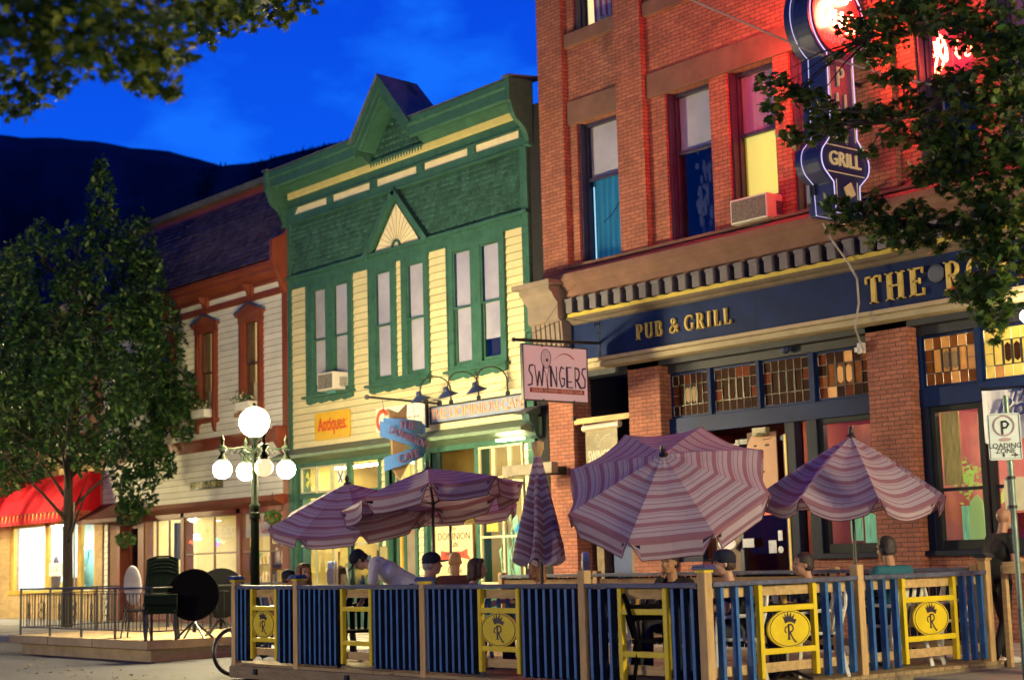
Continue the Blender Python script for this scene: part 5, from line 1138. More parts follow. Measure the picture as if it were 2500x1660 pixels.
shelfgoods(Wt, -32.8, -31.2, .7, .5, 2.0, 3, seed=11); shelfgoods(Wt, -37.6, -36.2, 2.9, .5, 2.0, 3, seed=13)
mb = MB(); mb.cb((-32.6, .12, 1.55), (.36, .01, .45)); mb.build('purple_poster', pm('purple_poster', (.12, .06, .14), .5), sw_)
o = board('shop_sign', 'narrow dark board with worn gold lettering on the lower white clapboards', 'sign', -35.33, -33.75, 3.37, 3.58, -.03, pm('dark_green_board', (.03, .04, .035), .5))
text('ONE OF A KIND', .19, pm('worn_gold', (.35, .28, .08), .5), o, MF(-34.54, -.063, 3.475), sx=1.15)
# doorway between the shops with tiled hood
mb = MB(); mb.prism([(-.75, 2.72), (-.75, 2.82), (.05, 3.3), (.05, 2.72)], 'x', -40.35, -37.95); hd = mb.build('door_hood', pm('dark_red_hood', (.10, .03, .02), .7, .3, 5), Wt, bev=.01)
mb = MB(); frame(mb, -39.3, -38.25, .15, 2.65, .25, .32, .1); mb.box(-39.2, -38.35, .29, .31, .2, 1.1); mb.box(-39.5, -39.3, .0, .3, .15, 2.65); mb.box(-38.25, -38.1, .0, .3, .15, 2.65); dr_ = mb.build('door', M_redt, Wt, bev=.006)
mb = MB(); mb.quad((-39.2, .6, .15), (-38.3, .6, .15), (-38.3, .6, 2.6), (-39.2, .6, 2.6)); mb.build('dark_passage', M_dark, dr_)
# hanging basket
def leaves(mb, n, c, r, size, rr, flat=1):
    for _ in range(n):
        d = Vector((rr.gauss(0, 1), rr.gauss(0, 1), rr.gauss(0, 1))).normalized()*r*rr.uniform(.55, 1); v = Vector(c)+Vector((d.x, d.y, d.z*flat))
        q = Vector((rr.gauss(0, 1), rr.gauss(0, 1), rr.gauss(0, .6))).normalized(); u = q.cross(Vector((rr.gauss(0, 1), rr.gauss(0, 1), 1))).normalized(); s = size*rr.uniform(.6, 1.2)
        mb.add([v-q*s, v-u*s*.45, v+q*s, v+u*s*.45], [(0, 1, 2, 3)])
def basket(label, loc, r=.3, flow=(.5, .05, .04)):
    t = thing('hanging_basket', label, 'flower basket', loc); rr = random.Random(int(loc[0]*10)); mb = MB(); leaves(mb, 700, (0, 0, 0), r, .05, rr, .75); mb.build('foliage', pm('basket_leaf', (.045, .12, .03), .6), t, fixn=False)
    mb = MB(); leaves(mb, 60, (0, 0, .03), r*1.05, .035, rr, .75); mb.build('blossom', pm('basket_blossom_%g' % flow[0], flow, .6), t, fixn=False)
    mb = MB(); mb.lathe([(.02, -.16), (.12, -.12), (.16, 0), (.15, .01)], n=14); mb.build('pot', M_wood, t); mb = MB()
    for k in range(3): mb.ring([(.15*math.cos(k*2.1), .15*math.sin(k*2.1), 0), (0, 0, .55)], .005, 4)
    mb.build('hanger', M_black, t); return t
basket('round leafy hanging basket under the tiled hood beside the red awning', (-37.95, -.5, 2.25), .27)
# ---------------------------------------------------------------- awning store
S = thing('store_building', 'old brick store with yellow brick front and a red scalloped awning', 'building')
M_yb = brickmat('buff_brick', (.48, .33, .15), (.38, .25, .11), (.3, .24, .15), dirt=.3)
M_och = pm('ochre_timber', (.42, .28, .05), .5)
mb = MB(); sh = [(-46.65, -44.28, .95, 2.9), (-43.92, -42.05, .95, 2.9), (-41.75, -40.9, .95, 2.9)]
sh = [(-46.65, -40.75, .95, 2.92)]
wall(mb, -54, -40.35, .15, 4.4, 0, sh, .3); mb.quad((-40.35, 0, .15), (-40.35, 1, .15), (-40.35, 1, 4.4), (-40.35, 0, 4.4)); mb.build('wall', M_yb, S)
mb = MB(); up2 = [(x, x+.9, 5.3, 7.4) for x in (-52, -49.6, -47.2, -44.8, -42.4)]
wall(mb, -54, -40.35, 4.4, 8.8, .05, up2, .2); mb.quad((-40.35, .05, 4.4), (-40.35, 9, 4.4), (-40.35, 9, 8.8), (-40.35, .05, 8.8)); mb.quad((-54, .05, 8.8), (-40.35, .05, 8.8), (-40.35, 9, 8.8), (-54, 9, 8.8)); mb.quad((-54, 0, .15), (-54, 9, .15), (-54, 9, 8.8), (-54, 0, 8.8)); mb.build('upper_wall', brickmat('dark_red_brick', (.16, .05, .03), (.10, .035, .025), (.05, .03, .03)), S)
mb = MB(); mb.prism([(-.4, 4.7), (-.4, 4.6), (-.3, 4.5), (0, 4.4), (.05, 4.75)], 'x', -54, -40.4); mb.prism([(-.35, 9.0), (-.35, 8.8), (0, 8.6), (.1, 9.0)], 'x', -54, -40.4); mb.build('cornice', pm('cream_cornice_paint', (.5, .42, .25), .6), S, bev=.01)
for x0, x1, z0, z1 in up2:
    mb = MB(); frame(mb, x0, x1, z0, z1, .15, .2, .06); mb.box(x0, x1, .155, .195, 6.3, 6.36); wn = mb.build('window', M_redt, S); mb = MB(); mb.box(x0, x1, .2, .21, z0, z1); mb.build('pane', M_blind, wn)
mb = MB()
for x in (-46.6, -44.1, -41.9, -40.85): mb.box(x-.12, x+.12, .05, .15, .95, 2.92)
mb.box(-46.65, -40.75, -.06, .12, .83, .97); mb.box(-46.65, -40.75, .05, .15, 2.8, 2.92); sfm = mb.build('shop_window', M_och, S, bev=.006)
mb = MB(); mb.quad((-46.5, .1, .97), (-40.9, .1, .97), (-40.9, .1, 2.8), (-46.5, .1, 2.8)); mb.build('pane', M_glassg, sfm)
room(S, -46.8, -40.5, .35, 2.6, .4, 3.0, pm('white_lit_wall', (.8, .85, .82), .8, .05), pm('pale_floor', (.4, .4, .35), .6))
panel(S, -46.2, -44.6, .9, 1.15, 2.85, (.9, 1, .92), 110); panel(S, -43.8, -42.3, .9, 1.15, 2.85, (.9, 1, .92), 110); panel(S, -41.7, -40.9, .9, 1.15, 2.85, (.92, 1, .88), 90)
mb = MB(); rr = random.Random(2)
for x, y, z, h in ((-41.6, .8, 2.2, .5), (-41.2, .9, 1.8, .5), (-41.0, .7, 1.3, .4)): leaves(mb, 260, (x, y, z), .25, .05, rr, 1.6)
mb.build('display_foliage', pm('display_leaf', (.12, .35, .12), .6), sfm, fixn=False)
mb = MB(); mb.lathe([(.08, 0), (.18, .15), (.16, .5), (.05, .6)], (-43.5, .9, 1.6), 12); mb.lathe([(.2, 0), (.3, .3), (.1, .9), (.12, 1.1)], (-43.3, 1.1, 1.0), 12); mb.build('display_dress', pm('teal_dress', (.2, .45, .45), .7), sfm, smooth=True)
mb = MB(); mb.lathe([(.1, 0), (.14, .2), (.16, .5), (.08, .62), (.06, .7), (.09, .8), (.02, .95)], (-44.9, .7, 1.0), 12); mb.build('display_mannequin', pm('dark_garment', (.08, .05, .05), .7), sfm, smooth=True)
for s_, z, x in (('E N D  O F', 2.5, -45.6), ('SEASON', 2.15, -45.55), ('SALE', 1.8, -45.5)): text(s_, .3, pm('grey_window_letters', (.3, .34, .33), .6), sfm, MF(x, .06, z), 'window_lettering', ext=.001, sx=.8)
mb = MB()
for x in (-43.7, -43.25, -42.8): mb.cb((x, .06, 1.55), (.42, .01, .36))
mb.build('white_cards', pm('white_paper', (.7, .68, .62)), sfm); text('S A', .26, M_black, sfm, MF(-43.48, .05, 1.55), 'window_lettering', ext=.001)
shelfgoods(S, -46.4, -45.2, 1.2, .6, 1.3, 1, seed=21); shelfgoods(S, -43.9, -42.3, 1.3, .6, 1.4, 1, seed=22)
# awning
t = thing('awning', 'red shop awning with scalloped gold streaked valance over the bright shop window', 'awning', (-44.2, 0, 4.1))
M_aw = pm('red_canvas', (.75, .015, .035), .7, .15, 2, trans=.45)
x0, x1 = -5.0, 3.75; mb = MB(); n = 46
cv = [(-.02, .1), (-.3, .05), (-.65, -.2), (-.95, -.6), (-1.15, -1.0)]
for i in range(n):
    a, b = x0+(x1-x0)*i/n, x0+(x1-x0)*(i+1)/n; sa, sb = .012*math.sin(i*2.1), .012*math.sin((i+1)*2.1)
    for k in range(4): mb.quad((a, cv[k][0], cv[k][1]+sa), (b, cv[k][0], cv[k][1]+sb), (b, cv[k+1][0], cv[k+1][1]+sb), (a, cv[k+1][0], cv[k+1][1]+sa))
for x in (x0, x1): mb.add([(x, p[0], p[1]) for p in cv]+[(x, 0, -1.0)], [(0, 1, 2, 3, 4, 5)])
mb.build('canvas', M_aw, t, fixn=False)
mb = MB(); n = 33*8; vs = []
for i in range(n+1):
    x = x0+(x1-x0)*i/n; vs += [(x, -1.15-.02*math.sin(i*math.pi/4), -1.0), (x, -1.17-.03*math.sin(i*math.pi/4), -1.24-.06*abs(math.sin(i*math.pi/8)))]
mb.add(vs, [(2*i, 2*i+2, 2*i+3, 2*i+1) for i in range(n)]); mb.build('valance', M_aw, t, fixn=False)
mb = MB()
for i in range(33): x = x0+(x1-x0)*(i+.5)/33; mb.add([(x-.02, -1.19, -1.02), (x+.03, -1.195, -1.02), (x+.02, -1.215, -1.2), (x, -1.215, -1.2)], [(0, 1, 2, 3)])
mb.build('gold_fringe_streaks', pm('gold_fringe', (.7, .4, .08), .6), t, fixn=False)
mb = MB(); [mb.ring([(x, -.03, -1.2), (x, -1.14, -1.03)], .015, 6) for x in (x0+.1, x1-.1, 0)]; mb.ring([(x0, -1.14, -1.02), (x1, -1.14, -1.02)], .015, 6); mb.build('rod', M_black, t)
# more street beyond on both sides, so the row carries on
# ---------------------------------------------------------------- street lamps
M_lp = pm('dark_green_lamp_iron', (.002, .004, .0025), .6, .3, 6, spec=.04)
M_globe = em('lit_globe', WARM, LAMP); M_globe2 = em('lit_small_globe', (1, .85, .46), LAMP*.62); M_glo = em('dim_globe', (1, .78, .45), .9)
def street_lamp(loc, label, unlit=3, rz=R(75.3)):
    t = thing('street_lamp', label, 'street lamp', loc, rz, 'globe street lamps along the kerb')
    mb = MB(); mb.lathe([(.2, 0), (.2, .08), (.17, .12), (.16, .4), (.13, .5), (.14, .55), (.1, .62), (.075, .8), (.07, 2.1), (.09, 2.12), (.09, 2.2), (.07, 2.22), (.085, 2.3), (.085, 2.34), (.06, 2.38), (.055, 3.1), (.08, 3.14), (.08, 3.2), (.05, 3.26), (.05, 3.36), (.1, 3.42), (.11, 3.47), (.07, 3.49)], n=16)
    mb.build('post', M_lp, t, smooth=True)
    mb = MB()
    for k in range(12): a = 2*math.pi*k/12; mb.cyl((.07*math.cos(a), .07*math.sin(a), .85), (.062*math.cos(a), .062*math.sin(a), 2.08), .009, n=5)
    mb.build('fluting', M_lp, t)
    mb = MB(); mb.sph((0, 0, 3.73), .25, 20, 12); mb.build('globe', M_globe, t, smooth=2)
    mb = MB(); mb.lathe([(.02, 3.97), (.05, 3.99), (.01, 4.06)], n=8); mb.build('finial', M_lp, t)
    for k in range(4):
        mb = MB()
        c, s = math.cos(k*math.pi/2), math.sin(k*math.pi/2)
        mb.ring([(c*r, s*r, z) for r, z in ((.05, 3.22), (.2, 3.3), (.4, 3.27), (.56, 3.3))], .022, 6)
        mb.ring([(c*r, s*r, z) for r, z in ((.05, 3.0), (.18, 3.06), (.26, 3.2), (.2, 3.28))], .014, 6)
        mb.ring([(c*r, s*r, z) for r, z in ((.3, 3.27), (.36, 3.18), (.44, 3.22), (.4, 3.27))], .01, 6)
        mb.lathe([(.03, 3.2), (.05, 3.24), (.09, 3.28), (.09, 3.3), (.03, 3.34), (.025, 3.4), (.04, 3.43), (.02, 3.47), (.004, 3.52)], (c*.55, s*.55, 0), 10)
        mb.lathe([(.07, 3.06), (.09, 3.1), (.03, 3.2)], (c*.55, s*.55, 0), 12)
        mb.build('arm', M_lp, t, smooth=True)
    for k in range(4):
        c, s = math.cos(k*math.pi/2), math.sin(k*math.pi/2)
        mb = MB(); mb.sph((c*.55, s*.55, 2.93), .155, 18, 10); mb.build('globe', M_glo if k == unlit else M_globe2, t, smooth=2)
    return t
lamp = street_lamp((-23.27, -5.35, .15), 'five globe street lamp in front of the white shop building')
dup(lamp, (-1.0, -5.35, .15), label='street lamp at the kerb further along the pub front')
t = thing('wall_lamp', 'small bright globe wall lamp on the navy pub fascia above the banner', 'wall lamp', tuple(onY(2506, 772, -.45)))
mb = MB(); mb.sph((0, 0, 0), .085, 16, 10); mb.build('globe', em('wall_globe', (1, .8, .42), 260), t, smooth=2)
mb = MB(); mb.ring([(0, .33, .05), (0, .1, .16), (0, 0, .1)], .014, 6); mb.cyl((0, .3, .05), (0, .34, .05), .05); mb.build('arm', M_black, t)
dup(lamp, (-22, -23.5, .0), label='street lamp on the camera side of the road'); dup(lamp, (13, -24.0, .0), label='street lamp behind the camera on the near kerb')
dup(lamp, (-44.5, -5.35, .15), label='street lamp far down the kerb beyond the leafy trees')
# ---------------------------------------------------------------- deck and fence
DZ = .22; FY, FX = -8.34, -10.2; PX = [-18.7, -17.17, -14.51, -11.84, -10.2]; PY = [-8.34, -6.12, -3.9]
t = thing('patio_deck', 'weathered raised timber deck under the parasols, edged by the blue fence', 'deck', (0, 0, 0))
mb = MB(); y = -8.38
rr = random.Random(5)
while y < -3.7: mb.box(-18.75+rr.uniform(-.01, .01), -10.12, y, y+.135, DZ-.035, DZ+rr.uniform(-.003, .003)); y += .142
mb.build('deck_boards', pm('deck_board', (.36, .26, .14), .8, .35, 2, .3, 30, stretch=(.4, 5, 2), c2=(.14, .09, .06), c2t=.55), t)
mb = MB(); mb.box(-18.75, -10.14, -8.42, -8.385, .03, DZ-.037)
mb.box(-10.16, -10.12, -8.38, -3.7, .03, DZ-.037); mb.box(-18.75, -18.71, -8.38, -3.7, .03, DZ-.037)
for x in np.arange(-18, -10.5, 1.2): mb.box(x, x+.09, -8.3, -3.8, .02, DZ-.04)
mb.build('rim_joist', pm('weathered_joist', (.25, .19, .12), .85, .3, 4, .3, 40, stretch=(.5, 3, 3), c2=(.12, .09, .06)), t, bev=.006)
mb = MB()
for x in (-18.1, -16.0, -13.2, -11.0): mb.box(x, x+.07, -8.45, -8.42, .09, .16)
mb.build('bracket_plate', M_black, t)
fn = thing('deck_fence', 'timber post fence round the deck with blue slats and yellow framed crown emblem panels', 'fence', (0, 0, 0))
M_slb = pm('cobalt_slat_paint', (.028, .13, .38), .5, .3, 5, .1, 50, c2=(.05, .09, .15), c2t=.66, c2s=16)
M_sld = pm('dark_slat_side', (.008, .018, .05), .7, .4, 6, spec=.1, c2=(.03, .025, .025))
M_ylw = pm('yellow_frame_paint', (.74, .56, .02), .45, .12, 4, c2=(.4, .3, .04), c2t=.7)
M_rail = pm('worn_blue_rail', (.08, .09, .16), .6, .4, 3, .2, 40, stretch=(.6, 3, 3), c2=(.28, .22, .17), c2t=.56)
M_post = M_tan
def post(x, y, h, cap):
    mb = MB(); mb.box(x-.05, x+.05, y-.05, y+.05, .03, h); p = mb.build('post', M_post, fn, bev=.008)
    if cap:
        mb = MB(); mb.box(x-.06, x+.06, y-.06, y+.06, h, h+.025); mb.build('cap_collar', M_ylw if cap == 1 else M_tan, p)
        mb = MB(); mb.box(x-.085, x+.085, y-.085, y+.085, h+.025, h+.05); mb.prism([(x-.085, h+.05), (x+.085, h+.05), (x+.05, h+.075), (x-.05, h+.075)], 'y', y-.08, y+.08); mb.build('cap', pm('blue_cap_paint', (.03, .06, .2), .4) if cap == 1 else pm('dark_cap', (.04, .045, .06), .4), p, bev=.006)
for x, h, c in ((PX[0], 1.27, 1), (PX[1], 1.27, 1), (PX[2], 1.22, 1), (PX[3], 1.33, 0), (PX[4], 1.29, 1)): post(x, FY, h, c)
post(FX, PY[1], 1.31, 0); post(FX, PY[2], 1.31, 2)
def emblem(par, T, rx, rz, disc=True):
    """crown over R on an oval; local x right, z up, facing -y; T places it"""
    mb = MB(); P = [(rx*math.cos(a), rz*math.sin(a)) for a in np.linspace(0, 2*math.pi, 33)[:-1]]; mb.prism(P, 'y', -.012, .012)
    d = mb.build('emblem_disc', M_ylw, par, M=T, bev=.003)
    mb = MB(); mb.ring([(p[0]*.92, -.013, p[1]*.92) for p in P], .0045, 5, closed=True)
    k = min(rx, rz)/.2
    cr_ = [(-.07, .055), (-.115, .135), (-.075, .11), (-.08, .165), (-.045, .115), (-.03, .185), (-.008, .12), (.03, .18), (.03, .115), (.085, .15), (.06, .1), (.115, .09), (.085, .055), (.09, .04), (.04, .065), (-.02, .07)]
    cr_ = [(p[0]*k, p[1]*k+.005) for p in cr_]; mb.prism(cr_, 'y', -.016, -.0125)
    def st(pts, w_):
        P_ = [Vector((p[0]*k, p[1]*k)) for p in pts]
        for i in range(len(P_)-1):
            dd_ = (P_[i+1]-P_[i]).normalized(); q = Vector((-dd_.y, dd_.x))*w_/2*k; pl = [P_[i]+q, P_[i+1]+q, P_[i+1]-q, P_[i]-q]; mb.prism([tuple(p) for p in pl], 'y', -.016, -.0125)
    st([(-.02, .05), (-.02, -.11)], .026); st([(-.045, -.11), (.008, -.11)], .008)
    st([(-.02, .03), (-.07, .02), (-.085, -.02), (-.06, -.04)], .014); st([(-.03, .045), (.03, .045), (.055, .01), (.045, -.02), (.0, -.035)], .017)
    st([(.0, -.035), (.04, -.1), (.08, -.14), (.1, -.14)], .018)
    mb.build('crown_and_letter', pm('dark_emblem_paint', (.03, .02, .05), .5), d, M=T)
def bay(p0, p1, outn, f0, f1, nl, nr, disc, zr0, zr1):
    """p0,p1: 2D ends; outn: outward normal (toward viewer side)"""
    p0, p1 = Vector(p0), Vector(p1); d = (p1-p0); L_ = d.length; d.normalize(); ang = math.atan2(d.y, d.x)
    T = Matrix.Translation((p0.x, p0.y, 0)) @ Matrix.Rotation(ang, 4, 'Z')   # local x along fence, -y outward
    def zt(s): return zr0+(zr1-zr0)*s/L_
    sd = .024; fo = -.064 if abs(d.x) > .5 else -.045
    mb = MB(); mb.prism([(.05, zt(0)), (L_-.05, zt(L_)), (L_-.05, zt(L_)-.045), (.05, zt(0)-.045)], 'y', -.06, .07); r_ = mb.build('top_rail', M_rail, fn, M=T, bev=.006)
    mb = MB(); mb.box(.05, L_-.05, .025, .062, zt(L_/2)-.15, zt(L_/2)-.055); mb.build('stringer', M_tanh, fn, M=T, bev=.004)
    mb = MB(); mb.box(.05, L_-.05, .025, .062, .33, .42); mb.build('stringer', M_tanh, fn, M=T, bev=.004)
    for a, b, n in ((.06, f0-.03, nl), (f1+.03, L_-.06, nr)):
        for i in range(n):
            s = a+(b-a)*(i+.6)/n; mb = MB(); w_ = .042; top = zt(s)-.05; e = random.uniform(-.004, .004)
            mb.prism([(fo, .27), (fo+.02, .25), (sd, .25), (sd, top), (fo, top)], 'x', s-w_/2+e, s+w_/2+e)
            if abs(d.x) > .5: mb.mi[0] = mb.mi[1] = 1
            mb.build('slat', [M_slb, M_sld], fn, M=T @ Matrix.Translation((0, 0, 0)), bev=.005)
    mb = MB(); tp = zt((f0+f1)/2)-.047
    mb.box(f0, f0+.055, -.035, .02, .28, tp); mb.box(f1-.055, f1, -.035, .02, .28, tp)
    mb.box(f0+.055, f1-.055, -.033, .018, .90, .955); mb.box(f0+.055, f1-.055, -.033, .018, .50, .555); fr = mb.build('yellow_frame', M_ylw, fn, M=T, bev=.005)
    if disc: emblem(fr, T @ Matrix.Translation(((f0+f1)/2, -.02, .7275)), min((f1-f0)/2-.045, .31), .178)
fA = lambda px, y=1500: onY(px, y, FY).x
bay((PX[0], FY), (PX[1], FY), 0, fA(616)-PX[0], fA(680)-PX[0], 3, 3, True, 1.22, 1.215)
bay((PX[1], FY), (PX[2], FY), 0, fA(836)-PX[1], fA(912)-PX[1], 8, 8, False, 1.215, 1.205)
bay((PX[2], FY), (PX[3], FY), 0, fA(1172)-PX[2], fA(1273)-PX[2], 8, 8, True, 1.205, 1.2)
bay((PX[3], FY), (PX[4], FY), 0, fA(1514)-PX[3], fA(1634)-PX[3], 3, 3, False, 1.2, 1.195)
fB = lambda px, y=1500: onX(px, y, FX).y
bay((FX, PY[0]), (FX, PY[1]), 0, fB(1848)-PY[0], fB(1990)-PY[0], 3, 3, True, 1.2, 1.2)
bay((FX, PY[1]), (FX, PY[2]), 0, fB(2200)-PY[1], fB(2332)-PY[1], 3, 3, True, 1.2, 1.2)
# back fence of the deck, along the sidewalk
fb = thing('deck_fence', 'plain slatted fence closing the deck along the sidewalk behind the seated people', 'fence', (0, 0, 0))
BY = -3.86
for x in (-18.6, -16.5, -14.4, -12.3, -10.35): mb = MB(); mb.box(x-.045, x+.045, BY-.045, BY+.045, .03, 1.27); mb.build('post', M_post, fb, bev=.008)
mb = MB(); mb.box(-18.6, -10.4, BY-.05, BY+.06, 1.19, 1.235); mb.build('top_rail', M_rail, fb, bev=.006)
for z in (.34, 1.07): mb = MB(); mb.box(-18.55, -10.4, BY+.0, BY+.035, z, z+.09); mb.build('stringer', M_tanh, fb)
x = -18.5
while x < -10.45:
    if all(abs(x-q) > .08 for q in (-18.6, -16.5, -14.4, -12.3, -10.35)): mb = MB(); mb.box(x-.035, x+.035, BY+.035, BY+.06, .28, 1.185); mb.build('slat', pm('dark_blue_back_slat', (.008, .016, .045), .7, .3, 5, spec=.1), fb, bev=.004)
    x += .098
# loose timber rail beyond the deck corner
mb = MB(); mb.bar((-10.0, -3.85, 1.22), (-8.0, -3.2, 1.26), .06, .13); mb.bar((-8.05, -3.2, .15), (-8.05, -3.2, 1.3), .08, .08); mb.bar((-10.05, -3.75, .15), (-10.05, -3.75, 1.25), .06, .06)
tag(mb.build('timber_barrier', M_tanh, bev=.006), 'pale timber rail running on from the dark capped fence post', 'barrier')
# ---------------------------------------------------------------- umbrellas
RC = Vector((.6386, .7691, 0)).normalized(); FC = Vector((-.7672, .6414, 0)).normalized()
M_u1 = pm('pale_mauve_canvas', (.47, .38, .48), .75, .08, 2, .15, 120, trans=.25); M_u2 = pm('wine_red_canvas', (.32, .15, .21), .75, .1, 2, .15, 120, trans=.2); M_u3 = pm('thin_plum_stripe', (.28, .14, .20), .75, .1, 2, trans=.2)
PER = [(0, .10, 0), (.10, .14, 2), (.14, .38, 0), (.38, .44, 2), (.44, .72, 0), (.72, 1.0, 1)]
def umbrella(label, c, n, ph, Rr, h, base, droop=.03, val=.14, rumple=0, seed=0, nper=6, cat='parasol'):
    t = thing('parasol', label, cat, base, group='striped parasols on the deck'); rr = random.Random(seed)
    c = Vector(c)-Vector(base); n = Vector(n).normalized(); u = Vector((0, 1, 0)).cross(n).normalized(); v = n.cross(u)
    def P(r, a, z): return c+u*(r*math.cos(a))+v*(r*math.sin(a))+n*z
    fracs = [0]+[((i+f1_)/nper) for i in range(nper) for _, f1_, _ in PER]; fracs = [.02]+[.05+.95*x for x in fracs[1:]]
    mats = [m for i in range(nper) for _, _, m in PER]
    ncol = 8; mb = MB(); rim = []
    for k in range(8):
        a0 = ph-k*math.pi/4; a1 = a0-math.pi/4; p0 = Vector((math.cos(a0), math.sin(a0))); p1 = Vector((math.cos(a1), math.sin(a1)))
        wob = rumple*rr.uniform(.3, 1); grid = []
        for f in fracs:
            row = []
            for j in range(ncol+1):
                s = j/ncol; q = p0*(1-s)+p1*s; sag = 4*s*(1-s)
                z = h*(1-f**1.12)+.007*math.sin(s*8+k*2.3)*math.sin(f*10+k*1.7)*sag-droop*sag*f*1.2-wob*sag*f*f*.5+wob*.12*math.sin(f*9+k)*sag
                rad = Rr*f*(1-.05*sag*f); row.append(c+u*q.x*rad+v*q.y*rad+n*z-Vector((0, 0, wob*.25*f*sag)))
            grid.append(row)
        for i in range(len(fracs)-1):
            mb.cur = mats[i]
            for j in range(ncol): mb.quad(grid[i][j], grid[i][j+1], grid[i+1][j+1], grid[i+1][j])
        # valance flap
        last = grid[-1]; vd = -(n*.25+Vector((0, 0, 1))).normalized()
        rows = [last]
        for q_ in range(1, 6):
            f = q_/5; row = []
            for j in range(ncol+1):
                s = j/ncol; e = min(s, 1-s); cornr = min(1, (e/.09))**.5 if f > .35 else 1
                inward = .5+(s-.5)*(1-.03*f); b = last[0]*(1-inward)+last[-1]*inward+(last[j]-(last[0]*(1-s)+last[-1]*s)); L2 = val*f*(cornr if e < .09 else 1)
                row.append(b+vd*L2+n*0+Vector((rr.uniform(-.003, .003), rr.uniform(-.003, .003), 0)))
            rows.append(row)
        for i in range(5):
            mb.cur = (1, 0, 0, 2, 0)[i]
            for j in range(ncol): mb.quad(rows[i][j], rows[i][j+1], rows[i+1][j+1], rows[i+1][j])
        rim.append(rows[-1])
    cn = mb.build('canopy', [M_u1, M_u2, M_u3], t, smooth=2, fixn=False)
    mb = MB()
    for row in rim: mb.ring([p for p in row], .006, 5)
    mb.build('piping', pm('wine_piping', (.12, .03, .05), .7), cn)
    for k in range(8): mb = MB(); a = ph-k*math.pi/4; mb.ring([P(.04, a, h-.06), P(Rr*.5, a, h*.55-.04), P(Rr*.98, a, -.01)], .007, 5); mb.ring([P(.04, a, h-.45), P(Rr*.5, a, h*.55-.04)], .006, 5); mb.build('rib', M_black, t)
    mb = MB(); j = c+n*(h-.45); mb.ring([c+n*(h+.02), j], .017, 8); mb.ring([j, Vector((j.x*.15, j.y*.15, max(1.05, j.z-.35))), Vector((0, 0, .9)), Vector((0, 0, 0))], .019, 8); mb.sph(j, .03, 10, 8); mb.lathe([(.03, 0), (.045, .05), (.03, .1)], Vector((0, 0, .95)), 10)
    mb.build('pole', M_black, t, smooth=True)
    mb = MB(); Mq = Matrix.Translation(c+n*h) @ n.to_track_quat('Z', 'Y').to_matrix().to_4x4(); mb.lathe([(.055, 0), (.05, .015), (.02, .03), (.03, .06), (.025, .09), (.008, .12)], (0, 0, 0), 12, Mq); mb.build('finial', M_black, t, smooth=True)
    mb = MB(); mb.lathe([(.22, 0), (.22, .05), (.05, .08), (.04, .3), (.03, .3)], n=16); mb.build('base', M_black, t, smooth=True)
    return t
def ncam(r, f): return Vector((0, 0, 1))+RC*r+FC*f
def below(c, n=None, h=.3):
    c = Vector(c); 
    if n is not None: n = Vector(n).normalized(); j = c+n*(h-.45); c = j
    return (c.x, c.y, DZ)
umbrella('large parasol tilted far toward the road, showing its whole striped top', (-12.05, -6.9, 2.24), (.44, -.57, 1), 2.84, 1.15, .34, below((-12.05, -6.9, 2.24), (.44, -.57, 1), .34), seed=1, val=.2)
c6_ = at(2079, 1205, 17.4); umbrella('creased peaked parasol with drooping panels at the pub end of the deck', (c6_.x, c6_.y, c6_.z-.02), ncam(.03, -.08), 2.5, 1.05, .64, (c6_.x, c6_.y, DZ), droop=.06, val=.10, rumple=.09, seed=2)
c1_ = at(858, 1262, 21.4); umbrella('low parasol at the lamp post end of the deck, tilted toward the road', c1_, ncam(-.08, -.26), .3, 1.12, .46, below(c1_), seed=3, val=.13)
c2_ = at(1055, 1212, 20.3); umbrella('wide flat parasol tipped away, its pale underside showing above the seated people', c2_, ncam(-.14, .10), .9, 1.18, .36, below(c2_), seed=4, val=.2)
c3_ = at(1098, 1238, 22.3); umbrella('purple looking parasol half hidden below and behind the wide flat one', c3_, ncam(0, -.12), 1.2, 1.0, .32, below(c3_), seed=5)
# furled parasol
b = at(1322, 1400, 18.0); t = thing('parasol', 'furled striped parasol with a wooden finial in front of the brick pier', 'parasol', (b.x, b.y, DZ), group='striped parasols on the deck')
mb = MB(); nf = 26; rows = []; zs = np.linspace(1.20, 2.42, 40)
for z in zs:
    f = (2.42-z)/1.22; row = []
    for k in range(nf*2):
        a = 2*math.pi*k/(nf*2); r = (.035+.20*f**.85)*(1+.34*math.sin(a*6+f*1.5+.4*math.sin(f*7))*min(1, f*1.6)+.1*math.sin(a*3+2)); row.append((r*math.cos(a), r*math.sin(a), z+.05*math.sin(a*6+1)*f))
    rows.append(row)
for i in range(len(zs)-1):
    f = 1-i/len(zs); mb.cur = [0, 0, 2, 0, 1, 1, 0, 2][(i//1) % 8 if 0 else int(i*1.0) % 8]
    for k in range(nf*2): j = (k+1) % (nf*2); mb.quad(rows[i][k], rows[i][j], rows[i+1][j], rows[i+1][k])
mb.build('canopy', [M_u1, M_u2, M_u3], t, smooth=2, fixn=False)
mb = MB(); mb.cyl((0, 0, 0), (0, 0, 1.6), .022); mb.lathe([(.2, 0), (.2, .05), (.04, .1), (.035, .3)], n=14); mb.build('pole', M_black, t, smooth=True)
mb = MB(); mb.lathe([(.03, 2.38), (.055, 2.44), (.07, 2.5), (.055, 2.56), (.04, 2.58)], n=10); mb.cb((0, 0, 2.52), (.1, .1, .09)); mb.build('finial', M_tan, t)
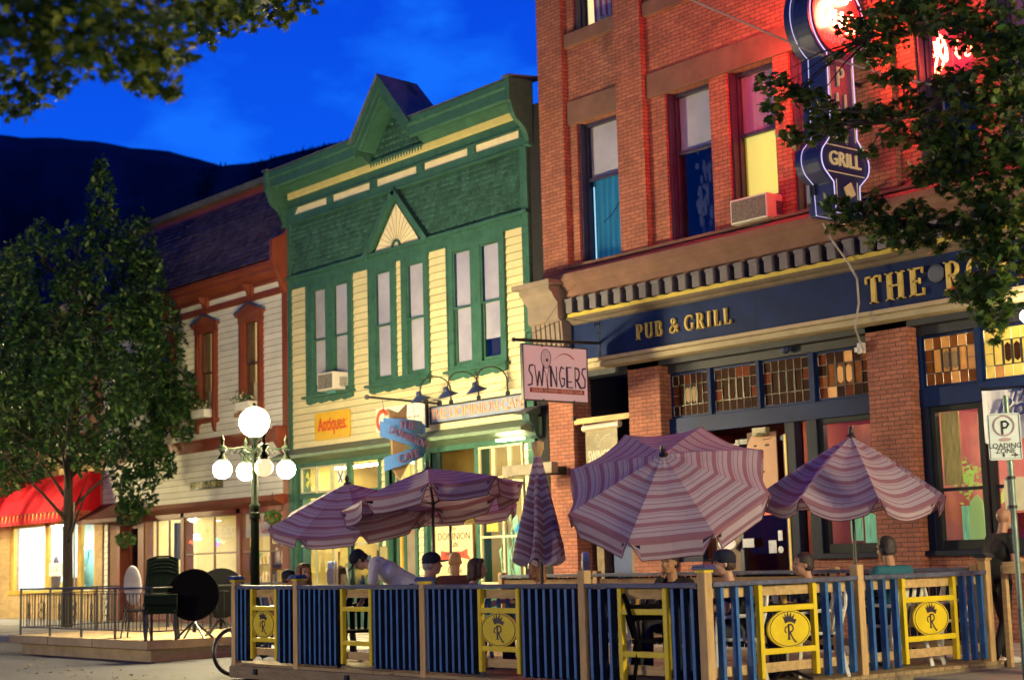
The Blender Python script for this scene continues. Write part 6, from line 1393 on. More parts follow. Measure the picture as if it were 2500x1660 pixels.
# ---------------------------------------------------------------- patio furniture
M_wch = pm('white_resin', (.62, .60, .56), .4, .06); M_bch = pm('blue_resin', (.02, .06, .22), .4, .2); M_kch = pm('black_resin', (.005, .005, .006), .9, .2, spec=.05)
def chair(label, loc, rz, m=M_wch, group='resin chairs on the deck'):
    t = thing('patio_chair', label, 'chair', loc, rz, group)
    mb = MB(); mb.prism([(-.2, -.22), (.24, -.25), (.24, .25), (-.2, .22)], 'z', .41, .44); mb.build('seat', m, t, bev=.01)
    mb = MB(); B0 = [(-.20, y, .46) for y in (-.2, .2)]; hh = .86
    mb.ring([(-.2, -.2, .44), (-.27, -.22, .7), (-.30, -.16, .84), (-.31, 0, .88), (-.30, .16, .84), (-.27, .22, .7), (-.2, .2, .44)], .022, 8)
    for y0, y1 in ((-.12, -.16), (-.04, -.05), (.04, .05), (.12, .16)): mb.bar((-.2, y0, .44), (-.295, y1, .85), .045, .012, (1, 0, 0))
    mb.build('backrest', m, t, smooth=True)
    for x, y, dx_, dy in ((.2, -.22, .04, -.03), (.2, .22, .04, .03), (-.18, -.2, -.08, -.04), (-.18, .2, -.08, .04)):
        mb = MB(); mb.bar((x, y, .42), (x+dx_, y+dy, 0), .045, .035, (1, 0, 0)); mb.build('leg', m, t)
    for s in (-1, 1): mb = MB(); mb.ring([(-.25, s*.23, .64), (0, s*.27, .65), (.2, s*.26, .63), (.22, s*.24, .42)], .02, 6); mb.build('armrest', m, t, smooth=True)
    return t
def table(label, loc, r=.42, m=M_kch):
    t = thing('patio_table', label, 'table', loc, 0, 'round tables on the deck'); mb = MB(); mb.lathe([(r*.98, .70), (r, .71), (r, .725), (r*.98, .735)], n=28); mb.build('tabletop', m, t)
    mb = MB(); mb.lathe([(.04, .1), (.035, .7)], n=10); mb.build('column', M_black, t)
    for k in range(4): a = k*math.pi/2+.4; mb = MB(); mb.bar((0, 0, .12), (.3*math.cos(a), .3*math.sin(a), .0), .04, .03); mb.build('leg', M_black, t)
    return t
# ---------------------------------------------------------------- left platform with railing and stacked furniture
t = thing('platform', 'low tan timber platform with an overhanging top round the street tree side of the kerb', 'platform', (0, 0, 0))
mb = MB(); mb.box(-28.9, -23.4, -7.25, -3.9, .2, .34); mb.build('deck_top', pm('tan_plywood_top', (.42, .31, .18), .75, .2, 2, .2, 40, c2=(.25, .18, .1), c2t=.62), t, bev=.006)
mb = MB(); mb.box(-28.6, -23.5, -7.13, -4.0, 0, .2); mb.build('base', pm('tan_skirt_board', (.40, .30, .18), .8, .2, 3, .2), t, bev=.006)
mb = MB()
for x in (-27.2, -25.4): mb.box(x, x+.012, -7.255, -7.2, .2, .3415)
mb.build('board_joint', M_dark, t)
t = thing('railing', 'black wrought iron railing with twisted scroll balusters round the low platform', 'railing', (0, 0, 0))
def railing(p0, p1, posts):
    p0, p1 = Vector(p0), Vector(p1); d = (p1-p0).normalized(); L_ = (p1-p0).length; mb = MB()
    zt = 1.17; mb.ring([p0+Vector((0, 0, zt)), p1+Vector((0, 0, zt))], .016, 6); mb.ring([p0+Vector((0, 0, .48)), p1+Vector((0, 0, .48))], .011, 6); mb.ring([p0+Vector((0, 0, 1.08)), p1+Vector((0, 0, 1.08))], .009, 6)
    n = int(L_/.13); 
    mb.build('rail', M_black, t)
    for i in range(n+1):
        s = L_*i/n; p = p0+d*s; mb = MB()
        if i % 5 == 3:
            for sg in (-1, 1): mb.ring([p+Vector((0, 0, z))+d*sg*w_ for z, w_ in ((.48, 0), (.6, .01), (.68, .05), (.78, .015), (.86, .05), (.94, .01), (1.08, 0))], .009, 5)
            mb.sph(p+Vector((0, 0, .78)), .022, 8, 6)
        mb.ring([p+Vector((0, 0, .48)), p+Vector((0, 0, 1.08))], .008, 5); mb.build('baluster', M_black, t)
    for s in posts: p = p0+d*s; mb = MB(); mb.box(p.x-.016, p.x+.016, p.y-.016, p.y+.016, .34, 1.19); mb.build('post', M_black, t)
railing((-28.7, -7.12, 0), (-23.5, -7.12, 0), (0, 1.3, 2.6, 3.9, 5.2)); railing((-23.5, -7.12, 0), (-23.5, -4.1, 0), (1.5, 3.0)); railing((-28.7, -7.12, 0), (-28.7, -4.1, 0), (1.5, 3.0)); railing((-28.7, -4.0, 0), (-24.2, -4.0, 0), (1.5, 3, 4.5))
# stack of mesh chairs
b = at(394, 1548, 25.4); t = thing('chair_stack', 'tall stack of dark green patio chairs on the low platform', 'stacked chairs', (b.x, b.y, .34), R(-30))
M_dgr = pm('dark_green_weave', (.006, .014, .009), .8, .4, 30, .4, 90, spec=.1)
for i in range(5):
    z = .06*i; mb = MB(); o_ = Vector((-.02*i, 0, z))
    mb.prism([(-.2+o_.x, -.24), (.24+o_.x, -.24), (.24+o_.x, .24), (-.2+o_.x, .24)], 'z', .42+z, .45+z); 
    if i == 0: mb.box(-.2, .2, -.25, .25, .43, .72)
    cvb = [(-.2+o_.x-.13*k/6, z+.45+.62*k/6) for k in range(7)]
    for k in range(6): mb.quad((cvb[k][0], -.25+.0*k, cvb[k][1]), (cvb[k][0], .25, cvb[k][1]), (cvb[k+1][0], .25-(.03 if k == 5 else 0), cvb[k+1][1]), (cvb[k+1][0], -.25+(.03 if k == 5 else 0), cvb[k+1][1]))
    mb.ring([(cvb[0][0], -.26, cvb[0][1]), (cvb[-1][0], -.24, cvb[-1][1]-.03), (cvb[-1][0]-.01, -.1, cvb[-1][1]+.02), (cvb[-1][0]-.01, .1, cvb[-1][1]+.02), (cvb[-1][0], .24, cvb[-1][1]-.03), (cvb[0][0], .26, cvb[0][1])], .016, 6)
    ch = mb.build('stacked_chair', M_dgr, t)
    if i < 3:
        for x, y in ((.2, -.22), (.2, .22), (-.2, -.24), (-.2, .24)): mb = MB(); mb.ring([(x+o_.x, y, .43+z), (x+o_.x+(.05 if x > 0 else -.1), y*1.08, z*.3)], .022, 6); mb.build('leg', M_black, ch)
# two folded round tables on edge
for i, (px, py, dp, rx, lab) in enumerate(((474, 1550, 25.6, .42, 'black flip top round table folded upright, next to the chair stack'), (540, 1545, 26.6, .42, 'black flip top round table folded upright, behind the bicycle'))):
    b = at(px, py, dp); t = thing('folding_table', lab, 'table', (b.x, b.y, .34), R(-40+i*8), 'folded tables on the platform')
    Mt = Matrix.Translation((.05, 0, .70)) @ Matrix.Rotation(R(82), 4, 'Y'); mb = MB(); mb.lathe([(rx*.97, -.012), (rx, -.005), (rx, .012), (rx*.97, .02)], (0, 0, 0), 36, Mt); mb.build('tabletop', M_kch, t)
    mb = MB(); mb.cyl((0, 0, .1), (0, 0, .62), .03); mb.build('column', M_black, t)
    for k in range(4): a = k*math.pi/2+.7; mb = MB(); mb.ring([(0, 0, .28), (.2*math.cos(a), .2*math.sin(a), .12), (.34*math.cos(a), .34*math.sin(a), .0)], .018, 6); mb.build('leg', M_black, t, smooth=True)
b = at(332, 1545, 26.6); t = thing('patio_chair', 'grey oval backed chair on the platform beside the chair stack', 'chair', (b.x, b.y, .34), R(140))
mb = MB(); mb.sph((0, 0, .45), (.24, .23, .03)); mb.build('seat', M_kch, t, smooth=True); mb = MB(); mb.sph((-.24, 0, .87), (.02, .15, .33), 20, 12, Matrix.Rotation(R(-8), 4, 'Y')); mb.build('backrest', pm('grey_shell', (.42, .40, .44), .5), t, smooth=True)
for x, y in ((.18, -.18), (.18, .18), (-.2, -.18), (-.2, .18)): mb = MB(); mb.ring([(x*.7, y*.8, .44), (x*1.2, y*1.1, 0)], .013, 6); mb.build('leg', M_black, t)
# bicycle between platform and fence
t = thing('bicycle', 'dark bicycle parked in the gap between the platform and the blue fence', 'bicycle', (-19.28, -8.05, 0), R(90))
for x in (0, 1.02):
    mb = MB(); mb.ring([(x+.31*math.cos(a), 0, .33+.31*math.sin(a)) for a in np.linspace(0, 6.283, 33)[:-1]], .022, 8, closed=True); wl = mb.build('wheel', M_black, t, smooth=True)
    mb = MB(); mb.ring([(x+.285*math.cos(a), 0, .33+.285*math.sin(a)) for a in np.linspace(0, 6.283, 33)[:-1]], .01, 6, closed=True); mb.build('rim', pm('alloy', (.5, .48, .5), .3, metal=.8), wl)
    mb = MB(); [mb.ring([(x, .01*(-1)**k, .33), (x+.28*math.cos(k*.4488), 0, .33+.28*math.sin(k*.4488))], .0018, 4) for k in range(14)]; mb.cyl((x, -.04, .33), (x, .04, .33), .02); mb.build('spokes', pm('alloy', (.5, .48, .5)), wl)
mb = MB()
for q in (((0, 0, .33), (.15, 0, .62), (.2, 0, .88)), ((.15, 0, .62), (.62, 0, .66)), ((.2, 0, .75), (.65, 0, .78)), ((.17, 0, .62), (.5, 0, .3)), ((.5, 0, .3), (.66, 0, .85)), ((.5, 0, .3), (1.02, 0, .33)), ((1.02, 0, .33), (.65, 0, .76))): mb.ring(q, .016, 6)
mb.build('frame', pm('dark_bike_paint', (.03, .02, .05), .3), t, smooth=True)
mb = MB(); mb.ring([(.14, -.28, .95), (.2, -.1, .9), (.2, .1, .9), (.14, .28, .95)], .013, 6); mb.build('handlebar', M_black, t); mb = MB(); mb.sph((.68, 0, .9), (.13, .07, .03)); mb.build('saddle', M_black, t, smooth=True)
mb = MB(); mb.lathe([(.0, -.01), (.09, -.01), (.09, .01), (0, .01)], (.5, .04, .3), 20, Matrix.Rotation(R(90), 4, 'X')); mb.ring([(.5, .06, .3), (.5, .09, .14)], .01, 5); mb.ring([(.5, -.04, .3), (.5, -.07, .46)], .01, 5); mb.build('crank', M_black, t)
# parking meters
M_met = pm('grey_meter_enamel', (.30, .29, .36), .4, .1, 6, metal=.3); M_mg = pm('meter_window', (.3, .42, .6), .1, .3, 9, spec=.8)
def meter_head(t, x, z, y=0):
    mb = MB(); mb.prism([(x-.085, z), (x+.085, z), (x+.1, z+.2), (x+.085, z+.22), (x-.085, z+.22), (x-.1, z+.2)], 'y', y-.05, y+.05); mb.build('meter_body', M_met, t, bev=.01)
    mb = MB(); mb.prism([(x+.085*math.cos(R(a)), z+.215+.12*math.sin(R(a))) for a in range(0, 181, 12)], 'y', y-.045, y+.045); mb.build('dome', M_mg, t, bev=.012)
    mb = MB(); mb.prism([(x, z+.13), (x+.03, z+.1), (x, z+.07), (x-.03, z+.1)], 'y', y-.054, y-.05); mb.box(x-.05, x+.05, y-.053, y-.05, z+.03, z+.04); mb.build('coin_plate', M_dark, t)
p = onY(1432, 1440, -5.15); t = thing('parking_meter', 'single domed parking meter behind the deck fence by the brick doorway', 'parking meter', (p.x, -5.15, .15), R(-35)); meter_head(t, 0, 1.05); mb = MB(); mb.cyl((0, 0, 0), (0, 0, 1.06), .03); mb.build('pole', M_met, t)
p = onY(812, 1440, -5.15); t = thing('parking_meter', 'twin headed parking meter in front of the antiques shop window', 'parking meter', (p.x, -5.15, .15), R(-45)); meter_head(t, -.11, 1.03); meter_head(t, .11, 1.03); mb = MB(); mb.cyl((0, 0, 0), (0, 0, 1.0), .03); mb.box(-.2, .2, -.03, .03, .98, 1.03); mb.box(-.18, .18, -.06, .06, .8, .98); mb.build('pole', M_met, t)
# loading zone sign on its pole, banner behind
t = thing('loading_zone_sign', 'white loading zone sign with a circled P on a thin steel pole', 'road sign', (-8.69, -5.6, .15), R(10))
mb = MB(); mb.cyl((0, 0, 0), (0, 0, 2.0), .026, n=10); mb.cyl((0, 0, 1.25), (0, 0, 2.75), .03, n=10); mb.build('pole', pm('galvanised_green_pole', (.16, .22, .19), .4, .4, 4, metal=.5), t, smooth=True)
Tz = Matrix.Rotation(R(40-10), 4, 'Z')
mb = MB(); mb.prism([(-.14, -.225), (.14, -.225), (.155, -.21), (.155, .21), (.14, .225), (-.14, .225), (-.155, .21), (-.155, -.21)], 'y', -.006, .006)
pn = mb.build('sign_plate', pm('white_sign_sheet', (.62, .72, .74), .35, .06, 5, c2=(.45, .55, .52), c2t=.64), t, M=Tz @ Matrix.Translation((-.04, -.04, 2.35)))
def onp(mb, nm, mat): return mb.build(nm, mat, pn, M=Tz @ Matrix.Translation((-.04, -.048, 2.35)))
mb = MB(); mb.ring([(-.142, 0, -.21), (.142, 0, -.21), (.142, 0, .21), (-.142, 0, .21)], .004, 5, closed=True)
mb.box(-.03, -.008, -.002, .002, .02, .15); mb.ring([(-.02, 0, .145), (.02, 0, .145), (.045, 0, .12), (.02, 0, .085), (-.02, 0, .085)], .01, 5)
mb.prism([(.08, -.2), (.08, -.16), (.125, -.18)], 'y', -.002, .002); mb.box(.05, .08, -.002, .002, -.186, -.174); mb.prism([(-.02+.012*math.cos(a), -.18+.018*math.sin(a)) for a in np.linspace(0, 6, 9)], 'y', -.002, .002); onp(mb, 'black_marks', M_black)
mb = MB(); mb.ring([(.0+.095*math.cos(a), 0, .105+.095*math.sin(a)) for a in np.linspace(0, 6.283, 29)[:-1]], .009, 5, closed=True); mb.prism([(.06*math.cos(a), -.03+.018*math.sin(a)) for a in np.linspace(0, 6.2, 15)], 'y', -.002, .002); onp(mb, 'green_ring', pm('faded_red_ring', (.42, .3, .34), .5))
for s_, z in (('LOADING', -.09), ('ZONE', -.14)): text(s_, .068, M_black, pn, Tz @ Matrix.Translation((-.04, -.048, 2.35)) @ MF(0, 0, z), ext=.001, off=.001)
t = thing('sign_plate', 'back of a small cream sign plate low on the steel pole', 'road sign', (-8.69, -5.6, .15))
mb = MB(); mb.prism([(-.13, -.16), (.13, -.16), (.15, -.14), (.15, .14), (.13, .16), (-.13, .16), (-.15, .14), (-.15, -.14)], 'y', -.005, .005); mb.build('plate', pm('cream_plate_back', (.5, .46, .34), .5), t, M=Matrix.Translation((.06, .05, 1.8)) @ Matrix.Rotation(R(40), 4, 'Z')); mb = MB(); [mb.cyl((0, 0, z), (0, 0, z+.03), .04) for z in (1.66, 1.94)]; mb.build('clamp', M_black, t)
b = at(2462, 1010, 16.4); t = thing('banner', 'white cloth banner with blue brush script above the loading zone sign', 'banner', tuple(b), R(36))
mb = MB(); n = 24; vs = []
for i in range(n+1): x = -.25+1.1*i/n; vs += [(x, .02*math.sin(i*.9), .25), (x, .02*math.sin(i*.9+.4), -.29-.04*math.sin(i*.5))]
mb.add(vs, [(2*i, 2*i+1, 2*i+3, 2*i+2) for i in range(n)]); mb.build('cloth', pm('white_banner_cloth', (.78, .76, .84), .7, .08), t, fixn=False)
M_bl = pm('blue_script_ink', (.03, .04, .2), .5); text('The', .17, M_bl, t, MF(.14, -.045, .18), shear=.35, ext=.002, off=.003); text('Royal', .26, M_bl, t, MF(.16, -.05, .06), shear=.35, ext=.002, off=.005)
mb = MB(); mb.ring([(-.27, .0, .27), (.9, .05, .29)], .012, 6); mb.cyl((.9, .05, -2.5), (.9, .05, .3), .02); mb.build('pole', M_black, t)
# cables
mb = MB(); pts = [at(1630, -28, 19.2), at(1700, 6, 19.0), at(1830, 62, 18.8), at(1975, 125, 18.4), at(2150, 180, 18), at(2350, 225, 17.6), at(2620, 262, 17)]; mb.ring(pts, .013, 6); tag(mb.build('overhead_cable', pm('pale_cable', (.35, .28, .25), .6), smooth=True), 'pale overhead cable crossing the upper brick wall toward the neon blade sign', 'cable')
mb = MB(); pts = [onY(*p, -.36) for p in ((2010, 545), (2030, 585), (2070, 640), (2092, 680), (2097, 740), (2088, 800))]+[onY(*p, -.1) for p in ((2098, 830), (2108, 855))]; mb.ring(pts, .016, 6); o = tag(mb.build('fascia_conduit', pm('dirty_white_conduit', (.35, .32, .28), .5), smooth=True), 'dirty white conduit draped down the navy fascia before the big gold letters', 'conduit'); mb = MB(); p = onY(2103, 850, -.06); mb.cb(p, (.1, .08, .16)); mb.cb(p+Vector((-.06, -.03, -.02)), (.06, .06, .07)); mb.build('switch_box', M_ac, o, bev=.006)
mb = MB(); mb.ring([onY(1395, 640, -.5), onY(1410, 690, -.45), onY(1360, 745, -.7), onY(1330, 790, -1.2)], .004, 4); tag(mb.build('sign_stay', M_black), 'thin black stay wire from the stone cornice to the squash club sign bracket', 'wire')
basket('small leafy basket with red blossom hanging between lamp post and parasol', tuple(onY(666, 1262, -.6)), .2, (.6, .06, .03))
# ---------------------------------------------------------------- trees
def leafmat(name, c, c3=None, trans=.3):
    m = bpy.data.materials.new(name); m.use_nodes = True; MC[name] = m
    n = m.node_tree.nodes; l = m.node_tree.links; b = n['Principled BSDF']; b.inputs['Roughness'].default_value = .5
    g = n.new('ShaderNodeNewGeometry'); r = n.new('ShaderNodeValToRGB'); l.new(g.outputs['Random Per Island'], r.inputs[0])
    r.color_ramp.elements[0].color = (*[x*.5 for x in c], 1); r.color_ramp.elements[1].color = (*(c3 or [x*1.7 for x in c]), 1); e = r.color_ramp.elements.new(.6); e.color = (*c, 1)
    l.new(r.outputs[0], b.inputs['Base Color']); t = n.new('ShaderNodeBsdfTranslucent'); l.new(r.outputs[0], t.inputs[0]); x = n.new('ShaderNodeMixShader'); x.inputs[0].default_value = trans
    l.new(b.outputs[0], x.inputs[1]); l.new(t.outputs[0], x.inputs[2]); l.new(x.outputs[0], n['Material Output'].inputs[0]); return m
M_leaf = leafmat('linden_leaf', (.013, .055, .017), (.11, .20, .045)); M_leaf2 = leafmat('maple_leaf', (.04, .10, .022), (.20, .28, .05), .4)
M_bark = pm('grey_brown_bark', (.045, .033, .026), .9, .35, 4, .8, 14, stretch=(4, 4, .6))
SIMPLE = np.array([(0, 1), (.42, .25), (.3, -.5), (0, -.75), (-.3, -.5), (-.42, .25)])
def _mp():
    P = []
    for a, r in ((90, 1), (70, .45), (52, .78), (40, .42), (12, .85), (0, .4), (-22, .62), (-50, .3), (-90, .38), (-130, .3), (-158, .62), (180, .4), (168, .85), (140, .42), (128, .78), (110, .45)): P.append((r*math.cos(R(a)), r*math.sin(R(a))))
    return np.array(P)
MAPLE = _mp()
def foliage(name, parent, centers, radii, counts, size, shape, mat, seed, droop=.5, shell=.55):
    rng = np.random.default_rng(seed); Cs = []; 
    for c, r, n in zip(centers, radii, counts):
        r = np.array(r if hasattr(r, '__len__') else (r, r, r)); d = rng.normal(size=(n, 3)); d /= np.linalg.norm(d, axis=1)[:, None]
        rad = shell+(1-shell)*rng.random(n)**.6; rad *= 1+.18*np.sin(d[:, 0]*7+seed)*np.sin(d[:, 1]*6+d[:, 2]*5)
        Cs.append(np.array(c)+d*rad[:, None]*r)
    Cn = np.vstack(Cs); n = len(Cn)
    nrm = rng.normal(size=(n, 3)); nrm[:, 2] = np.abs(nrm[:, 2])+droop; nrm /= np.linalg.norm(nrm, axis=1)[:, None]
    t = rng.normal(size=(n, 3)); t[:, 2] -= .9; u = np.cross(nrm, t); u /= np.linalg.norm(u, axis=1)[:, None]; v = np.cross(u, nrm)
    s = size*rng.uniform(.55, 1.15, n); k = len(shape); V = np.zeros((n, k, 3))
    for i, (a, b) in enumerate(shape): V[:, i] = Cn+u*(a*s)[:, None]-v*(b*s)[:, None]*-1+nrm*(-.25*s*(a*a+b*b))[:, None]
    me = bpy.data.meshes.new(name); me.vertices.add(n*k); me.vertices.foreach_set('co', V.reshape(-1)); me.loops.add(n*k); me.loops.foreach_set('vertex_index', np.arange(n*k, dtype=np.int32))
    me.polygons.add(n); me.polygons.foreach_set('loop_start', np.arange(0, n*k, k, dtype=np.int32)); me.polygons.foreach_set('loop_total', np.full(n, k, dtype=np.int32)); me.update(); me.validate(); me.materials.append(mat)
    o = bpy.data.objects.new(name, me); col.objects.link(o); o.parent = parent; return o
def sdvec(v): return tuple(float(x) for x in v)
# street tree in front of the white building / store
def env(z):  # crown half width by height
    return float(np.interp(z, [2.9, 3.5, 4.3, 5.3, 6.3, 8, 9.0, 9.9, 10.5, 11.2, 11.75], [.8, 1.7, 2.4, 2.65, 2.65, 2.3, 2.0, 1.45, .8, .45, .1]))
t = thing('street_tree', 'leafy street tree with pointed crown rising past the white building', 'tree', (-36.85, -2.56, .15))
rr = random.Random(11); cs, rs, ns = [], [], []
for i in range(125):
    z = rr.triangular(3.2, 10.4, 6.0); e = env(z); a = rr.uniform(0, 6.283); q = e*rr.uniform(.5, 1.0); r = rr.uniform(.2, .46)*(1 if z < 9 else .8)
    cs.append((q*math.cos(a)+.25, q*math.sin(a), z)); rs.append((r, r, r*rr.uniform(1.1, 1.9))); ns.append(int(200*r*r/.16))
lat = lambda dx, z, dy=0: (RC.x*dx+FC.x*dy, RC.y*dx+FC.y*dy, z)
for dx, z, r, h, n in ((.75, 10.4, .38, 1.2, 420), (.8, 9.6, .5, .9, 400), (.7, 11.2, .16, .45, 120), (1.75, 9.3, .42, .9, 380), (1.95, 8.4, .5, .9, 380), (.15, 9.2, .5, .8, 300), (2.4, 7.0, .5, 1.0, 420), (2.75, 5.6, .5, .7, 360), (2.8, 4.9, .35, .5, 200), (1.7, 3.2, .5, .6, 300), (1.5, 2.75, .35, .35, 140), (-1.0, 9.0, .5, .8, 300), (-1.6, 7.6, .5, .9, 380), (2.2, 3.9, .45, .5, 260)):
    cs.append(lat(dx, z)); rs.append((r, r, h)); ns.append(n)
foliage('crown', t, cs, rs, [int(n*1.35) for n in ns], .10, SIMPLE, M_leaf, 3, shell=.7)
mb = MB(); mb.ring([(0, 0, 0), (.02, 0, 1.0), (-.05, .02, 2.2), (0, 0, 3.2), (.1, 0, 6), (.3, 0, 9.5)], [.15, .125, .12, .11, .07, .015], 10)
for i in range(26):
    z = 2.0+i*.26; a = i*2.4; l_ = env(min(z+1.5, 10))*.8; mb.ring([(.0, 0, z), (l_*.4*math.cos(a), l_*.4*math.sin(a), z+.7), (l_*math.cos(a), l_*math.sin(a), z+1.5)], [.05, .03, .006], 6)
mb.build('trunk', M_bark, t, smooth=2)
mb = MB(); mb.cyl((.22, .1, 0), (.16, .08, 3.0), .02); o = tag(mb.build('tree_stake', pm('pale_stake', (.5, .38, .25), .7)), 'thin pale stake standing against the street tree trunk', 'stake'); o.location = (-36.85, -2.56, .15)
t2 = dup(t, (-43.6, -2.8, .15), R(110), 'dark leafy street tree beyond the pointed one, over the red awning')
t3 = dup(t, (-51.5, -2.8, .15), R(200), 'far street tree past the red awning')
# near maple over the upper left sky : hangs from a tree standing on the near kerb
t = thing('overhanging_maple', 'dark maple boughs hanging into the sky above the mountain', 'tree', (-13.5, -19.3, 0))
def W2L(v, o): return tuple(float(v[i]-o[i]) for i in range(3))
O = (-13.5, -19.3, 0); rr = random.Random(21); cs, rs, ns = [], [], []; twigs = []
def clump(px, py, dp, r, n, o=(-13.5, -19.3, 0), fl=.7):
    p = at(px, py, dp); cs.append(W2L(p, o)); rs.append((r, r, r*fl)); ns.append(n); twigs.append(W2L(p, o))
for px, py, dp, r, n in ((30, 30, 8, .30, 110), (110, 40, 8, .30, 110), (200, 30, 8.2, .30, 110), (290, 40, 8.2, .28, 100), (60, 120, 8, .26, 90), (170, 120, 8, .24, 90), (260, 110, 8.3, .22, 80), (340, 90, 8.5, .24, 90), (400, 50, 9, .24, 90), (30, 200, 9.5, .24, 100), (90, 220, 9.5, .17, 60), (130, 200, 9.5, .12, 36), (20, 262, 10, .14, 40), (60, 270, 10, .07, 14), (330, 170, 8.5, .16, 60), (385, 165, 8.6, .16, 60), (420, 130, 9, .17, 60), (350, 215, 8.8, .08, 18), (415, 205, 8.8, .10, 24), (430, 235, 8.8, .05, 8), (225, 150, 8.4, .12, 24),
    (470, 30, 11, .25, 110), (520, 55, 11, .22, 90), (560, 20, 11.5, .25, 110), (505, 100, 11.2, .1, 24), (610, 30, 12, .2, 80), (655, 15, 12, .2, 70), (700, 20, 12, .13, 40), (690, 55, 12, .07, 12), (750, 8, 12, .1, 22), (490, 0, 11, .3, 120), (0, 0, 8, .4, 160), (150, -40, 8, .5, 200), (350, -40, 9, .5, 200), (550, -50, 11, .5, 200)):
    clump(px, py, dp, r, n)
M_leaf3 = leafmat('lamplit_maple_leaf', (.05, .11, .022), (.30, .36, .05), .4)  # paler leaf copy, lamp light put into its colour
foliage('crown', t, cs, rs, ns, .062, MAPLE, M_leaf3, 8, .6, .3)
mb = MB(); mb.ring([(0, 0, 0), (.05, 0, 1.5), (0, .1, 3.2), (.2, .3, 4.6), (.3, .4, 7)], [.22, .19, .17, .12, .05], 10)
limb = [Vector(W2L(at(x, y, d), O)) for x, y, d in ((-400, -500, 7), (-150, -330, 7.6), (80, -230, 8), (300, -190, 8.8), (500, -170, 10.5), (680, -150, 11.8))]
mb.ring([Vector((.3, .4, 4.5))]+limb, [.09, .075, .06, .05, .04, .025, .015], 8)
for i, p in enumerate(twigs):
    p = Vector(p); b0 = min((limb[k].lerp(limb[k+1], q) for k in range(5) for q in (0, .33, .66)), key=lambda c: (c-p).length); md = b0.lerp(p, .55)+Vector((0, 0, .06)); mb.ring([b0, md, p], [.014, .008, .003], 5)
mb.build('trunk', M_bark, t, smooth=2)
# maple on the right in front of the pub
O = (-7.4, -4.6, .15); t = thing('street_maple', 'dark maple in front of the pub, its boughs hiding the neon sign and gold letters', 'tree', O)
cs, rs, ns, twigs = [], [], [], []
for px, py, dp, r, n in (
    (1870, 200, 15.5, .14, 26), (1905, 215, 15.5, .2, 60), (1950, 225, 15.5, .17, 50), (1885, 270, 15.6, .14, 34), (1930, 330, 15.6, .14, 40), (1945, 345, 15.6, .1, 18), (1990, 250, 15.6, .2, 70), (2030, 285, 15.5, .2, 70), (1990, 320, 15.6, .16, 46), (2050, 325, 15.4, .13, 34), (2080, 275, 15.4, .12, 30), (2110, 300, 15.3, .13, 36), (2150, 270, 15, .15, 46),
    (2040, 140, 15.8, .12, 26), (2075, 60, 15.8, .18, 50), (2120, 50, 15.6, .22, 80), (2130, 130, 15.4, .2, 70), (2180, 30, 15.2, .28, 120), (2170, 100, 15.2, .2, 70), (2090, 100, 15.6, .14, 30), (2240, 40, 15, .3, 130), (2200, 190, 15, .16, 60), (2150, 190, 15.2, .13, 34), (2230, 250, 14.8, .2, 80), (2180, 330, 14.8, .16, 50), (2120, 370, 15, .1, 20), (2260, 320, 14.6, .26, 120), (2320, 200, 14.4, .2, 70), (2300, 30, 14.6, .28, 120), (2360, 80, 14.4, .26, 100), (2420, 60, 14.2, .34, 150), (2480, 140, 14, .34, 160), (2400, 190, 14.2, .26, 110), (2460, 260, 14, .34, 160), (2370, 280, 14.3, .28, 130), (2320, 350, 14.4, .24, 110), (2400, 370, 14.2, .32, 160), (2480, 400, 14, .34, 160), (2250, 420, 14.7, .16, 60), (2330, 440, 14.4, .22, 90), (2300, 400, 14.4, .2, 80), (2400, 470, 14.2, .26, 120), (2470, 520, 14, .3, 150),
    (2040, 500, 15.3, .16, 50), (2080, 530, 15.2, .2, 80), (2030, 560, 15.3, .09, 14), (2130, 500, 15, .15, 46), (2140, 560, 15, .2, 80), (2190, 540, 14.9, .2, 80), (2240, 520, 14.7, .2, 80), (2200, 590, 14.8, .16, 50), (2250, 575, 14.6, .18, 60), (2320, 545, 14.5, .22, 90), (2285, 600, 14.5, .1, 20), (2350, 715, 14.4, .14, 46), (2400, 600, 14.2, .26, 130), (2470, 620, 14, .28, 140), (2380, 690, 14.2, .18, 60), (2440, 700, 14, .2, 80), (2400, 760, 14.1, .14, 40), (2430, 790, 14.0, .12, 34), (2400, 720, 14.1, .16, 50), (2460, 750, 14, .12, 30), (2430, 830, 14, .05, 8), (2390, 540, 14.2, .2, 80),
    (2560, 100, 13.9, .5, 300), (2560, 350, 13.9, .5, 300), (2580, 600, 13.9, .4, 200), (2700, 200, 13.8, .8, 500), (2700, 500, 13.8, .7, 400), (2400, -80, 14.5, .6, 300), (2200, -70, 15, .5, 200)):
    cs.append(W2L(at(px, py, dp), O)); rs.append((r, r, r*.75)); ns.append(int(n*1.25)); twigs.append(W2L(at(px, py, dp), O))
foliage('crown', t, cs, rs, ns, .075, MAPLE, M_leaf2, 9, .6, .25)
mb = MB(); mb.ring([(0, 0, 0), (.05, 0, 1.5), (0, -.05, 2.6), (-.1, 0, 4.2), (-.2, .1, 7.5)], [.17, .14, .13, .1, .04], 10)
LP = []
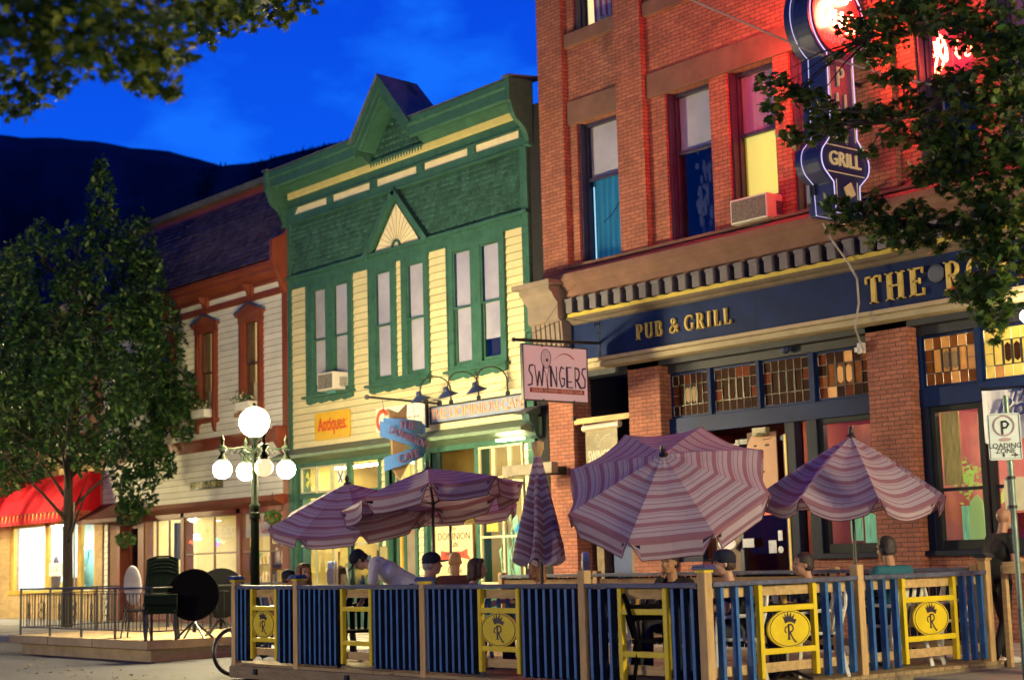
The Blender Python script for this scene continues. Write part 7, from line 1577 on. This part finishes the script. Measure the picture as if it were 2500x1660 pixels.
for z0, tg in ((3.2, ((2600, 600, 13.9), (2420, 640, 14.1), (2380, 720, 14.1))), (3.8, ((2560, 520, 13.9), (2330, 560, 14.4), (2130, 530, 15.0))), (4.4, ((2560, 380, 13.9), (2380, 400, 14.3), (2280, 330, 14.6))), (4.9, ((2520, 250, 14.0), (2300, 240, 14.5), (2180, 300, 14.9))), (5.4, ((2500, 120, 14.0), (2330, 60, 14.5), (2130, 90, 15.4)))):
    L_ = [Vector((-.05, 0, z0))]+[Vector(W2L(at(*q), O)) for q in tg]; mb.ring(L_, [.07, .045, .028, .014], 7)
    for a_, b_ in zip(L_, L_[1:]): LP += [a_.lerp(b_, q) for q in (0, .25, .5, .75, 1)]
for i, p in enumerate(twigs):
    p = Vector(p); b0 = min(LP, key=lambda c: (c-p).length); md = b0.lerp(p, .5)+Vector((0, .02, .07)); mb.ring([b0, md, p], [.014, .008, .003], 5)
p0 = Vector(W2L(at(2215, 285, 14.9), O)); p1 = Vector(W2L(at(1960, 262, 15.5), O)); mb.ring([Vector((-.05, 0, 5.6)), p0, p1], [.05, .022, .006], 6)
mb.build('trunk', M_bark, t, smooth=2)
# ---------------------------------------------------------------- people
def remesh(mb, name, mat, parent, vox, sm=4):
    o = mb.build('tmp', mat, fixn=False); m = o.modifiers.new('r', 'REMESH'); m.mode = 'VOXEL'; m.voxel_size = vox; m.use_smooth_shade = True
    s = o.modifiers.new('s', 'SMOOTH'); s.iterations = sm; s.factor = .5
    dg = bpy.context.evaluated_depsgraph_get(); me = bpy.data.meshes.new_from_object(o.evaluated_get(dg)); bpy.data.objects.remove(o); me.name = name
    me.materials.clear(); me.materials.append(mat); me.polygons.foreach_set('use_smooth', [True]*len(me.polygons))
    r = bpy.data.objects.new(name, me); col.objects.link(r); r.parent = parent; return r
M_skin = [pm('skin_light', (.52, .29, .19), .5, .08, 8), pm('skin_tan', (.42, .22, .14), .5, .08, 8)]
def person(label, loc, head, pose='sit', shirt=(.1, .1, .1), trousers=(.04, .04, .06), hair=(.04, .025, .02), style='short', hat=None, skin=0, lean=0, arms=None, headturn=0, nod=0, sleeve=.55, sc_=1, glasses=False, shirt2=None, beard=None, seatlabel=None):
    t = thing('person', label, 'person', loc, head); t.scale = (sc_, sc_, sc_)
    V = Vector
    if pose == 'sit':
        pel, che, nec = V((0, 0, .50)), V((.02+lean*.6, 0, .80)), V((.03+lean, 0, .985))
        legs = [[V((.0, s*.09, .48)), V((.42, s*.12, .50)), V((.40, s*.13, .08)), V((.52, s*.14, .035))] for s in (-1, 1)]
    elif pose == 'bend':
        pel, che, nec = V((0, 0, .93)), V((.28, 0, 1.13)), V((.50, 0, 1.24))
        legs = [[V((0, s*.09, .9)), V((.03, s*.11, .48)), V((-.02, s*.12, .08)), V((.13, s*.13, .035))] for s in (-1, 1)]
    else:
        pel, che, nec = V((0, 0, .94)), V((.0+lean*.5, 0, 1.25)), V((.02+lean, 0, 1.46))
        legs = [[V((0, s*.09, .9)), V((.06*s+.04, s*.1, .49)), V((.14*s-.05, s*.1, .08)), V((.14*s+.1, s*.12, .035))] for s in (-1, 1)]
    up = (nec-che).normalized()
    hd = nec+V((.05+.04*nod, 0, .15)) if pose != 'bend' else nec+V((.15, 0, .04))
    sh = [nec+V((-.03, s*.18, -.07)) if pose != 'bend' else nec+V((-.06, s*.18, -.02)) for s in (-1, 1)]
    if arms is None:
        arms = {'sit': [(V((.12, s*.24, .70)), V((.36, s*.14, .76))) for s in (-1, 1)], 'bend': [(V((.5, s*.22, .95)), V((.62, s*.16, .78))) for s in (-1, 1)], 'stand': [(V((-.02, s*.25, 1.12)), V((.12, s*.24, .9))) for s in (-1, 1)]}[pose]
    sk = M_skin[skin]; mb = MB()
    # head
    Rh = Matrix.Rotation(headturn, 4, 'Z') @ Matrix.Rotation(R(55) if pose == 'bend' else R(14*nod), 4, 'Y')
    def H(x, y, z): return hd+(Rh @ V((x, y, z)))
    mb.sph(H(-.005, 0, .03), (.098, .077, .098), 20, 14, Rh); mb.sph(H(.02, 0, -.03), (.075, .062, .085), 18, 12, Rh); mb.sph(H(.055, 0, -.085), (.03, .034, .022), 12, 8, Rh)
    mb.cap(H(.092, 0, .012), H(.108, 0, -.022), .009, .014); mb.sph(H(.085, 0, -.058), (.013, .027, .011), 12, 8, Rh)
    for s in (-1, 1): mb.sph(H(-.01, s*.078, -.005), (.017, .008, .03), 10, 8, Rh); mb.sph(H(.078, s*.032, .03), (.014, .024, .01), 10, 8, Rh); mb.sph(H(.06, s*.04, -.03), (.025, .02, .024), 10, 8, Rh)
    mb.cap(nec+V((-.01, 0, -.06)), H(-.02, 0, -.04), .056, .052)
    mb.cap(pel, che, .12, .12); mb.cap(che+V((0, -.07, .0)), che+V((0, .07, 0)), .115); mb.cap(che, nec-up*.06, .12, .07); mb.cap(sh[0], sh[1], .055)
    for i, (el_, wr) in enumerate(arms):
        s = -1 if i == 0 else 1; mb.cap(sh[i], el_, .05, .04); mb.cap(el_, wr, .04, .026)
        d = (wr-el_).normalized(); side = d.cross(V((0, 0, 1))); side = side.normalized() if side.length > .1 else V((0, 1, 0)); pc = wr+d*.05
        mb.cap(wr, wr+d*.03, .025, .024); mb.cap(wr+d*.03-side*.022, pc+d*.03-side*.026, .016, .013); mb.cap(wr+d*.03+side*.022, pc+d*.03+side*.024, .016, .013); mb.cap(wr+d*.03, pc+d*.035, .018, .014)
        dn = V((0, 0, -1))
        for k, (o_, ln) in enumerate(((-.03, .062), (-.01, .072), (.011, .067), (.03, .052))):
            b0 = pc+d*.03+side*o_; m_ = b0+d*ln*.55+dn*.006; mb.cap(b0, m_, .0095, .009, 8); mb.cap(m_, m_+d*ln*.32+dn*ln*.4, .009, .0075, 8)
        b0 = wr+d*.02-side*.024*s*-1; mb.cap(b0, b0+d*.035+side*.024*s, .012, .010, 8); mb.cap(b0+d*.035+side*.024*s, b0+d*.065+side*.026*s, .010, .008, 8)
    for Lg in legs: mb.cap(Lg[0], Lg[1], .075, .052); mb.cap(Lg[1], Lg[2], .05, .035); mb.cap(Lg[2], Lg[3], .035, .03)
    remesh(mb, 'body', sk, t, .0085, 3)
    e = MB()
    for s in (-1, 1): e.sph(H(.083, s*.031, .016), (.008, .013, .006), 10, 8, Rh)
    e.build('eye', pm('dark_eye', (.03, .02, .015), .2), t, smooth=2); e = MB(); e.sph(H(.093, 0, -.056), (.004, .023, .0035), 10, 6, Rh); e.build('mouth', pm('lip', (.25, .07, .06), .5), t)
    # clothing
    c = MB(); c.cap(pel+V((0, 0, -.02)), che, .135, .135); c.cap(che+V((0, -.075, 0)), che+V((0, .075, 0)), .127); c.cap(che, nec-up*.075, .13, .078); c.cap(sh[0]*.94+sh[1]*.06, sh[1]*.94+sh[0]*.06, .066)
    if pose == 'bend': c.cap(pel, nec-up*.08, .15, .13)
    for i, (el_, wr) in enumerate(arms):
        if sleeve <= 1: c.cap(sh[i], sh[i].lerp(el_, sleeve), .066, .058)
        else: c.cap(sh[i], el_, .064, .052); c.cap(el_, el_.lerp(wr, .92), .05, .036)
    ms = pm('cloth_%g_%g_%g' % shirt, shirt, .85, .15, 6, .4, 18)
    shp = remesh(c, 'shirt', ms, t, .012, 2)
    if shirt2:
        c = MB()
        for k in range(5): y = -.11+.055*k; c.ring([che+V((-.132, y, .1)), che+V((-.142, y+.02*(-1)**k, -.05)), che+V((-.138, y-.01, -.2))], .010, 6)
        c.build('back_print', pm('white_print', shirt2, .7), shp)
    c = MB()
    for Lg in legs: c.cap(pel+V((0, 0, -.03)), Lg[0], .12, .095); c.cap(Lg[0], Lg[1], .09, .064); c.cap(Lg[1], Lg[2], .063, .05)
    remesh(c, 'trousers', pm('cloth_%g_%g_%g' % trousers, trousers, .85, .15, 6, .3, 18), t, .014, 2)
    c = MB()
    for Lg in legs: c.cap(Lg[2]+V((-.02, 0, -.03)), Lg[3]+V((.02, 0, 0)), .046, .038)
    remesh(c, 'shoe', pm('shoe_leather' if pose != 'stand' else 'white_trainer', (.04, .03, .03) if pose != 'stand' else (.6, .58, .56), .5), t, .012, 2)
    mh = pm('hair_%g_%g' % hair[:2], hair, .55, .4, 30, .6, 60)
    if style != 'bald':
        c = MB(); c.sph(H(-.018, 0, .042), (.103, .087, .096), 20, 14, Rh); c.sph(H(-.045, 0, -.01), (.072, .083, .075), 16, 12, Rh)
        if style in ('long', 'bob'):
            for s in (-1, 1):
                c.cap(H(.03, s*.072, .06), H(.02, s*.085, -.07 if style == 'bob' else -.2), .024, .03 if style == 'bob' else .035)
                c.cap(H(-.03, s*.07, .02), H(-.04, s*.08, -.09 if style == 'bob' else -.26), .035, .04)
            c.cap(H(-.06, 0, 0), H(-.07, 0, -.1 if style == 'bob' else -.28), .06, .055); c.cap(H(.05, -.05, .1), H(.06, .04, .1), .03, .028)
        # trim hair in front of the face
        o = remesh(c, 'hair', mh, t, .0085, 1); me = o.data; bm = bmesh.new(); bm.from_mesh(me); Ri = Rh.inverted()
        kill = [v for v in bm.verts if (lambda p: p.x > .052-.35*max(0, -p.z+.0) and p.z < .075 and abs(p.y) < .066 and (style in ('short',) or abs(p.y) < .055))(Ri @ (v.co-hd))]
        if style == 'short': kill += [v for v in bm.verts if v not in set(kill) and (lambda p: (p.x > .012 and p.z < .02) or p.z < -.06)(Ri @ (v.co-hd))]
        rn = random.Random(3); 
        for v in bm.verts: v.co += Vector((rn.gauss(0, 1), rn.gauss(0, 1), rn.gauss(0, 1)))*.0016
        bmesh.ops.delete(bm, geom=list(set(kill)), context='VERTS'); bm.to_mesh(me); bm.free()
    if beard:
        c = MB(); c.sph(H(.035, 0, -.07), (.058, .058, .048), 16, 10, Rh); remesh(c, 'beard', pm('beard_hair', beard, .8), t, .009, 1)
    if hat:
        c = MB(); c.sph(H(-.012, 0, .065), (.112, .094, .085), 20, 14, Rh); c.sph(H(-.02, 0, .03), (.106, .092, .04), 20, 10, Rh)
        pb = [H(.06+.135*math.cos(R(a)), .088*math.sin(R(a)), .078-.035*math.cos(R(a))-.04*math.sin(R(a))**2) for a in range(-90, 91, 15)]; n_ = len(pb); pb2 = [p+Rh.to_3x3() @ V((-.01, 0, .014)) for p in pb]
        c.add(pb+pb2, [tuple(range(n_)), tuple(range(2*n_-1, n_-1, -1))]+[(i, (i+1) % n_, n_+(i+1) % n_, n_+i) for i in range(n_)])
        c.build('cap', pm('cap_cloth', hat, .8), t, smooth=True)
    if glasses:
        c = MB()
        for s in (-1, 1): c.ring([H(.098, s*.033+.024*math.cos(a), .016+.018*math.sin(a)) for a in np.linspace(0, 6.283, 13)[:-1]], .002, 4, closed=True); c.ring([H(.098, s*.057, .02), H(0, s*.084, .02)], .002, 4)
        c.build('glasses', pm('wire_frame', (.4, .38, .35), .3, metal=.6), t)
    return t
def seat(px, dep, face, label, cm=M_bch, **k):
    p = at(px, 1450, dep); cx_, cy_ = p.x, p.y; x, y = cx_, cy_
    chair(k.pop('chairlabel'), (x, y, DZ), face, cm)
    return person(label, (x, y, DZ), face, 'sit', **k)
FR, FL, FCm, FA = R(50.3), R(230.3), R(-40), R(140)
seat(736, 20.9, FCm+.5, 'seated woman with long light brown hair at the lamp post end of the deck', hair=(.16, .09, .045), style='long', shirt=(.25, .2, .3), headturn=.2, chairlabel='blue chair under the long haired woman')
seat(694, 22.2, FR, 'person in a dark cap seated low beside the long haired woman', hat=(.01, .012, .03), shirt=(.05, .05, .08), sc_=.93, chairlabel='blue chair under the person in the dark cap at the deck end')
p = at(1006, 1450, 19.9); person('man in a white T-shirt bending forward over a table', (p.x, p.y, DZ), FL, 'bend', shirt=(.62, .60, .64), hair=(.02, .016, .015), trousers=(.05, .05, .08), sleeve=.75, hat=(.012, .012, .018))
seat(1040, 19.3, FR, 'grey haired man in a black cap and light blue shirt looking along the deck', hat=(.01, .01, .012), hair=(.3, .29, .3), shirt=(.16, .34, .58), sc_=1.06, chairlabel='blue chair under the grey haired man in the black cap')
seat(1112, 20.7, FA, 'bald man in a dark maroon shirt seen from behind', style='bald', shirt=(.07, .02, .03), sc_=1.08, skin=1, chairlabel='chair under the bald man in maroon')
seat(1150, 18.6, FR, 'brown haired youngster in a blue shirt laughing beside the bald man', hair=(.07, .035, .02), style='bob', shirt=(.03, .10, .36), sc_=1.0, chairlabel='blue chair under the brown haired youngster')
seat(1326, 18.7, FL, 'red haired person partly hidden under the furled parasol', hair=(.3, .13, .05), style='bob', shirt=(.02, .02, .03), sc_=.97, chairlabel='chair under the red haired person')
seat(1655, 16.9, FL+.9, 'person in a black jacket leaning on one hand behind the parasol pole', style='short', hair=(.03, .02, .02), shirt=(.015, .015, .018), sleeve=2, sc_=1.02, skin=1, lean=.06, arms=[(Vector((.24, -.2, .72)), Vector((.16, -.09, 1.0))), (Vector((.2, .24, .72)), Vector((.38, .1, .76)))], cm=M_wch, chairlabel='white chair under the person in the black jacket')
seat(1790, 15.3, FL, 'man in a black cap and black shirt with pale back print, in profile', cm=M_wch, hat=(.008, .008, .01), hair=(.05, .03, .02), shirt=(.012, .012, .014), shirt2=(.5, .48, .46), sc_=1.0, chairlabel='white chair under the man in the black cap and printed shirt')
seat(1982, 16.0, FL+.1, 'short haired man in dark clothes in profile near the middle fence post', cm=M_wch, hair=(.03, .02, .015), shirt=(.02, .02, .025), sc_=.97, skin=1, chairlabel='white chair under the short haired man by the middle fence post')
seat(2182, 17.0, FA+.45, 'man with glasses and greying dark hair in a teal shirt seen from behind', cm=M_wch, hair=(.05, .04, .045), shirt=(.02, .11, .16), sc_=1.09, glasses=True, skin=1, chairlabel='white chair under the man in the teal shirt')
p = at(2452, 1600, 17.6); person('man in black walking past the pub end of the deck with one forearm raised', (p.x, p.y, .15), FR+.3, 'stand', shirt=(.01, .01, .012), trousers=(.012, .012, .016), style='bald', beard=(.3, .28, .27), skin=1, lean=.06, sleeve=.6, arms=[(Vector((.04, -.26, 1.15)), Vector((.3, -.2, 1.12))), (Vector((.0, .26, 1.15)), Vector((.26, .2, 1.1)))])
# free chairs and tables
def fpos(px, dep): p = at(px, 1500, dep); return (p.x, p.y, DZ)
for px, dep, lab in ((1905, 15.7, 'round table between the capped man and the short haired man'), (1560, 16.6, 'round table beneath the large tilted parasol'), (860, 20.6, 'round table at the antiques end of the deck'), (1090, 19.9, 'round table amid the four seated by the cafe'), (2085, 17.2, 'round table at the peaked parasol')): table(lab, fpos(px, dep), .36)
for px, dep, f, lab, m in ((1600, 15.4, FR, 'black resin chair with its back to the corner post', M_kch), (2240, 17.3, FL-.3, 'white resin chair behind the fence bay next to the dark capped post', M_wch), (2330, 17.9, FL, 'white resin chair at the pub end of the deck', M_wch), (1480, 16.4, FR, 'white resin chair behind the slats before the corner post', M_wch), (880, 19.5, FCm, 'black resin chair behind the second fence bay', M_kch), (1230, 17.6, FA, 'blue resin chair behind the third fence bay', M_bch)): chair(lab, fpos(px, dep), f, m)
M_glsw = pm('clear_tumbler', (.5, .5, .5), .1, .1)
for i, (px, dep) in enumerate(((1895, 15.7), (1915, 15.6), (1098, 19.8), (1555, 16.6))):
    p = fpos(px, dep); lab = ('glass on the table next to the short haired man', 'second glass on the table next to the short haired man', 'glass on the table amid the four by the cafe', 'glass on the table beneath the large tilted parasol')[i]; mb = MB(); mb.lathe([(.03, 0), (.038, .13), (.034, .13), (.026, .01)], n=14); o = tag(mb.build('drinking_glass', pm('beer_glass', (.5, .3, .08), .1, .1) if i % 2 else M_glsw, smooth=True), lab, 'glass'); o.location = (p[0], p[1], DZ+.735)
# ---------------------------------------------------------------- pieces that are parts of their own
def split(o, mar=.005):
    me = o.data; bm = bmesh.new(); bm.from_mesh(me); seen = set(); isl = []
    for v in bm.verts:
        if v in seen: continue
        st = [v]; seen.add(v); cur = []
        while st:
            q = st.pop(); cur.append(q)
            for e in q.link_edges:
                u = e.other_vert(q)
                if u not in seen: seen.add(u); st.append(u)
        lo = [min(p.co[i] for p in cur) for i in range(3)]; hi = [max(p.co[i] for p in cur) for i in range(3)]; isl.append([lo, hi, set(p.index for p in cur)])
    ch = True
    while ch:
        ch = False
        for i in range(len(isl)):
            for j in range(i+1, len(isl)):
                a, b = isl[i], isl[j]
                if all(a[0][k] <= b[1][k]+mar and b[0][k] <= a[1][k]+mar for k in range(3)):
                    isl[i] = [[min(a[0][k], b[0][k]) for k in range(3)], [max(a[1][k], b[1][k]) for k in range(3)], a[2] | b[2]]; isl.pop(j); ch = True; break
            if ch: break
    bm.free()
    if len(isl) < 2: return
    co = [tuple(v.co) for v in me.vertices]; nm = o.name.split('.')[0]; k_ = kids(o)
    for n, (lo, hi, ids) in enumerate(isl):
        idx = {v: i for i, v in enumerate(sorted(ids))}; m2 = bpy.data.meshes.new(nm); fs = [(tuple(idx[v] for v in p.vertices), p.material_index, p.use_smooth) for p in me.polygons if p.vertices[0] in idx]
        m2.from_pydata([co[v] for v in idx], [], [f[0] for f in fs]); 
        for m in me.materials: m2.materials.append(m)
        m2.polygons.foreach_set('material_index', [f[1] for f in fs]); m2.polygons.foreach_set('use_smooth', [f[2] for f in fs]); m2.update()
        if n == 0: o.data = m2
        else:
            c = o.copy(); c.data = m2; col.objects.link(c)
SPL = {'cornice': .05, 'stone_band': .005, 'front_posts': .01, 'storefront_clapboard': .02, 'door_notice': .01, 'price_notice': .01, 'white_cards': .01, 'brass_post': .01, 'alcove_post': .01, 'bar_light': .01, 'lettering': .16, 'cornice_flashing': .05, 'coloured_open_sign': .01, 'bracket_plate': .01, 'white_stained': .01, 'blossom_': .01, 'pot': .01, 'door_sticker': .02}
for o in [o for o in col.objects if o.type == 'MESH' and o.name.split('.')[0] in SPL and o.data.users == 1]:
    n0 = o.name.split('.')[0]
    if n0 == 'lettering' and (o.parent is None or o.parent.name.split('.')[0] != 'fascia'): continue
    if n0 == 'front_posts': o.name = 'front_post'
    split(o, SPL[n0])
